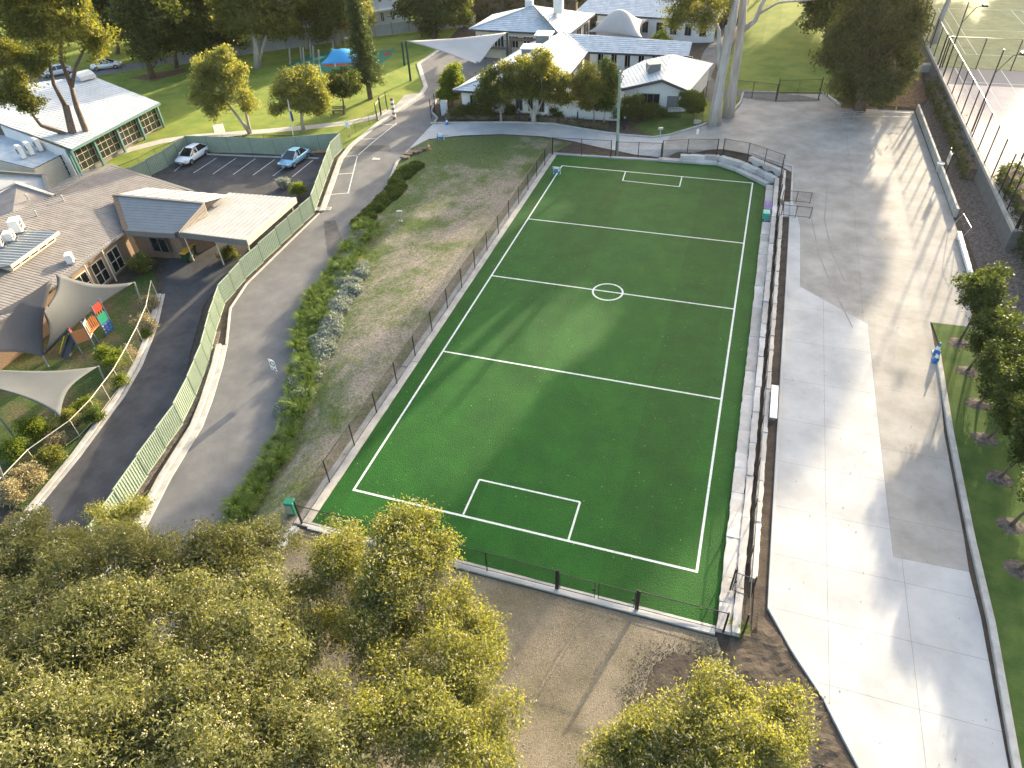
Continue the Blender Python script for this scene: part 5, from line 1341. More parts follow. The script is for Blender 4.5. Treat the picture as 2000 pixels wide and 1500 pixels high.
for k, (px, py, r, lb) in enumerate([(290, 236, 13, 'clipped dark bush under the hall windows by the end post'), (268, 248, 12, 'leafy bush under the hall windows beside the second post'), (249, 262, 9, 'small bush under the hall windows past the second post'), (236, 273, 13, 'pale green bush under the hall windows beside the path'), (216, 287, 15, 'large dark bush under the hall windows beside the third post')]):
    bush('hall_bush', lb, (px, py + 6), [(px - 4, py - 3, r * .8), (px + 5, py - 1, r * .8), (px, py - 6, r * .7)], 'leaf_hedge' if k != 3 else 'leaf_gum', 300 + k, group='bushes under the hall windows')

# ---------------- preschool with brown roof
zp = -1.1
pre = thing('preschool', 'low preschool with grey brown ribbed roof and brick walls beside the car park', 'building', at(200, 500, zp))
A = Plane3((242, 452), (125, 548), 1.9, 14, (120, 430))
A.build([(242, 452), (212, 478), (125, 548), (0, 628), (-110, 690), (-170, 560), (-40, 440), (106, 382), (214, 322), (290, 346), (372, 372), (224, 380)], 'roof', 'roof_brown', pre, 'groove', 0.30, 0.03)
r1, r2 = A.px(106, 382), A.px(214, 322)
MB().beam(r1 + Vector((0, 0, .04)), r2 + Vector((0, 0, .04)), 0.35, 0.12).build('ridge_cap', 'fascia_grey', pre)
# the slope behind the ridge, falling away
def slope_back(a, b, away, drop, parent, m, name='roof_slope', n=1):
    a = Vector(a); b = Vector(b); w = Vector(away); mb = MB(); K = 14
    for i in range(K):
        p = a.lerp(b, i / K); q = a.lerp(b, (i + 1) / K); o_ = Vector((0, 0, 0.04 if i % 2 else 0))
        mb.quad(p + o_, q + o_, q + w + o_ + Vector((0, 0, -drop)), p + w + o_ + Vector((0, 0, -drop)))
    return mb.build(name, m, parent)
aw_ = Vector((-A.n.x, -A.n.y, 0)).normalized() * 4.5
slope_back(r1, r2, aw_, 1.2, pre, 'roof_brown')
k2 = A.px(372, 372); slope_back(r2, k2, Vector((0.25, 0.5, 0)), 0.35, pre, 'roof_brown')
MB().beam(r2, k2, 0.3, 0.10).build('hip_cap', 'fascia_grey', pre)
# long gable to the left
g1, g2 = A.px(32, 358), A.px(106, 382)
lp = [at(32, 358, g2.z + 1.0), at(106, 382, g2.z), A.px(0, 420), at(-60, 392, g2.z)]
MB().slab([lp[0], lp[1], A.px(20, 432), at(-70, 420, g2.z)], 0.1).build('roof_slope', 'roof_brown', pre)
MB().beam(lp[0] + Vector((0, 0, .05)), lp[1] + Vector((0, 0, .05)), 0.3, 0.1).build('barge_cap', 'fascia_cream', pre)
MB().beam(lp[0] + Vector((0, 0, .05)), at(-60, 400, g2.z), 0.3, 0.1).build('barge_cap', 'fascia_cream', pre)
MB().slab([at(0, 345, 2.6), at(88, 346, 2.6), at(98, 378, 2.6), at(10, 384, 2.6), at(-70, 384, 2.6), at(-70, 345, 2.6)], 0.25).build('flat_roof', 'roof_cream', pre)
MB().beam(at(86, 344, 2.75), at(96, 376, 2.75), 0.35, 0.25).build('box_gutter', 'fascia_grey', pre)
MB().beam(at(-40, 333, 2.75), at(88, 343, 2.75), 0.25, 0.3).build('parapet', 'fascia_grey', pre)
# wing towards the carport
W = Plane3((250, 449), (340, 455), 2.15, 17, (300, 400))
W.build([(246, 449), (340, 455), (349, 452), (397, 397), (224, 381)], 'wing_roof', 'roof_steel', pre, 'course', 0.34, 0.02)
w1, w2 = W.px(224, 381), W.px(397, 397)
slope_back(w1, w2, Vector((0.4, 3.4, 0)), 0.75, pre, 'roof_cream')  # back slope given a paler colour for its sunlit side
MB().beam(w1 + Vector((0, 0, .04)), w2 + Vector((0, 0, .04)), 0.3, 0.08).build('ridge_cap', 'fascia_grey', pre)
v2 = W.px(246, 449); MB().beam(w1 + Vector((0, 0, .03)), v2 + Vector((0, 0, .03)), 0.45, 0.05).build('valley_gutter', 'bark_brown', pre)
f1_, f2_ = W.px(243, 450), W.px(340, 456)
MB().beam(f1_ - Vector((0, 0, .22)), f2_ - Vector((0, 0, .22)), 0.14, 0.50).build('fascia', 'fascia_grey', pre)
# battened gable end beside the carport
b0, b1 = W.px(349, 452), W.px(397, 397)
for i in range(26):
    p = b0.lerp(b1, i / 25) + Vector((0.1, -0.05, 0)); MB().box((p.x, p.y, (p.z + 2.0) / 2 + 0.06), (0.06, 0.06, max(0.12, p.z - 2.0)), 0.3).build('batten', 'fascia_cream', pre)
# walls below
def px2(px, py, z): p = at(px, py, z); return (p.x, p.y)
pw = MB()
ea, eb, ec = px2(246, 452, 1.9), px2(210, 481, 1.9), px2(120, 552, 1.9)
ins = Vector((-0.75, 0.45, 0))
i2 = lambda q, k=1.0: (q[0] + ins.x * k, q[1] + ins.y * k)
wallq(pw, i2(ea), i2(ec), zp - 0.4, 2.05); wallq(pw, i2(ec), i2(px2(-60, 670, 1.9)), zp - 0.6, 2.05)
fr0, fr1 = px2(246, 454, 1.8), px2(338, 460, 1.8)
wallq(pw, (fr0[0] - .3, fr0[1] + .8), (fr1[0] - .2, fr1[1] + .8), zp - 0.4, 2.0)
wallq(pw, (fr1[0] - .2, fr1[1] + .8), (w2.x - .1, w2.y), zp - 0.4, 2.05)
pw.build('wall', 'brick', pre)
window(pre, (fr0[0] + 1.6, fr0[1] + .8), (fr0[0] + 3.4, fr0[1] + .82), zp + 0.9, zp + 2.3, -0.12, 2, 1, frame='fascia_grey')
for k in (0.2, 0.45, 0.7):
    p = Vector((*i2(ea), 0)).lerp(Vector((*i2(ec), 0)), k); q = Vector((*i2(ea), 0)).lerp(Vector((*i2(ec), 0)), k + 0.17)
    window(pre, p, q, zp + 0.2, zp + 2.2, 0.12, 2, 2, frame='cream_paint')
MB().beam(A.px(240, 454) - Vector((0, 0, .1)), A.px(-110, 690) - Vector((0, 0, .1)), 0.16, 0.22).build('gutter', 'fascia_cream', pre)
for p in (px2(200, 489, 1.9), px2(165, 517, 1.9)): MB().tube([(p[0] - .1, p[1], zp - .3), (p[0] - .1, p[1], 1.85)], 0.07, 8).build('verandah_post', 'cream_paint', pre)
# clerestory with windows
cz = A.px(60, 480).z
c0, c1 = A.px(24, 530), A.px(108, 470)
ct = MB(); hcl = 0.75
cd = (c1 - c0); cd.z = 0; cd.normalize(); cs = Vector((-cd.y, cd.x, 0))
if cs.dot(Vector((A.u.x, A.u.y, 0))) < 0: cs = -cs
back0 = c0 + cs * 6.0; back1 = c1 + cs * 3.2
top0 = Vector((c0.x, c0.y, c1.z + hcl)); top1 = Vector((c1.x, c1.y, c1.z + hcl))
cle = MB(); P = [c0 - Vector((0, 0, .2)), c1 - Vector((0, 0, .2)), back1, back0]
wallq(cle, c0, c1, c0.z - 0.1, top0.z - 0.05); wallq(cle, c1, back1, c1.z - 0.1, top1.z - .05, top1.z); wallq(cle, c0, back0, c0.z - .3, top0.z - .05, top0.z); cle.build('clerestory_wall', 'cream_paint', pre)
o_ = cs * 0.5
rp = Plane3.__new__(Plane3); rp.p = top0 - o_; rp.d = cd; rp.n = Vector((0, 0, 1)); rp.u = cs
rp.build(None, 'clerestory_roof', 'roof_steel', pre, 'rib', 0.2, 0.05, 0.14, world=[top0 - o_ - cd * .3, top1 - o_ + cd * .3, top1 + cs * 3.4 + cd * .3, top0 + cs * 6.4 - cd * 3])
MB().beam(top0 - o_ - cd * .3 - Vector((0, 0, .1)), top1 - o_ + cd * .3 - Vector((0, 0, .1)), 0.1, 0.26).build('clerestory_fascia', 'fascia_cream', pre)
sgn = -0.1 if (Vector((-cd.y, cd.x, 0)).dot(cs) > 0) else 0.1
for i in range(5):
    p = c0.lerp(c1, (i + .08) / 5); q = c0.lerp(c1, (i + .92) / 5); window(pre, p, q, max(p.z, c1.z) + 0.12, top0.z - 0.25, sgn, 1, 1, frame='cream_paint')
for k, (px, py, s, lb) in enumerate([(38, 452, (1.1, 0.8, 1.0), 'large white box air conditioner on the clerestory roof'), (22, 470, (0.8, 0.7, 0.65), 'small white box air conditioner beside the large one on clerestory roof'), (0, 482, (0.8, 0.7, 0.65), 'white box air conditioner at the end of the clerestory roof')]):
    p = at(px, py, top0.z); ac_unit(lb, p + Vector((0, 0, 0.04)), 2.2, s)
p = A.px(140, 513); ac_unit('white air conditioner standing alone low on the brown ribbed roof', p + Vector((0, 0, 0.02)), 2.3, (0.8, 0.5, 0.7))
# vents and mast
for k, (px, py) in enumerate([(56, 391), (125, 393), (73, 423)]):
    p = A.px(px, py); MB().tube([p, p + Vector((0, 0, 0.5))], 0.06, 8).lathe(p + Vector((0, 0, 0.5)), [(0.11, 0), (0.11, 0.06), (0.02, 0.12)], 8).build('vent_pipe', 'galvanised', pre)
# carport
cpz = 2.0
K = [at(342, 455, cpz), at(482, 472, cpz), at(578, 388, cpz), at(446, 378, cpz)]
car = thing('carport', 'carport with pale ribbed roof and cream fascia beside the green fence', 'carport', Vector((K[0].x, K[0].y, zp)))
cp_ = Plane3.__new__(Plane3); cp_.p = K[0]; cp_.d = (K[1] - K[0]).normalized(); cp_.u = (K[3] - K[0]).normalized(); cp_.n = Vector((0, 0, 1))
cp_.build(None, 'roof', 'roof_cream', car, 'groove', 0.48, 0.12, 0.08, world=K)
for a, b, m, h in ((0, 1, 'fascia_grey', 0.55), (1, 2, 'fascia_cream', 0.55), (2, 3, 'bark_litter', 0.4)):
    MB().beam(K[a] - Vector((0, 0, .12)), K[b] - Vector((0, 0, .12)), 0.10, h).build('fascia', m, car)
for t_, w_ in ((0.06, 0.05), (0.5, 0.05), (0.95, 0.05), (0.95, 0.95), (0.06, 0.95)):
    p = K[0].lerp(K[1], t_).lerp(K[3].lerp(K[2], t_), w_); MB().tube([(p.x, p.y, float(H(p.x, p.y)) - .2), (p.x, p.y, cpz - .1)], 0.06, 8).build('post', 'cream_paint', car)
mat('bin_green', (0.02, 0.05, 0.03), 0.5); mat('bin_yellow', (0.62, 0.33, 0.03), 0.5, var=0.1, vscale=4)
for k in range(5):
    p = gnd(368 + k * 5.5, 512 - k * 7); b = thing('wheelie_bin', 'dark wheelie bin with yellow lid in the row under carport', 'bin', p, 'row of yellow lidded bins')
    MB().add([Vector(p) + Vector(v) for v in [(-.22, -.26, 0.08), (.22, -.26, 0.08), (.22, .26, .08), (-.22, .26, .08), (-.29, -.34, 1.0), (.29, -.34, 1.0), (.29, .34, 1.0), (-.29, .34, 1.0)]], [[3, 2, 1, 0], [4, 5, 6, 7], [0, 1, 5, 4], [1, 2, 6, 5], [2, 3, 7, 6], [3, 0, 4, 7]]).build('bin_body', 'bin_green', b)
    MB().bevbox(p + Vector((0, 0, 1.05)), (0.62, 0.74, 0.10), 0.04).build('lid', 'bin_yellow', b)
    for sx in (-.24, .24): MB().tube([p + Vector((sx - .03, .3, .1)), p + Vector((sx + .03, .3, .1))], 0.1, 10).build('wheel', 'grille_black', b)

# ---------------- school
mat('school_roof', (0.36, 0.41, 0.455), 0.5, col2=(0.54, 0.585, 0.62), vscale=1.3, spec=0.45, detail=12)
sch = thing('school_building', 'rambling white school building with pale blue tiled metal roofs', 'building', gnd(1040, 232))
def roofpx(e0, e1, ze, pitch, up, poly, parent=sch, gut='fascia_blue', zb=None):
    p = Plane3(e0, e1, ze, pitch, up, zb); o = p.build(poly, 'roof', 'school_roof', parent, 'course', 0.42, 0.05)
    if gut: MB().beam(p.px(*e0) - Vector((0, 0, .10)), p.px(*e1) - Vector((0, 0, .10)), 0.14, 0.24).build('gutter', gut, o)
    return p
ZE = 3.0
def wplane(P):
    """plane through world points, the first two on the eave"""
    q = Plane3.__new__(Plane3); q.p = P[0]; q.d = (P[1] - P[0]).normalized(); q.n = (P[1] - P[0]).cross(P[2] - P[0]).normalized()
    if q.n.z < 0: q.n = -q.n
    q.u = q.n.cross(q.d).normalized()
    if q.u.z < 0: q.u = -q.u
    return q
def roofw(P, parent=None, gut=True, m='school_roof'):
    P = [Vector(p) for p in P]; q = wplane(P)
    P = [p - q.n * (p - q.p).dot(q.n) for p in P]
    o = q.build(None, 'roof', m, parent, 'course', 0.42, 0.05, world=P)
    if gut: MB().beam(P[0] - Vector((0, 0, .10)), P[1] - Vector((0, 0, .10)), 0.14, 0.24).build('gutter', 'fascia_blue', o)
    return q
LF, RF, RB, LB = Vector((-17.0, 58.6, 3)), Vector((-4.4, 58.6, 3)), Vector((-4.5, 77.1, 3)), Vector((-13.6, 80.5, 3))
Rf, Rb = Vector((-10.8, 63.8, 4.65)), Vector((-9.0, 80.4, 4.55))
roofw([LF, RF, Rf], sch); c1 = roofw([RF, RB, Rb, Rf], sch); c1b = roofw([LB, LF, Rf, Rb], sch)
c2 = roofpx((1147, 101), (1345, 110), ZE, 20, (1230, 80), [(1147, 101), (1345, 110), (1352, 82), (1108, 65), (1096, 65)])
c3 = roofpx((916, 57), (1092, 66), ZE + 0.9, 22, (1040, 25), [(916, 57), (1092, 66), (1042, 11)])
c3b = roofpx((1112, 66), (1162, 27), ZE + 0.9, 22, (1060, 25), [(1092, 66), (1112, 66), (1162, 27), (1042, 11)], gut='fascia_blue')
ap3 = c3.px(1042, 11); co3 = c3.px(916, 57); roofw([co3 + Vector((0.6, 9.0, 0)), co3, ap3], sch)
c4 = roofpx((1122, 24), (1400, 42), ZE + 0.4, 18, (1240, 8), [(1122, 24), (1400, 42), (1420, 8), (1270, -6), (1155, -6)])
# the ridge and hip caps
for a, b in ((Rb, Vector((-4.6, 77.1, 3.0))), (Rf, Rb), (LF, Rf), (RF, Rf), (ap3, c3.px(1092, 66)), (co3, ap3)):
    MB().beam(a + Vector((0, 0, .06)), b + Vector((0, 0, .06)), 0.3, 0.12).build('ridge_cap', 'roof_white', sch)
# small roof monitors
for y in (76.5, 70.0):
    p = Vector((-10.6, y, 4.3)); MB().box(p + Vector((0, 0, 0.3)), (1.8, 2.2, 1.1), 0.1).build('roof_monitor', 'roof_steel', sch)
    MB().box(p + Vector((0.1, 0, 0.95)), (2.4, 2.6, 0.12), 0.1).build('monitor_roof', 'school_roof', sch)
# chimneys
for k, (px, py, s, h) in enumerate([(1091, 21, 1.3, 3.2), (1034, 9, 1.1, 1.0)]):
    p = c3.px(px, py); MB().bevbox(p + Vector((0, 0, h / 2 - .3)), (s, s * .8, h), 0.05).build('chimney', 'wall_white', sch)
# walls and openings
wm = MB(); A0 = Vector((-16.2, 59.4, 0)); A1 = Vector((-5.2, 59.4, 0)); A2 = Vector((-5.2, 77.6, 0)); A3 = Vector((-12.9, 80.4, 0))
wallq(wm, A0, A1, -0.3, ZE - 0.02); wallq(wm, A1, A2, -0.3, ZE - 0.02); wallq(wm, A0, A3, -0.3, ZE - 0.02)
wm.build('wall', 'wall_white', sch)
gwl = MB(); wallq(gwl, (-5.1, 60.2), (3.2, 60.6), -0.3, 2.0); gwl.thing('garden_wall', 'wall_white', 'white rendered garden wall behind the two upright street trees', 'wall')
for t0, t1 in ((.10, .17), (.24, .31), (.38, .45), (.52, .57), (.64, .71), (.78, .83), (.90, .96)):
    window(sch, A0.lerp(A1, t0), A0.lerp(A1, t1), 0.9, 2.3, -0.12, 2, 1, frame='fascia_grey')
for t0, t1 in ((.35, .45), (.55, .66), (.78, .92)): window(sch, A1.lerp(A2, t0), A1.lerp(A2, t1), 0.3, 2.4, -0.12, 2, 2)
c2a, c2b = at(1147, 103, ZE - .1), at(1345, 112, ZE - .1)
B0 = Vector((c2a.x, c2a.y, 0)) + Vector((0.3, 1.6, 0)); B1 = Vector((c2b.x, c2b.y, 0)) + Vector((-.3, 1.6, 0))
wm = MB(); wallq(wm, B0, B1, -0.2, ZE + .2); wm.build('wall', 'interior_red', sch)
for i in range(7):
    p = (B0 - Vector((0, 1.2, 0))).lerp(B1 - Vector((0, 1.2, 0)), (i + .3) / 7)
    MB().box((p.x, p.y, 1.4), (1.1, 0.3, 3.0)).build('column', 'wall_white', sch)
    q = B0.lerp(B1, (i + .72) / 7)
    window(sch, q - Vector((1.2, 0, 0)), q + Vector((1.2, 0, 0)), 0.9, 2.6, -0.15, 2, 1)
    MB().box((q.x, q.y - 0.6, 0.45), (2.3, 0.12, 0.9)).build('low_wall', 'wall_white', sch)
# upper left block walls and deck
u0, u1 = at(922, 60, ZE + .8), at(1090, 68, ZE + .8)
U0 = Vector((u0.x, u0.y, 0)) + Vector((.3, .7, 0)); U1 = Vector((u1.x, u1.y, 0)) + Vector((-.2, .7, 0))
wm = MB(); wallq(wm, U0, U1, -0.3, ZE + .95); v0 = at(1112, 68, ZE + .8); v1 = at(1160, 30, ZE + .8)
V0 = Vector((v0.x, v0.y, 0)) + Vector((-.7, .3, 0)); V1 = Vector((v1.x, v1.y, 0)) + Vector((-.7, 0, 0)); wallq(wm, V0, V1, -0.3, ZE + .95); wm.build('wall', 'wall_cream', sch)
for i in range(3): window(sch, V0.lerp(V1, .12 + i * .3), V0.lerp(V1, .32 + i * .3), 1.0, 3.2, -0.12, 2, 1)
for i in range(5): window(sch, U0.lerp(U1, .05 + i * .18), U0.lerp(U1, .17 + i * .18), 1.6, 3.2, -0.12, 3, 1)
d4 = [at(990, 64, 3.0), at(1068, 64, 3.0), at(1060, 77, 3.0), at(996, 76, 3.0)]
MB().slab(d4, 0.3).build('flat_deck_roof', 'timber_deck', sch)
for p in d4[2:]: MB().box((p.x, p.y, 1.4), (0.3, 0.3, 2.9)).build('column', 'timber_deck', sch)
for k, (px, py) in enumerate([(1018, 64), (1032, 65), (1045, 65)]):
    p = at(px, py, 3.0); ac_unit('white air conditioner on the school deck roof, %s from the pale sail' % ('first', 'second', 'third')[k], p, 0.05, (1.15, 0.5, 1.5))
# back wing walls
e = at(1165, 30, ZE + .3); e2_ = at(1398, 45, ZE + .3)
E0 = Vector((e.x, e.y, 0)) + Vector((0, .8, 0)); E1 = Vector((e2_.x, e2_.y, 0)) + Vector((0, .8, 0))
wm = MB(); wallq(wm, E0, E1, -0.3, ZE + .5); wm.build('wall', 'wall_white', sch)
for i in range(6): window(sch, E0.lerp(E1, .28 + i * .12), E0.lerp(E1, .33 + i * .12), 1.2, 2.7, -0.12, 2, 1, frame='fascia_grey')
# balcony with railing by the sail
b0, b1 = at(945, 92, 1.6), at(990, 95, 1.6)
bal = thing('balcony', 'dark balcony with steel railing beneath the pale triangular sail', 'balcony', Vector((b0.x, b0.y, 0)))
MB().slab([b0, b1, b1 + Vector((0, 2.5, 0)), b0 + Vector((0, 2.5, 0))], 0.2).build('deck', 'fascia_grey', bal)
for i in range(15):
    p = b0.lerp(b1, i / 14); MB().tube([p, p + Vector((0, 0, 1.1))], 0.03, 5).build('baluster', 'black_steel', bal)
MB().tube([b0 + Vector((0, 0, 1.1)), b1 + Vector((0, 0, 1.1))], 0.035, 6).build('handrail', 'black_steel', bal)
for p in (b0, b1): MB().box((p.x, p.y, 0.7), (0.25, 0.25, 1.7)).build('post', 'fascia_grey', bal)

# gabled building
gab = thing('gabled_building', 'small white gabled building with weathered pale tiled roof and glass door', 'building', gnd(1280, 225))
zgg = 0.3
gl = Plane3((1202, 148), (1214, 173), 3.0, 16, (1290, 140))
rf = gl.px(1294, 155); bk_ = gl.px(1255, 108)
o = gl.build([(1214, 173), (1200, 147), (1258, 118), (1312, 106), (1294, 155)], 'roof', 'school_roof', gab, 'course', 0.42, 0.05)
zr = rf.z
gr = Plane3.__new__(Plane3)
p1, p2, p3, p4 = rf, gl.px(1312, 106), at(1391, 128, 3.0), at(1347, 178, 3.0)
nn = (p4 - p1).cross(p2 - p1).normalized(); nn = nn if nn.z > 0 else -nn
gr.p = p4; gr.d = (p3 - p4).normalized(); gr.n = nn; gr.u = nn.cross(gr.d).normalized()
if gr.u.z < 0: gr.u = -gr.u
q3 = p3 - nn * (p3 - p4).dot(nn); q2 = p2 - nn * (p2 - p4).dot(nn)
gr.build(None, 'roof', 'school_roof', gab, 'course', 0.42, 0.05, world=[p4, q3, q2, p1])
s1, s2 = gl.px(1214, 173), p4
for a, b in ((s1, rf), (rf, s2)): MB().beam(a - Vector((0, .1, .12)), b - Vector((0, .1, .12)), 0.12, 0.32).build('barge_board', 'fascia_blue', gab)
F0 = Vector((s1.x, s1.y, 0)) + Vector((.3, .5, 0)); F1 = Vector((s2.x, s2.y, 0)) + Vector((-.3, .5, 0)); FM = Vector((rf.x, rf.y + .5, 0))
fm = F0.lerp(F1, (FM - F0).dot((F1 - F0).normalized()) / (F1 - F0).length)
wm = MB(); wallq(wm, F0, fm, -.2, 2.9, zr - .25); wallq(wm, fm, F1, -.2, zr - .25, 2.9)
sd_ = Vector((gl.px(1202, 148).x + .5, gl.px(1202, 148).y, 0)); wallq(wm, F0, sd_, -.2, 2.95); wallq(wm, F1, Vector((p3.x - .4, p3.y, 0)), -.2, 2.95)
wm.build('wall', 'wall_white', gab)
window(gab, F0.lerp(F1, .28), F0.lerp(F1, .57), 0.25, 2.4, -0.12, 3, 1, frame='fascia_grey', name='sliding_door')
window(gab, F0.lerp(F1, .70), F0.lerp(F1, .88), 1.0, 2.2, -0.12, 2, 1, frame='fascia_grey', glass='roof_steel')
MB().box(gl.px(1272, 140) + Vector((.2, 0, .5)), (1.5, 1.2, 1.0), 0.4).build('roof_monitor', 'roof_steel', gab)
rl = thing('railing', 'black vertical bar railing in front of the white gabled building', 'railing', gnd(1285, 226))
ra, rb = gnd(1283, 226), gnd(1328, 232)
for i in range(17):
    p = ra.lerp(rb, i / 16); MB().tube([p, p + Vector((0, 0, 1.1))], 0.018, 5).build('baluster', 'black_steel', rl)
for z in (0.1, 1.1): MB().tube([ra + Vector((0, 0, z)), rb + Vector((0, 0, z))], 0.025, 5).build('rail', 'black_steel', rl)

# ---------------- white apartments behind the fence
mat('apartment_white', (0.55, 0.56, 0.58), 0.85, col2=(0.64, 0.65, 0.66), vscale=0.6)
apt = thing('apartment_block', 'pale apartment block with dark windows behind the grey boundary fence', 'building', gnd(620, 40))
a0, a1 = gnd(545, 62), gnd(700, 40); a2, a3 = gnd(720, 58), gnd(800, 46)
def blk(a, b, dep, h, rows, cols, m='apartment_white'):
    a = Vector((a.x, a.y, 0)); b = Vector((b.x, b.y, 0)); d = (b - a).normalized(); s = Vector((-d.y, d.x, 0)) * dep
    MB().prism([a, b, b + s, a + s], -0.3, h).build('wall', m, apt)
    for r in range(rows):
        for c in range(cols):
            p = a.lerp(b, (c + .3) / cols); q = a.lerp(b, (c + .62) / cols)
            window(apt, p, q, 1.0 + r * 3.0, 2.4 + r * 3.0, -0.10, 2, 1)
    MB().prism([a - s * .05, b - s * .05, b + s * 1.05, a + s * 1.05], h, h + 0.4).build('parapet', 'white_paint', apt)
blk(a0, a1, 12, 7.5, 2, 6); blk(a2, a3, 12, 8.5, 3, 4)
for r in (1, 2):
    p = a2.lerp(a3, .1); q = a2.lerp(a3, .75); d = Vector((0.25, -1.4, 0))
    MB().slab([p + Vector((0, 0, r * 3)), q + Vector((0, 0, r * 3)), q + d + Vector((0, 0, r * 3)), p + d + Vector((0, 0, r * 3))], 0.2).build('balcony', 'white_paint', apt)
# grey boundary fence
bf = thing('boundary_fence', 'grey panelled boundary fence in front of the pale apartments', 'fence', gnd(545, 96))
mat('fence_grey', (0.33, 0.35, 0.37), 0.8, var=0.08, vscale=1.0)
line_px = [(350, 128), (470, 108), (560, 96), (640, 85), (700, 76), (800, 64), (930, 52)]
L3 = [gnd(*p) for p in line_px]
for a, b in zip(L3, L3[1:]):
    n = max(1, round((b - a).length / 3.2))
    for i in range(n):
        p = a.lerp(b, i / n); q = a.lerp(b, (i + 1) / n)
        MB().beam(p.lerp(q, .01) + Vector((0, 0, 0.95)), p.lerp(q, .99) + Vector((0, 0, .95)), 0.05, 1.75).build('panel', 'fence_grey', bf)
        MB().box(p + Vector((0, 0, 1.0)), (0.1, 0.1, 2.1)).build('post', 'fascia_grey', bf)
# lane and cars beyond the hall
# ------------------------------------------------------------------ shade sails
mat('sail_grey', (0.072, 0.080, 0.086), 0.85, var=0.05, vscale=0.8)
mat('sail_shaded', (0.075, 0.075, 0.08), 0.85, var=0.05, vscale=0.8)  # sail fabric with the shadow over it put into the colour
mat('sail_white', (0.42, 0.41, 0.395), 0.8, var=0.04, vscale=0.8)
mat('sail_blue', (0.03, 0.26, 0.52), 0.7, var=0.06, vscale=0.8)
mat('post_green', (0.025, 0.06, 0.045), 0.5)
def sail(mb, c, k=0.16, sag=0.35, n=14, t=0.02, crown=0.0):
    """a stretched sheet over four corners with hollow edges"""
    c = [Vector(p) for p in c]; V = []
    for j in range(n + 1):
        for i in range(n + 1):
            u, v = i / n, j / n
            uu = 0.5 + (u - 0.5) * (1 - k * math.sin(math.pi * v)); vv = 0.5 + (v - 0.5) * (1 - k * math.sin(math.pi * u))
            p = c[0].lerp(c[1], uu).lerp(c[3].lerp(c[2], uu), vv)
            p.z += -sag * math.sin(math.pi * u) * math.sin(math.pi * v) + crown * (math.sin(math.pi * u) * math.sin(math.pi * v)) ** 1.0
            V.append(p)
    W = n + 1; lo = [p - Vector((0, 0, t)) for p in V]; N = len(V)
    F = []
    for j in range(n):
        for i in range(n):
            a = j * W + i; F += [[a, a + 1, a + W + 1, a + W], [N + a, N + a + W, N + a + W + 1, N + a + 1]]
    edge = [i for i in range(W)] + [j * W + n for j in range(1, W)] + [n * W + i for i in range(n - 1, -1, -1)] + [j * W for j in range(n - 1, 0, -1)]
    for a, b in zip(edge, edge[1:] + edge[:1]): F.append([a, N + a, N + b, b])
    return mb.add(V + lo, F)
def sail_thing(label, corners, m, posts=(), k=0.16, sag=0.35, crown=0.0, pm='galvanised', pr=0.07, name='shade_sail'):
    t = thing(name, label, 'shade sail', Vector((corners[0][0], corners[0][1], float(H(corners[0][0], corners[0][1])))))
    sail(MB(), corners, k, sag, crown=crown).build('fabric', m, t, smooth=True)
    for b, tp in posts: MB().tube([Vector(b) - Vector((0, 0, .2)), Vector(tp)], pr, 8).build('post', pm, t)
    return t
def post_top(bpx, tpx):
    b = gnd(*bpx); return b, Vector((pin(b, *tpx)))
b1, t1 = post_top((277, 594), (262, 551)); b2, t2 = post_top((94, 716), (84, 695))
T = at(108, 535, 3.2)
sail_thing('large grey shade sail with a raised fold over the preschool playground', [T, t1, t2, at(86, 610, 2.7)], 'sail_grey', [(b1, t1), (b2, t2)], 0.20, 0.25)
b3 = gnd(-40, 705)
sail_thing('shade sail darkened for its shadow, tucked between the preschool roof and the grey sail', [at(104, 542, 2.9), t2 + Vector((0, 0, -0.15)), at(-60, 690, 2.0), at(-70, 640, 2.3)], 'sail_shaded', [(b3, at(-60, 690, 2.0))], 0.14, 0.2)
b4, t4 = post_top((205, 745), (192, 715)); b5 = gnd(118, 850); t5 = at(117, 815, 1.3)
sail_thing('lower grey shade sail stretched to a point above the garden', [at(-40, 722, 1.9), t4, t5, at(-50, 745, 1.7)], 'sail_grey', [(b4, t4), (gnd(28, 855), at(-12, 800, 1.6)), (gnd(15, 960), at(-5, 905, 1.6))], 0.22, 0.2)
# white sail across the school road
p1b = gnd(802, 158); p1t = pin(p1b, 793, 80); p0b = gnd(790, 128); p0t = pin(p0b, 785, 82)
pr_ = at(990, 63, 5.0); plw = at(932, 124, 2.6); b6 = gnd(932, 150)
sail_thing('pale triangular shade sail stretched over the school road on tall green poles', [p1t, pr_, plw + Vector((.2, .2, 0)), plw], 'sail_white', [(p1b, p1t), (p0b, p0t), (Vector((pr_.x, pr_.y, 0)), pr_)], 0.10, 0.2, pm='post_green', pr=0.16)
# domed white sail in the courtyard
dc = [at(1145, 62, 2.4), at(1255, 74, 2.4), at(1268, 36, 3.2), at(1165, 42, 3.2)]
sail_thing('domed white shade canopy in the school courtyard', dc, 'sail_white', [(Vector((p.x, p.y, 0)), p) for p in dc], 0.22, 0.0, crown=2.4, pm='white_paint')
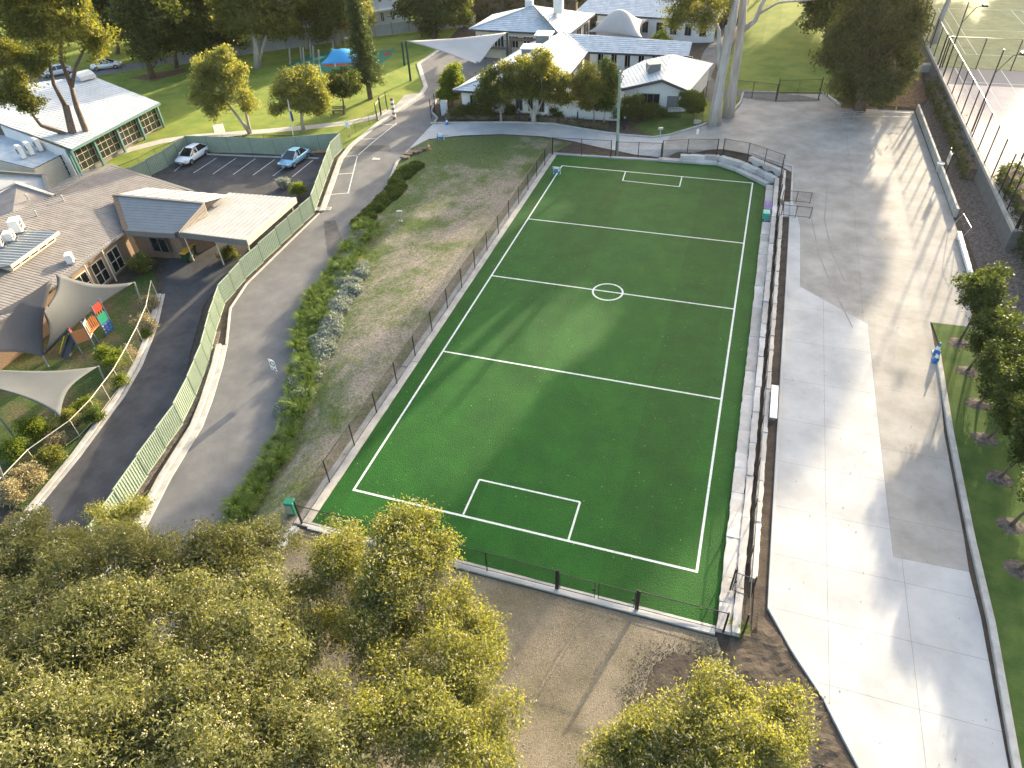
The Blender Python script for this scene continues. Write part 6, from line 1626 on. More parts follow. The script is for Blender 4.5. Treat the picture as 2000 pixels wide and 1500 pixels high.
# blue canopy over the far playground
bc = [gnd(640, 138), gnd(700, 136), gnd(712, 112), gnd(662, 110)]
tops = [at(624, 126, 2.2), at(706, 124, 2.2), at(708, 96, 2.6), at(648, 95, 2.6)]
sail_thing('bright blue hipped shade canopy over the far playground', tops, 'sail_blue', [(Vector((p.x, p.y, 0)), p) for p in tops], 0.10, 0.0, crown=0.9, pm='white_paint')
pg = G2((560, 128), (600, 108), (640, 102), (760, 98), (772, 92), (764, 110), (740, 128), (690, 138), (630, 142))
sheet('playground_surface', [(p.x, p.y) for p in pg], 0.02, 'rubber_green')
pg = G2((632, 130), (690, 127), (690, 116), (650, 112), (630, 119)); sheet('playground_surface', [(p.x, p.y) for p in pg], 0.026, 'rubber_red')
pg = G2((745, 112), (756, 101), (764, 100), (760, 108)); sheet('playground_surface', [(p.x, p.y) for p in pg], 0.026, 'rubber_red')
mat('wood_grey', (0.30, 0.28, 0.25), 0.8)
for k, (bx, by, ty) in enumerate([(567, 126, 95), (588, 118, 88), (594, 132, 93), (607, 112, 80), (613, 124, 90), (624, 133, 97), (651, 100, 76)]):
    b = gnd(bx, by); t_ = pin(b, bx - 2, ty)
    MB().tube([b, t_], 0.13, 8).thing('playground_pole', 'wood_grey', 'tall weathered timber pole standing in the green playground surface', 'pole', 'timber poles in the far playground')
# playground tower
tw = thing('play_tower', 'small timber play tower with red roof beside the boundary fence', 'play tower', gnd(688, 90))
p = gnd(688, 90)
for dx in (-.8, .8):
    for dy in (-.8, .8): MB().box(p + Vector((dx, dy, 1.6)), (0.14, 0.14, 3.2)).build('post', 'wood_grey', tw)
MB().box(p + Vector((0, 0, 1.3)), (1.9, 1.9, 0.12)).build('platform', 'wood_grey', tw)
MB().add([p + Vector(v) for v in [(-1.1, -1.1, 3.1), (1.1, -1.1, 3.1), (1.1, 1.1, 3.1), (-1.1, 1.1, 3.1), (0, 0, 4.0)]], [[0, 1, 4], [1, 2, 4], [2, 3, 4], [3, 0, 4], [3, 2, 1, 0]]).build('roof', 'rubber_red', tw)
MB().beam(p + Vector((0.9, -0.9, 1.3)), p + Vector((1.2, -3.2, 0.2)), 0.6, 0.1).build('slide', 'interior_red', tw)

# ------------------------------------------------------------------ preschool garden
garden = G2((60, 1000), (150, 890), (235, 775), (270, 715), (300, 640), (315, 575))
gpoly = [(p.x - 0.45, p.y) for p in garden] + [(-31.5, 20.0), (-31.8, 12.0), (-33.2, 5.0), (-33.5, -6)]
patch_mat('garden_grass', (0.135, 0.105, 0.070), None, (0.060, 0.095, 0.028), 0.5, 7.0, 0.46, 0.66)
sheet('lawn', gpoly, -0.005, 'garden_grass')
mat('plastic_red', (0.45, 0.05, 0.03), 0.5); mat('plastic_orange', (0.52, 0.20, 0.08), 0.55); mat('plastic_green', (0.02, 0.22, 0.13), 0.5); mat('plastic_blue', (0.03, 0.11, 0.35), 0.5); mat('plastic_yellow', (0.55, 0.48, 0.10), 0.5); mat('post_blue', (0.10, 0.14, 0.20), 0.4)
ply = thing('play_equipment', 'colourful climbing frame with orange panels, slide and arched bridge under the sail', 'playground', gnd(180, 680))
g0 = gnd(180, 685); gz0 = g0.z
feet = {'a': (160, 691), 'b': (187, 681), 'c': (191, 669), 'd': (208, 656), 'e': (223, 642), 'f': (152, 668)}
F3 = {k: gnd(*v) for k, v in feet.items()}
hgt = {'a': 2.3, 'b': 2.6, 'c': 2.4, 'd': 2.9, 'e': 2.9, 'f': 2.2}
for k, p in F3.items(): MB().tube([p, p + Vector((0, 0, hgt[k]))], 0.055, 8).build('post', 'post_blue', ply)
def panel(a, b, z0, z1, m, name='panel', t=0.05):
    mb = MB(); wallq(mb, a, b, gz0 + z0, gz0 + z1, t=t); return mb.build(name, m, ply)
panel(F3['f'], F3['a'], 1.1, 1.8, 'plastic_red'); panel(F3['a'], F3['b'], 1.0, 2.0, 'plastic_orange'); panel(F3['c'], F3['b'], 1.0, 2.3, 'cream_paint')
MB().slab([F3[k] + Vector((0, 0, 1.0)) for k in ('f', 'a', 'b', 'c')], 0.08).build('platform', 'plastic_orange', ply)
# arched bridge with bars
for s_, zz in ((F3['b'], 0), (F3['c'], 0)):
    for j in range(9):
        q = s_.lerp(F3['d' if s_ is F3['b'] else 'e'], j / 8); h = 1.0 + 0.35 * math.sin(math.pi * j / 8)
        MB().box(q + Vector((0, 0, h + .45)), (0.05, 0.05, 0.95)).build('bar', 'plastic_orange', ply)
MB().slab([F3[k] + Vector((0, 0, 1.25)) for k in ('b', 'c', 'e', 'd')], 0.08).build('bridge_deck', 'plastic_orange', ply)
panel(F3['d'], F3['e'], 1.1, 1.9, 'plastic_green'); panel(F3['d'], F3['e'], 2.2, 2.8, 'plastic_red')
panel(F3['d'], F3['e'], 0.15, 1.05, 'plastic_blue')
for k in range(9):
    q = F3['d'].lerp(F3['e'], .15 + .35 * (k % 3)); MB().lathe(q + Vector((0.02, -0.08, 0.3 + 0.28 * (k // 3))), [(0.02, -.05), (0.08, 0), (0.02, .05)], 8).build('climbing_hold', ('plastic_yellow', 'plastic_red', 'plastic_green')[k % 3], ply)
s0 = F3['f'].lerp(F3['a'], .5) + Vector((0, 0, 1.1)); s1 = gnd(130, 704) + Vector((0, 0, .15)); dd = (s1 - s0).normalized(); sd = Vector((-dd.y, dd.x, 0)).normalized() * 0.32
sl = MB().quad(s0 - sd, s1 - sd, s1 + sd, s0 + sd); sl.beam(s0 - sd + Vector((0, 0, .1)), s1 - sd + Vector((0, 0, .1)), .05, .22).beam(s0 + sd + Vector((0, 0, .1)), s1 + sd + Vector((0, 0, .1)), .05, .22); sl.build('slide', 'sail_grey', ply)
lad = MB(); l0 = F3['f'] + Vector((-.5, 0, 1.2)); l1 = gnd(116, 690)
for o_ in (0, .4): lad.tube([l0 + Vector((o_, 0, 0)), l1 + Vector((o_, 0, 0))], 0.03, 5)
lad.build('ladder_rail', 'plastic_yellow', ply)
# pale railed fence curving along the garden
rail_px = [(292, 548), (283, 597), (265, 640), (245, 680), (222, 722), (200, 752), (178, 782), (140, 822), (60, 880), (0, 945)]
FR = [gnd(px + 16, py + 30) for px, py in rail_px]
cream_wire = mat('wire_cream', (0.22, 0.20, 0.16), 0.6)
chain_fence('pale cream topped mesh fence curving along the preschool garden', FR, 1.5, 2.4, m='cream_paint', wm='wire_cream', pr=0.025, explicit=True, wire=0.003)

# plants along the garden fence
def gbush(label, px, py, r, lm, seed, **k):
    return bush('garden_shrub', label, (px, py + r * .7), [(px - r * .35, py, r * .7), (px + r * .4, py + 2, r * .65), (px, py - r * .4, r * .6)], lm, seed, group='shrubs in the preschool garden', ll=0.16, lw=0.07, sub=14, per=20, spread=0.16, **k)
for i, (px, py, r, lm, lb) in enumerate([(276, 515, 26, 'leaf_gum', 'cream flowering shrub tree against the brick wall by the driveway'), (295, 592, 16, 'leaf_dry', 'dry straw coloured shrub at the fence top by the post'), (283, 635, 22, 'leaf_dry', 'dry brown shrub halfway along the mesh fence'), (283, 652, 9, 'leaf_fresh', 'small yellow green shrub beside the kerb'),
                                        (205, 695, 20, 'leaf_fresh', 'bright green shrub below the climbing frame'), (232, 706, 24, 'leaf_fresh', 'glossy green shrub against the mesh fence below climbing frame'), (250, 690, 13, 'leaf_dry', 'straw shrub behind the glossy green shrub'), (232, 745, 14, 'leaf_fresh', 'yellow green shrub by the fence end near the lower sail'),
                                        (168, 795, 22, 'leaf_fresh', 'spiky yellow green shrub at the point of the lower sail'), (185, 815, 18, 'leaf_hedge', 'dark leafy shrub beside the kerb below the lower sail'), (140, 820, 22, 'leaf_gum', 'olive shrub beside the spiky yellow green shrub'), (70, 840, 32, 'leaf_fresh', 'large golden green shrub on the garden lawn'), (30, 885, 30, 'leaf_fresh', 'golden green shrub beside a white post'), (95, 895, 26, 'leaf_gum', 'dull olive shrub along the lower kerb'), (60, 930, 30, 'leaf_dry', 'wispy pale shrub along the lower kerb'), (20, 970, 30, 'leaf_dry', 'wispy orange tinted shrub at the lower garden end'), (110, 860, 16, 'leaf_dry', 'rusty twiggy shrub between the golden shrubs'),
                                        (445, 497, 17, 'leaf_gum', 'olive bush between carport corner and green fence'), (583, 372, 17, 'leaf_fresh', 'bright yellow green bush behind the carport roof'), (556, 358, 13, 'leaf_grey', 'feathery grey green shrub behind the carport roof')]):
    gbush(lb, px, py, r, lm, 400 + i, blossoms=3.0 if i == 0 else 0)

# ------------------------------------------------------------------ road side planting
def tuft(seed, n, h, spread, w=0.022):
    rng = np.random.default_rng(seed); V = []; Fq = []
    for i in range(n):
        a = rng.uniform(0, 2 * math.pi); r0 = rng.uniform(0, .10); L = h * rng.uniform(.7, 1.15); sp = spread * rng.uniform(.4, 1.1)
        d = np.array([math.cos(a), math.sin(a)]); s = np.array([-d[1], d[0]]) * w
        pts = [(r0, 0.0), (r0 + sp * .35, L * .65), (r0 + sp * .8, L * .9), (r0 + sp * 1.25, L * .78)]
        k = len(V)
        for j, (r, z) in enumerate(pts):
            ww = (1, .9, .6, .1)[j]
            V += [(d[0] * r - s[0] * ww, d[1] * r - s[1] * ww, z), (d[0] * r + s[0] * ww, d[1] * r + s[1] * ww, z)]
        for j in range(3): Fq.append([k + 2 * j, k + 2 * j + 1, k + 2 * j + 3, k + 2 * j + 2])
    return np.array(V), np.array(Fq)
tv = [tuft(500 + i, 130, 0.72, 0.62) for i in range(4)]
tm = []
for i, (V, Fq) in enumerate(tv):
    o = fast_mesh('grass_clump', V, Fq, 'leaf_strap'); tm.append(o.data); bpy.data.objects.remove(o)
rng = random.Random(9)
def along_road(y): return float(np.interp(y, _ry, _rx))
y = -5.0
while y < 31.0:
    wd = 2.3 if y > 6 else 1.7
    for r in range(3 if y > 6 else 2):
        x = along_road(y) + 0.55 + r * 0.72 + rng.uniform(-.22, .22); yy = y + rng.uniform(-.25, .25)
        o = bpy.data.objects.new('grass_clump', tm[rng.randrange(4)]); COL.objects.link(o)
        o.location = onground(x, yy, 0.0); o.rotation_euler = (0, 0, rng.uniform(0, 6.28)); s = rng.uniform(.8, 1.35); o.scale = (s, s, s * rng.uniform(.85, 1.1))
        tag(o, 'clump of arching strappy grass beside the kerb of the long curved road', 'grass clump', 'strappy grass clumps along the road kerb')
    y += 0.82
# blue grey ground cover and dry clumps in a ribbon above the grasses
def mound_mesh(seed, leafm, R=0.7, h=0.5, n=1100, ll=.2, lw=.085, name='ground_cover'):
    rng = np.random.default_rng(seed); d = rng.normal(0, 1, (n, 3)); d[:, 2] = np.abs(d[:, 2]); d /= np.linalg.norm(d, axis=1, keepdims=True)
    P = d * np.array([R, R, h]) * rng.uniform(.6, 1.05, (n, 1)); V, Fq = leaves(rng, P, 4, 0.06, ll, lw)
    V[:, 2] = np.maximum(V[:, 2], -0.02)
    o = fast_mesh(name, V, Fq, leafm); m = o.data; bpy.data.objects.remove(o); return m
gm = [mound_mesh(520 + i, 'leaf_grey') for i in range(3)]; dm = [mound_mesh(530 + i, 'leaf_dry', .55, .4) for i in range(2)]; em = [mound_mesh(540 + i, 'leaf_hedge', .75, .5, 900, .16, .08) for i in range(3)]
ribbon = [(700, 465), (690, 500), (695, 530), (680, 560), (668, 590), (655, 615), (648, 640), (632, 665), (625, 690), (612, 715), (600, 740), (585, 775), (572, 800)]
rp_ = [gnd(*p) for p in ribbon]
rib = resample(rp_, 0.42)
for i, p in enumerate(rib):
    for j in range(3):
        x = p.x + rng.uniform(-.75, .65); yy = p.y + rng.uniform(-.3, .3); dry = rng.random() < 0.16
        o = bpy.data.objects.new('dry_shrub' if dry else 'ground_cover', (dm if dry else gm)[rng.randrange(2)]); COL.objects.link(o)
        o.location = onground(x, yy); o.rotation_euler = (0, 0, rng.uniform(0, 6.28)); s = rng.uniform(.7, 1.25); o.scale = (s, s, s)
        tag(o, 'dry straw coloured shrub among the blue grey ground cover' if dry else 'blue grey mounding ground cover plant in the ribbon above the grasses', 'shrub', 'dry shrubs in the ground cover ribbon' if dry else 'blue grey ground cover plants')
for k, (px, py) in enumerate([(566, 828), (556, 855), (545, 880), (536, 895)]):
    o = bpy.data.objects.new('ground_cover', gm[k % 3]); COL.objects.link(o); o.location = gnd(px, py); o.scale = (.75, .75, 1.1)
    tag(o, 'rounded grey shrub at the lower end of the ground cover ribbon', 'shrub', 'rounded grey shrubs at the ribbon end')
green = [gnd(*p) for p in [(808, 325), (795, 340), (775, 365), (755, 388), (735, 408), (718, 425), (700, 445)]]
for i, p in enumerate(resample(green, 0.6)):
    for j in range(2):
        o = bpy.data.objects.new('ground_cover', em[rng.randrange(3)]); COL.objects.link(o); o.location = onground(p.x + rng.uniform(-.7, .5), p.y + rng.uniform(-.3, .3)); s = rng.uniform(.75, 1.15); o.scale = (s, s, s); o.rotation_euler = (0, 0, rng.uniform(0, 6.28))
        tag(o, 'leafy dark green ground cover plant by the upper road kerb', 'shrub', 'dark green ground cover plants')
# weeds at the wall end
for k, (px, py) in enumerate([(1435, 1222), (1452, 1232), (1443, 1236)]):
    o = bpy.data.objects.new('weed_clump', tm[k]); COL.objects.link(o); o.location = gnd(px, py); o.scale = (.5, .5, .45); tag(o, 'small bright weed clump at the end of the sandstone wall', 'weed', 'weeds at the wall end')

# ------------------------------------------------------------------ cars
mat('car_white', (0.72, 0.73, 0.74), 0.25, coat=0.6, spec=0.5); mat('car_blue', (0.16, 0.36, 0.52), 0.25, coat=0.6, spec=0.5, metal=0.15); mat('car_glass', (0.012, 0.014, 0.018), 0.05, spec=0.8)
mat('tyre', (0.015, 0.015, 0.015), 0.85); mat('rim', (0.42, 0.43, 0.44), 0.3, metal=0.8); mat('lamp_glass', (0.55, 0.57, 0.58), 0.1, spec=0.8); mat('lamp_red', (0.35, 0.02, 0.02), 0.2)
def car(label, p, heading, paint, sedan=False, L=4.45, group=None):
    t = thing('parked_car', label, 'car', p, group); M = Matrix.Translation(Vector(p)) @ Matrix.Rotation(heading, 4, 'Z')
    T = lambda x, y, z: M @ Vector((x, y, z)); hl = L / 2; w = 0.88
    st = [(-hl, .45, .78, .62), (-hl + .12, .30, .88, .80), (-hl + .6, .24, .93, .87), (-.5, .22, .92, .89), (.6, .22, .90, .89), (hl - 1.25, .24, .86, .88), (hl - .5, .26, .76, .84), (hl - .12, .32, .66, .74), (hl, .42, .58, .58)]
    mb = MB(); n = 10
    for x, zb, zs, hw in st:
        prof = [(hw * .86, zb), (hw * .98, zb + .1), (hw, (zb + zs) / 2), (hw * .97, zs - .08), (hw * .86, zs)]
        for y, z in prof: mb.v.append(tuple(T(x, y, z)))
        for y, z in prof[::-1]: mb.v.append(tuple(T(x, -y, z)))
    for i in range(len(st) - 1):
        for j in range(n): mb.f.append([i * n + j, i * n + (j + 1) % n, (i + 1) * n + (j + 1) % n, (i + 1) * n + j])
    mb.f.append(list(range(n))); mb.f.append([(len(st) - 1) * n + n - 1 - j for j in range(n)])
    body = mb.build('body', paint, t, smooth=True)
    r0, r1 = (-hl + .75, -hl + 1.35) if sedan else (-hl + .22, -hl + .95)
    gh = [(r0, .90, .92, .78), (r1, 1.40, .89, .58), (-.2, 1.45, .90, .60), (.22, 1.40, .90, .57), (1.22, .88, .87, .74)]
    # greenhouse glass
    g = MB()
    for x, zt, zb, hw in gh:
        g.v += [tuple(T(x, .80, min(zb, zt))), tuple(T(x, hw, zt)), tuple(T(x, -hw, zt)), tuple(T(x, -.80, min(zb, zt)))]
    for i in range(4):
        for j in range(3): g.f.append([i * 4 + j, i * 4 + j + 1, i * 4 + j + 5, i * 4 + j + 4])
    g.build('windows', 'car_glass', t)
    rf = MB()
    for i in (1, 2, 3):
        x, zt, zb, hw = gh[i]; rf.v += [tuple(T(x, hw + .012, zt - .03)), tuple(T(x, hw * .7, zt + .025)), tuple(T(x, -hw * .7, zt + .025)), tuple(T(x, -hw - .012, zt - .03))]
    for i in range(2):
        for j in range(3): rf.f.append([i * 4 + j, i * 4 + j + 1, i * 4 + j + 5, i * 4 + j + 4])
    rf.build('roof', paint, t, smooth=True)
    for sy in (-1, 1):
        for (xa, za, ya), (xb, zb, yb) in (((gh[0][0], gh[0][1], .78), (gh[1][0], gh[1][1], .60)), ((-.15, .92, .815), (-.2, 1.43, .62)), ((gh[4][0], gh[4][1], .78), (gh[3][0], gh[3][1], .60))):
            MB().beam(T(xa, sy * ya, za), T(xb, sy * yb, zb), 0.07, 0.05).build('pillar', paint, t)
        MB().bevbox(T(.72, sy * .98, .98), (.2, .14, .13), .03, heading).build('mirror', paint, t)
        MB().box(T(hl - .26, sy * .60, .63), (.32, .30, .13), heading + sy * -.35).build('headlight', 'lamp_glass', t)
        MB().box(T(-hl + .10, sy * .62, .76), (.14, .30, .14), heading).build('tail_light', 'lamp_red', t)
        for x in (hl - .85, -hl + .85):
            wl = MB().tube([T(x, sy * .72, .315), T(x, sy * .90, .315)], .315, 18).build('wheel', 'tyre', t)
            MB().tube([T(x, sy * .86, .315), T(x, sy * .912, .315)], .20, 12).build('rim', 'rim', wl)
        for xx in (.0, -.95): MB().box(T(xx, sy * .895, .78), (.16, .03, .03), heading).build('door_handle', paint, t)
    MB().box(T(hl - .04, 0, .46), (.08, 1.0, .18), heading).build('grille', 'grille_black', t)
    MB().box(T(hl + .012, 0, .40), (.02, .38, .11), heading).build('number_plate', 'cream_paint', t)
    return t
def car_at(label, f, b, paint, sedan):
    F_, B_ = gnd(*f), gnd(*b); d = F_ - B_; c = (F_ + B_) / 2; car(label, onground(c.x, c.y, 0.01), math.atan2(d.y, d.x), paint, sedan)
car_at('white hatchback parked in the end bay beside the green fence', (362, 323), (394, 300), 'car_white', False)
car_at('light blue sedan parked in front of the green steel fence', (562, 329), (592, 306), 'car_blue', True)
car_at('white car parked on the lane beyond the hall roof', (98, 150), (128, 144), 'car_white', False)
car_at('white utility parked on the lane under the dark trees', (226, 132), (194, 136), 'car_white', True)
lane = G2((60, 172), (130, 158), (240, 140), (360, 118), (470, 100), (462, 92), (350, 108), (230, 128), (120, 145), (50, 158))
sheet('lane', [(p.x, p.y) for p in lane], 0.01, 'asphalt')
lawn_fence('thin black fence between the lane and the hall lawn', [(188, 152), (240, 143), (300, 133), (370, 121), (440, 110)], 1.2, 4.0, False)
bp_ = G2((250, 153), (300, 158), (365, 140), (360, 134), (300, 142)); sheet('garden_bed', [(p.x, p.y) for p in bp_], 0.008, 'bark_litter')

# ------------------------------------------------------------------ poles, signs and small things
mat('pole_green', (0.20, 0.26, 0.20), 0.8, col2=(0.30, 0.36, 0.29), vscale=2.0, stretch=(2, 2, .3))
ub = gnd(1205, 302); ut = pin(ub, 1211, 140)
up = thing('utility_pole', 'tall weathered green grey utility pole beside the end fence', 'pole', ub)
MB().tube([ub - Vector((0, 0, .3)), ub.lerp(ut, .5), ut], [.17, .15, .12], 10).build('shaft', 'pole_green', up)
MB().lathe(ut, [(.13, 0), (.13, .06), (.05, .1)], 10).build('cap', 'galvanised', up)
c_ = [ut - Vector((0, 0, .2))]; e_ = gl.px(1272, 142) + Vector((0, 0, 1.0))
for i in range(1, 9):
    f = i / 8; q = c_[0].lerp(e_, f); q.z -= 0.8 * math.sin(math.pi * f); c_.append(q)
MB().tube(c_, 0.02, 5).build('service_wire', 'sail_white', up)
fb = gnd(573, 268); ft = pin(fb, 562, 195)
fl = thing('flagpole', 'white flagpole with a small hanging flag on the lawn', 'flagpole', fb)
MB().tube([fb, ft], [.06, .04], 8).build('pole', 'white_paint', fl)
fg = MB(); q = fb.lerp(ft, .72); fg.quad(q, q + Vector((.35, -.1, -.15)), q + Vector((.32, -.05, -1.1)), q + Vector((.02, 0, -1.3))); fg.quad(q + Vector((0, -.02, 0)), q + Vector((.2, -.3, -.2)), q + Vector((.15, -.25, -1.2)), q + Vector((.0, -.02, -1.3))); fg.build('flag', 'plastic_blue', fl)
def sign(label, basepx, toppx, w, h, rz, m='white_paint', marks=()):
    b = gnd(*basepx); t_ = pin(b, *toppx); hz = t_.z - b.z; s = thing('sign', label, 'sign', b)
    MB().tube([b - Vector((0, 0, .1)), b + Vector((0, 0, hz))], .03, 6).build('post', 'galvanised', s)
    M = Matrix.Translation(b + Vector((0, 0, hz - h / 2))) @ Matrix.Rotation(rz, 4, 'Z')
    c = M @ Vector((0, -.045, 0)); bd = MB().box(c, (w, .02, h), rz).build('board', m, s)
    for (x, z, ww, hh, mm) in marks: MB().box(M @ Vector((x * w, -.058, z * h)), (ww * w, .006, hh * h), rz).build('marking', mm, bd)
    ring = MB(); 
    return s, M, bd
s, M, bd = sign('white road sign with a ring symbol beside the long curved road', (543, 740), (537, 700), .62, .95, -0.25, marks=[(-.28, -.36, .2, .12, 'grille_black'), (.22, -.36, .36, .12, 'grille_black'), (-.36, .1, .08, .5, 'fence_grey')])
ring = MB(); P_ = [M @ Vector((.06 + .19 * math.cos(a), -.058, .14 + .19 * math.sin(a))) for a in np.linspace(0, 2 * math.pi, 19)]
ring.tube(P_, .03, 5, cap=False); ring.build('ring_symbol', 'grille_black', bd)
sign('white notice sign beside the school road fence', (683, 268), (678, 236), .75, .8, -0.3, marks=[(0, .22, .7, .08, 'fence_grey'), (0, 0, .7, .06, 'fence_grey'), (-.1, -.2, .5, .06, 'fence_grey')])
# school gate frames and striped pillar
for k, (a, b, h, lb) in enumerate([((737, 236), (744, 226), 1.9, 'black gate leaf folded beside the school road path'), ((745, 224), (757, 215), 2.0, 'open black gate frame beside the striped pillar')]):
    gate(lb, gnd(*a), gnd(*b), h, 1)
pb = gnd(771, 232); sp = thing('striped_pillar', 'tall pillar striped red and white beside the open school gate', 'pillar', pb)
for i in range(9): MB().box(pb + Vector((0, 0, .14 + i * .28)), (.34, .34, .279), .2).build('band', 'white_paint' if i % 2 else 'interior_red', sp)
gate('black gate leaf with bars at the planted corner of the school road', gnd(843, 232), gnd(851, 222), 2.2, 1)
bs = gnd(868, 226); tot = thing('sign_totem', 'pale rounded sign panel with orange edge beside the corner gate', 'sign', bs)
MB().bevbox(bs + Vector((0, 0, .95)), (.75, .14, 1.9), .12).build('panel', 'roof_paleblue', tot); MB().bevbox(bs + Vector((.45, .02, .95)), (.14, .16, 1.95), .05).build('edge', 'fascia_cream', tot)
# bollard lights
mat('bollard', (0.03, 0.025, 0.06), 0.4)
for k, (px, py) in enumerate([(1014, 237), (1128, 240), (1219, 254)]):
    b = gnd(px, py); t = thing('bollard_light', 'dark bollard light in the garden bed, %s from the sign panel' % ('first', 'second', 'third')[k], 'bollard', b, 'bollard lights along the drive')
    MB().tube([b, b + Vector((0, 0, 1.35))], .09, 10).build('shaft', 'bollard', t); MB().tube([b + Vector((0, 0, 1.35)), b + Vector((0, 0, 1.5))], .10, 10).build('lens', 'sail_white', t)
# taps and valve posts
for k, (px, py, lb) in enumerate([(783, 432, 'small grey valve post on the grassy embankment'), (1289, 268, 'grey valve post on the lawn beside the curved kerb')]):
    b = gnd(px, py); t = thing('valve_post', lb, 'valve', b)
    MB().tube([b, b + Vector((0, 0, .9))], .06, 8).build('stem', 'galvanised', t); MB().box(b + Vector((0, 0, .98)), (.5, .22, .2), .3).build('valve_head', 'galvanised', t); MB().tube([b + Vector((0, 0, .01)), b + Vector((0, 0, .05))], .2, 10).build('foot', 'kerb_concrete', t)
b = gnd(1362, 262); MB().lathe(b, [(.14, 0), (.14, .45), (.10, .55), (.02, .6)], 12).thing('marker_post', 'white_paint', 'short white marker post on the kerb edge lawn', 'post')
# cones
mat('cone_blue', (0.03, 0.17, 0.40), 0.5); mat('cone_white', (.72, .73, .72), .5); mat('cone_orange', (.6, .2, .04), .5)
def cone(label, b, m='cone_blue', s=1.0, group=None):
    t = thing('traffic_cone', label, 'cone', b, group); b = Vector(b)
    MB().bevbox(b + Vector((0, 0, .025 * s)), (.42 * s, .42 * s, .05 * s), .012).build('base', m, t)
    MB().lathe(b + Vector((0, 0, .05 * s)), [(.17 * s, 0), (.125 * s, .26 * s)], 14).build('cone_body', m, t)
    MB().lathe(b + Vector((0, 0, .31 * s)), [(.127 * s, 0), (.085 * s, .22 * s)], 14).build('collar', 'cone_white', t)
    MB().lathe(b + Vector((0, 0, .53 * s)), [(.083 * s, 0), (.035 * s, .24 * s)], 14).build('tip', m, t)
    return t
cone('blue traffic cone with white collar nearest the grass kerb end', gnd(1827, 706), s=1.15)
cone('blue traffic cone standing behind the other at the kerb end', gnd(1828, 690), s=1.15)
cone('blue and white traffic cone at the corner of the planted bed', gnd(873, 243), s=1.0)
cone('pale cone with orange base on the embankment edge', gnd(838, 291), 'cone_orange', 1.0)
# folded blue things at the entrance and on the turf
for k, (px, py, lb) in enumerate([(861, 274, 'blue and white folding barrier on the curve of the entrance drive'), (1087, 341, 'blue and white folding barrier on the corner of the turf')]):
    b = gnd(px, py, .02) if k == 0 else at(px, py, .02); t = thing('folding_barrier', lb, 'barrier', b)
    for sx in (-.35, .35):
        MB().beam(b + Vector((sx, -.2, 0)), b + Vector((sx, 0, .8)), .06, .06).build('leg', 'cone_blue', t); MB().beam(b + Vector((sx, .2, 0)), b + Vector((sx, 0, .8)), .06, .06).build('leg', 'cone_white', t)
    MB().beam(b + Vector((-.42, 0, .72)), b + Vector((.42, 0, .72)), .05, .22).build('board', 'cone_white', t); MB().beam(b + Vector((-.42, -.12, .35)), b + Vector((.42, -.12, .35)), .05, .18).build('board', 'cone_blue', t)
# bench on the soil strip
bz = onground(22.55, 13.2); be = thing('bench', 'long white bench on the soil strip beside the sandstone wall', 'bench', bz)
p0, p1 = gnd(1511, 762), gnd(1510, 828); cy = (p0.y + p1.y) / 2; ln = abs(p0.y - p1.y)
be.location = onground(22.5, cy)
for k in range(3): MB().box(Vector((22.36 + k * .145, cy, be.location.z + .45)), (.135, ln, .04)).build('seat_slat', 'white_paint', be)
for yy in (-.4, 0, .4):
    MB().box(Vector((22.5, cy + yy * ln, be.location.z + .21)), (.36, .06, .42)).build('leg', 'galvanised', be)
# purple grille ladder and teal box on the stone steps
mat('purple_plastic', (.10, .06, .32), .5); mat('teal_plastic', (.04, .34, .27), .5)
b = Vector((20.95, 40.3, .32)); cr = thing('purple_crate', 'purple slatted crate standing on the stone steps beside the turf', 'crate', b)
for k in range(7): MB().box(b + Vector((.05, -.6 + k * .24, .42)), (.5, .16, .06)).build('slat', 'purple_plastic', cr)
for sx in (-.2, .3): MB().box(b + Vector((sx, .12, .22)), (.06, 1.7, .40)).build('side_panel', 'purple_plastic', cr)
b = Vector((20.9, 38.9, .25)); tb = thing('storage_box', 'teal plastic storage box in front of the purple crate', 'box', b)
MB().bevbox(b + Vector((0, 0, .28)), (.55, .85, .5), .04).build('tub', 'teal_plastic', tb); MB().bevbox(b + Vector((0, 0, .56)), (.6, .9, .08), .03).build('lid', 'teal_plastic', tb)
# green cabinet by the fence corner
b = gnd(572, 1000); cb = thing('utility_cabinet', 'small green utility cabinet beside the fence corner post', 'cabinet', b)
MB().bevbox(b + Vector((0, 0, .45)), (.5, .42, .9), .04, .2).build('cabinet_body', 'plastic_green', cb); MB().bevbox(b + Vector((0, 0, .93)), (.56, .48, .07), .03, .2).build('lid', 'plastic_green', cb); MB().box(b + Vector((0.02, -.225, .45)), (.4, .02, .7), .2).build('door', 'colorbond', cb)
# drain pit, bench and rocks
dp = gnd(632, 408); MB().box(dp + Vector((0, 0, .02)), (1.5, .7, .04), .25).thing('drain_grate', 'kerb_concrete', 'concrete framed drain pit at the end of the green fence', 'drain')
for k in range(9):
    q = dp + Vector((-.6 + k * .15, (-.6 + k * .15) * .25, .045)); MB().box(q, (.05, .55, .02), .25).build('grate_bar', 'grille_black', bpy.data.objects['drain_grate']).location
bn = gnd(663, 223); bt = thing('park_bench', 'dark park bench under the small round lawn tree', 'bench', bn)
for k in range(3): MB().box(bn + Vector((0, -.15 + k * .15, .45)), (1.7, .12, .05), .3).build('seat_slat', 'timber_deck', bt)
for k in range(2): MB().box(bn + Vector((-.08, .32, .65 + k * .18)), (1.7, .04, .13), .3).build('backrest_slat', 'timber_deck', bt)
for sx in (-.7, .7): MB().box(bn + Vector((sx, sx * .3, .22)), (.06, .5, .44), .3).build('leg', 'black_steel', bt)
rngb = random.Random(3)
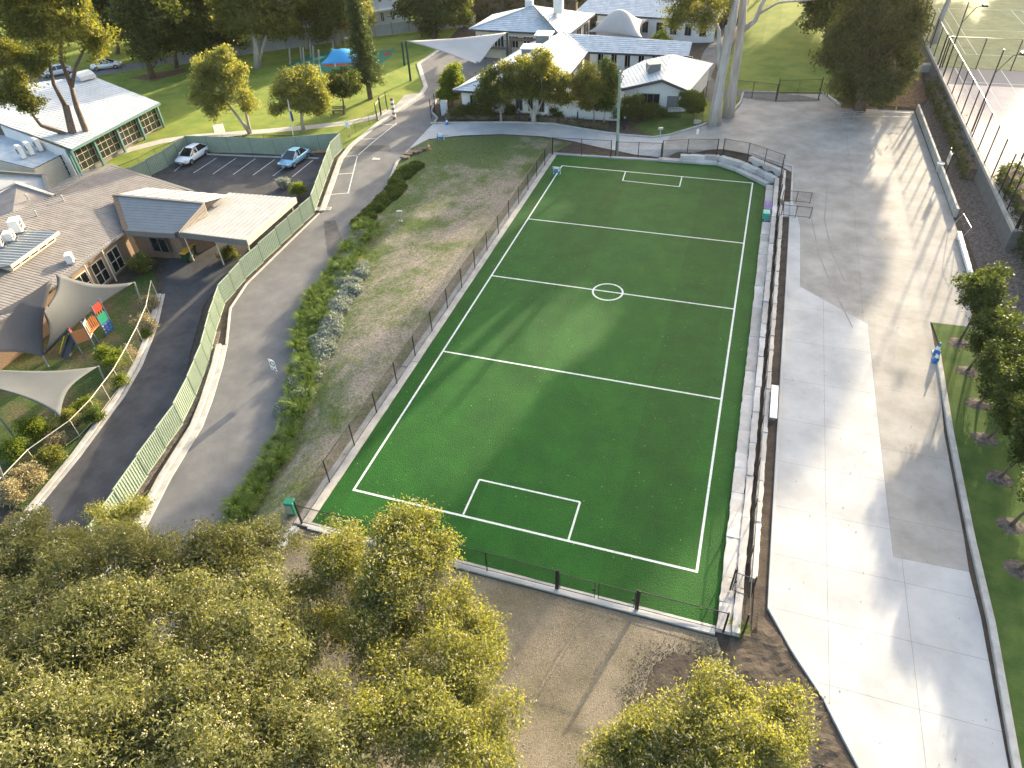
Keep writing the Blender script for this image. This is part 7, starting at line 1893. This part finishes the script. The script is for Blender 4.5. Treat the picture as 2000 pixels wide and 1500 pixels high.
for k, (px, py) in enumerate([(797, 303), (806, 300), (815, 298), (824, 294), (790, 310)]):
    b = gnd(px, py); rough_block((b.x - .5, b.y), (b.x + .5, b.y + .2), -.3, .3, b.z - .2, b.z + .25, rngb, .1, 3).thing('rock', 'bark_brown', 'dark rough edging rock by the junction kerb', 'rock', 'rocks by the junction kerb')
for k, (px, py, lb) in enumerate([(1338, 76, 'large pale boulder beside the back wing wall'), (1362, 240, 'small ochre rock on the lawn by the forked gum')]):
    b = gnd(px, py); s_ = 1.1 if k == 0 else .4; rough_block((b.x - s_, b.y), (b.x + s_, b.y), -s_ * .6, s_ * .6, b.z - .2, b.z + s_ * .7, rngb, .2 * s_, 3).thing('boulder', 'sandstone', lb, 'rock')
# little yellow pieces on the slab edge: white pipe, notice boards, bin, hand rail
a, b = gnd(1862, 460), gnd(1884, 540); MB().beam(a + Vector((.3, 0, .3)), b + Vector((.3, 0, .3)), .28, .28).thing('white_conduit', 'white_paint', 'long white square conduit lying along the slab edge', 'conduit')
hb = gnd(1852, 468); hr_ = thing('handrail', 'thin galvanised handrail frame at the step beside the hedge', 'railing', hb)
for q in ((1852, 450), (1866, 478)): MB().tube([gnd(*q), gnd(*q) + Vector((.6, 0, 1.6))], .025, 6).build('post', 'galvanised', hr_)
MB().tube([gnd(1852, 450) + Vector((.6, 0, 1.6)), gnd(1866, 478) + Vector((.6, 0, 1.6))], .025, 6).build('rail', 'galvanised', hr_)
nb = gnd(1842, 352); ns = thing('notice_board', 'cream notice board on black posts in the hedge gap', 'sign', nb)
for dy in (0, 1.2): MB().tube([nb + Vector((0, dy, 0)), nb + Vector((0, dy, 2.6))], .045, 6).build('post', 'black_steel', ns)
MB().box(nb + Vector((-.02, .6, 1.9)), (.05, 1.1, 1.0)).build('board', 'cream_paint', ns); MB().box(nb + Vector((-.06, .6, 2.0)), (.01, .8, .3)).build('notice', 'fence_grey', ns)
b = gnd(1832, 335); wb_ = thing('litter_bin', 'white round litter bin beside the notice board', 'bin', b)
MB().lathe(b, [(.22, 0), (.30, .8)], 14).build('bin_body', 'sail_white', wb_); MB().tube([b + Vector((.3 * math.cos(a), .3 * math.sin(a), .82)) for a in np.linspace(0, 6.2832, 15)], .03, 5, cap=False).build('rim', 'white_paint', wb_)

# ------------------------------------------------------------------ tennis courts
mat('court_pale', (.50, .43, .40), .85, col2=(.58, .52, .48), vscale=.6, detail=8); mat('court_green', (.20, .23, .12), .9, col2=(.27, .30, .17), vscale=.8); mat('court_purple', (.20, .20, .215), .85); mat('court_wall', (.13, .13, .13), .9, var=.15, vscale=1.5)
CZ = 3.0
w0, w1, w2_ = at(1786, 40, CZ), at(1880, 240, CZ), at(1978, 452, CZ)
cx = np.polyfit([w0.y, w1.y, w2_.y], [w0.x, w1.x, w2_.x], 1); cxf = lambda y: float(np.polyval(cx, y))
y0c, y1c = w2_.y, 175.0
MB().prism([(cxf(y0c), y0c), (cxf(y0c) + 45, y0c), (cxf(y1c) + 45, y1c), (cxf(y1c), y1c)], 0.2, CZ).build('tennis_court', 'court_wall')['kind'] = 'structure'
ym = at(1850, 132, CZ).y; yp = at(1870, 165, CZ).y
def cq(ya, yb, m, dz, x0=.25, x1=44.5, name='court_surface'):
    o = MB().quad((cxf(ya) + x0, ya, CZ + dz), (cxf(ya) + x1, ya, CZ + dz), (cxf(yb) + x1, yb, CZ + dz), (cxf(yb) + x0, yb, CZ + dz)).build(name, m, bpy.data.objects['tennis_court']); return o
cq(y0c + .2, yp, 'court_pale', .006); cq(yp, ym, 'court_purple', .006); cq(ym, 174, 'court_green', .006)
for ya, yb, x0, x1 in ((y0c + 8, y0c + 8.08, 4, 15), (ym + 6, ym + 6.1, 4, 15), (ym + 30, ym + 30.1, 4, 15), (ym + 18, ym + 18.08, 5.3, 13.6), (yp + 1, yp + 1.1, 2, 14)): cq(ya, yb, 'white_line', .012, x0, x1, 'court_line')
for x in (4, 5.3, 13.6, 15): cq(ym + 6, ym + 30, 'white_line', .014, x, x + .08, 'court_line')
for x in (2, 4.4, 6.8): cq(yp - 8, ym, 'white_line', .014, x, x + .08, 'court_line')
# coping
MB().prism([(cxf(y0c) - .05, y0c), (cxf(y0c) + .25, y0c), (cxf(y1c) + .25, y1c), (cxf(y1c) - .05, y1c)], CZ - .1, CZ + .18).build('coping', 'kerb_concrete', bpy.data.objects['tennis_court'])
def tall_fence(label, pts, h, sp):
    return chain_fence(label, pts, h, sp, pr=.06, pitch=0.12, wire=.008, name='court_fence')
tall_fence('tall black mesh fence along the edge of the raised courts', [(cxf(y0c) + .15, y0c + .2, CZ + .15), (cxf(ym - 1) + .15, ym - 1, CZ + .15)], 3.4, 3.2)
tall_fence('tall black mesh fence along the green court', [(cxf(ym) + .15, ym + .4, CZ + .15), (cxf(ym + 60) + .15, ym + 60, CZ + .15)], 3.4, 3.6)
tall_fence('tall black mesh fence between pale court and green court', [(cxf(ym) + .6, ym, CZ), (cxf(ym) + 40, ym - 1.5, CZ)], 3.4, 3.6)
tall_fence('tall black mesh fence across the end of the raised pale court', [(cxf(y0c) + .3, y0c + .3, CZ), (cxf(y0c) + 30, y0c - .5, CZ)], 3.4, 3.2)
mat('flood_lamp', (.75, .74, .70), .3)
for k, (y_, lb) in enumerate([(y0c + 6, 'first'), (y0c + 21, 'second'), (ym - 2.5, 'third'), (ym + 20, 'fourth')]):
    b = Vector((cxf(y_) + .5, y_, CZ)); t = thing('floodlight', 'tall black floodlight pole on the court edge, %s from the tall bushy hedge' % lb, 'light', b, 'court floodlights')
    MB().tube([b, b + Vector((0, 0, 7.5))], [.09, .06], 8).build('pole', 'black_steel', t); MB().tube([b + Vector((0, 0, 5.4)), b + Vector((.9, 0, 7.0)), b + Vector((1.5, 0, 7.2))], .04, 6).build('arm', 'black_steel', t)
    hd = MB().bevbox(b + Vector((1.7, 0, 7.2)), (.6, .45, .18), .04).build('lamp_head', 'grille_black', t); MB().box(b + Vector((1.7, 0, 7.32)), (.5, .4, .08)).build('lamp_cover', 'flood_lamp', hd)
# stacked boards and chairs at the court gate
b = gnd(1806, 140); MB().bevbox(b + Vector((0, 0, .5)), (2.4, 1.0, .9), .1, .1).thing('equipment_trolley', 'sail_white', 'pale covered equipment trolley beside the court gate', 'trolley')
# fallen leaves on the turf and drive
rl_ = np.random.default_rng(77); n = 420
P = np.stack([rl_.uniform(-1, 20.4, n), rl_.uniform(-2.6, 30, n), np.full(n, .03)], 1)
P2 = np.stack([rl_.uniform(23.2, 32, 160), rl_.uniform(-12, 40, 160), np.zeros(160)], 1); P2[:, 2] = H(P2[:, 0], P2[:, 1]) + .03
V, Fq = leaves(rl_, np.concatenate([P, P2]), 1, .0, .09, .05); o = fast_mesh('fallen_leaves', V, Fq, 'leaf_dry'); tag(o, 'scattered fallen leaves on the turf and concrete', 'leaves', kind='stuff')

# grass tufts on the bank and lawns, pebbles on the dirt, crumbs round the soil heap
def blades(rng, P, n, h, w):
    m = len(P) * n; C = np.repeat(P, n, 0) + np.concatenate([rng.normal(0, .10, (m, 2)), np.zeros((m, 1))], 1)
    a = rng.uniform(0, 6.283, m); lean = rng.uniform(.1, .8, m); hh = h * rng.uniform(.5, 1.3, m)
    d = np.stack([np.cos(a), np.sin(a), np.zeros(m)], 1); s = np.stack([-np.sin(a), np.cos(a), np.zeros(m)], 1) * w
    T = C + d * (lean * hh)[:, None]; T[:, 2] += hh
    V = np.stack([C - s, C + s, T + s * .2, T - s * .2], 1).reshape(-1, 3); return V, np.arange(len(V)).reshape(-1, 4)
rg = np.random.default_rng(21)
n = 6500; yy = rg.uniform(-4, 52, n); kx = np.interp(yy, _ry, _rx); xx = kx + 2.2 + rg.uniform(0, 1, n) ** 1.25 * (-2.2 - kx - 2.2)
keep = (np.sin(xx * 1.3 + yy * .4) + np.sin(yy * 1.1 - xx * .5) + rg.normal(0, .6, n)) > -.3
P = np.stack([xx, yy, H(xx, yy)], 1)[keep]
V, Fq = blades(rg, P, 7, .10, .011); o = fast_mesh('grass', V, Fq, 'leaf_strap'); tag(o, 'short rough grass tufts over the embankment', 'grass', kind='stuff')
n = 1500; P = np.stack([rg.uniform(-1, 20.5, n), rg.uniform(-13, -3.4, n), np.zeros(n)], 1); V, Fq = puffs(rg, P, .022); o = fast_mesh('gravel', V, Fq, 'kerb_concrete'); tag(o, 'loose pebbles scattered over the bare dirt yard', 'pebbles', kind='stuff')
n = 2600; t_ = rg.uniform(0, 1, n); cx_ = np.interp(t_, [0, .3, .6, .8, 1], [19.2, 18.2, 17.8, 18.4, 21.2]); cy_ = np.interp(t_, [0, .3, .6, .8, 1], [-12, -9.2, -7.0, -5.0, -3.9])
P = np.stack([cx_ + rg.normal(-.25, .38, n), np.minimum(cy_ + rg.normal(0.1, .35, n), -3.45), np.full(n, .0)], 1); V, Fq = puffs(rg, P, .02); o = fast_mesh('dirt_crumbs', V, Fq, 'soil'); tag(o, 'dark soil crumbs round the edge of the soil heap', 'soil', kind='stuff')

# ------------------------------------------------------------------ thin scattering air, added to wash the view like lens glare
def glare_haze(density=0.00005):
    m = bpy.data.materials.new('glare_haze_air'); m.use_nodes = True
    n = m.node_tree.nodes
    for x in list(n):
        if x.type != 'OUTPUT_MATERIAL': n.remove(x)
    out = [x for x in n if x.type == 'OUTPUT_MATERIAL'][0]
    v = n.new('ShaderNodeVolumePrincipled'); v.inputs['Color'].default_value = (0.95, 0.93, 0.88, 1)
    v.inputs['Density'].default_value = density; v.inputs['Anisotropy'].default_value = 0.55
    m.node_tree.links.new(v.outputs[0], out.inputs['Volume'])
    o = MB().box((0, 190, 19.5), (860, 840, 47)).build('glare_haze', m); o['kind'] = 'stuff'
glare_haze()
SC.cycles.volume_bounces = 0
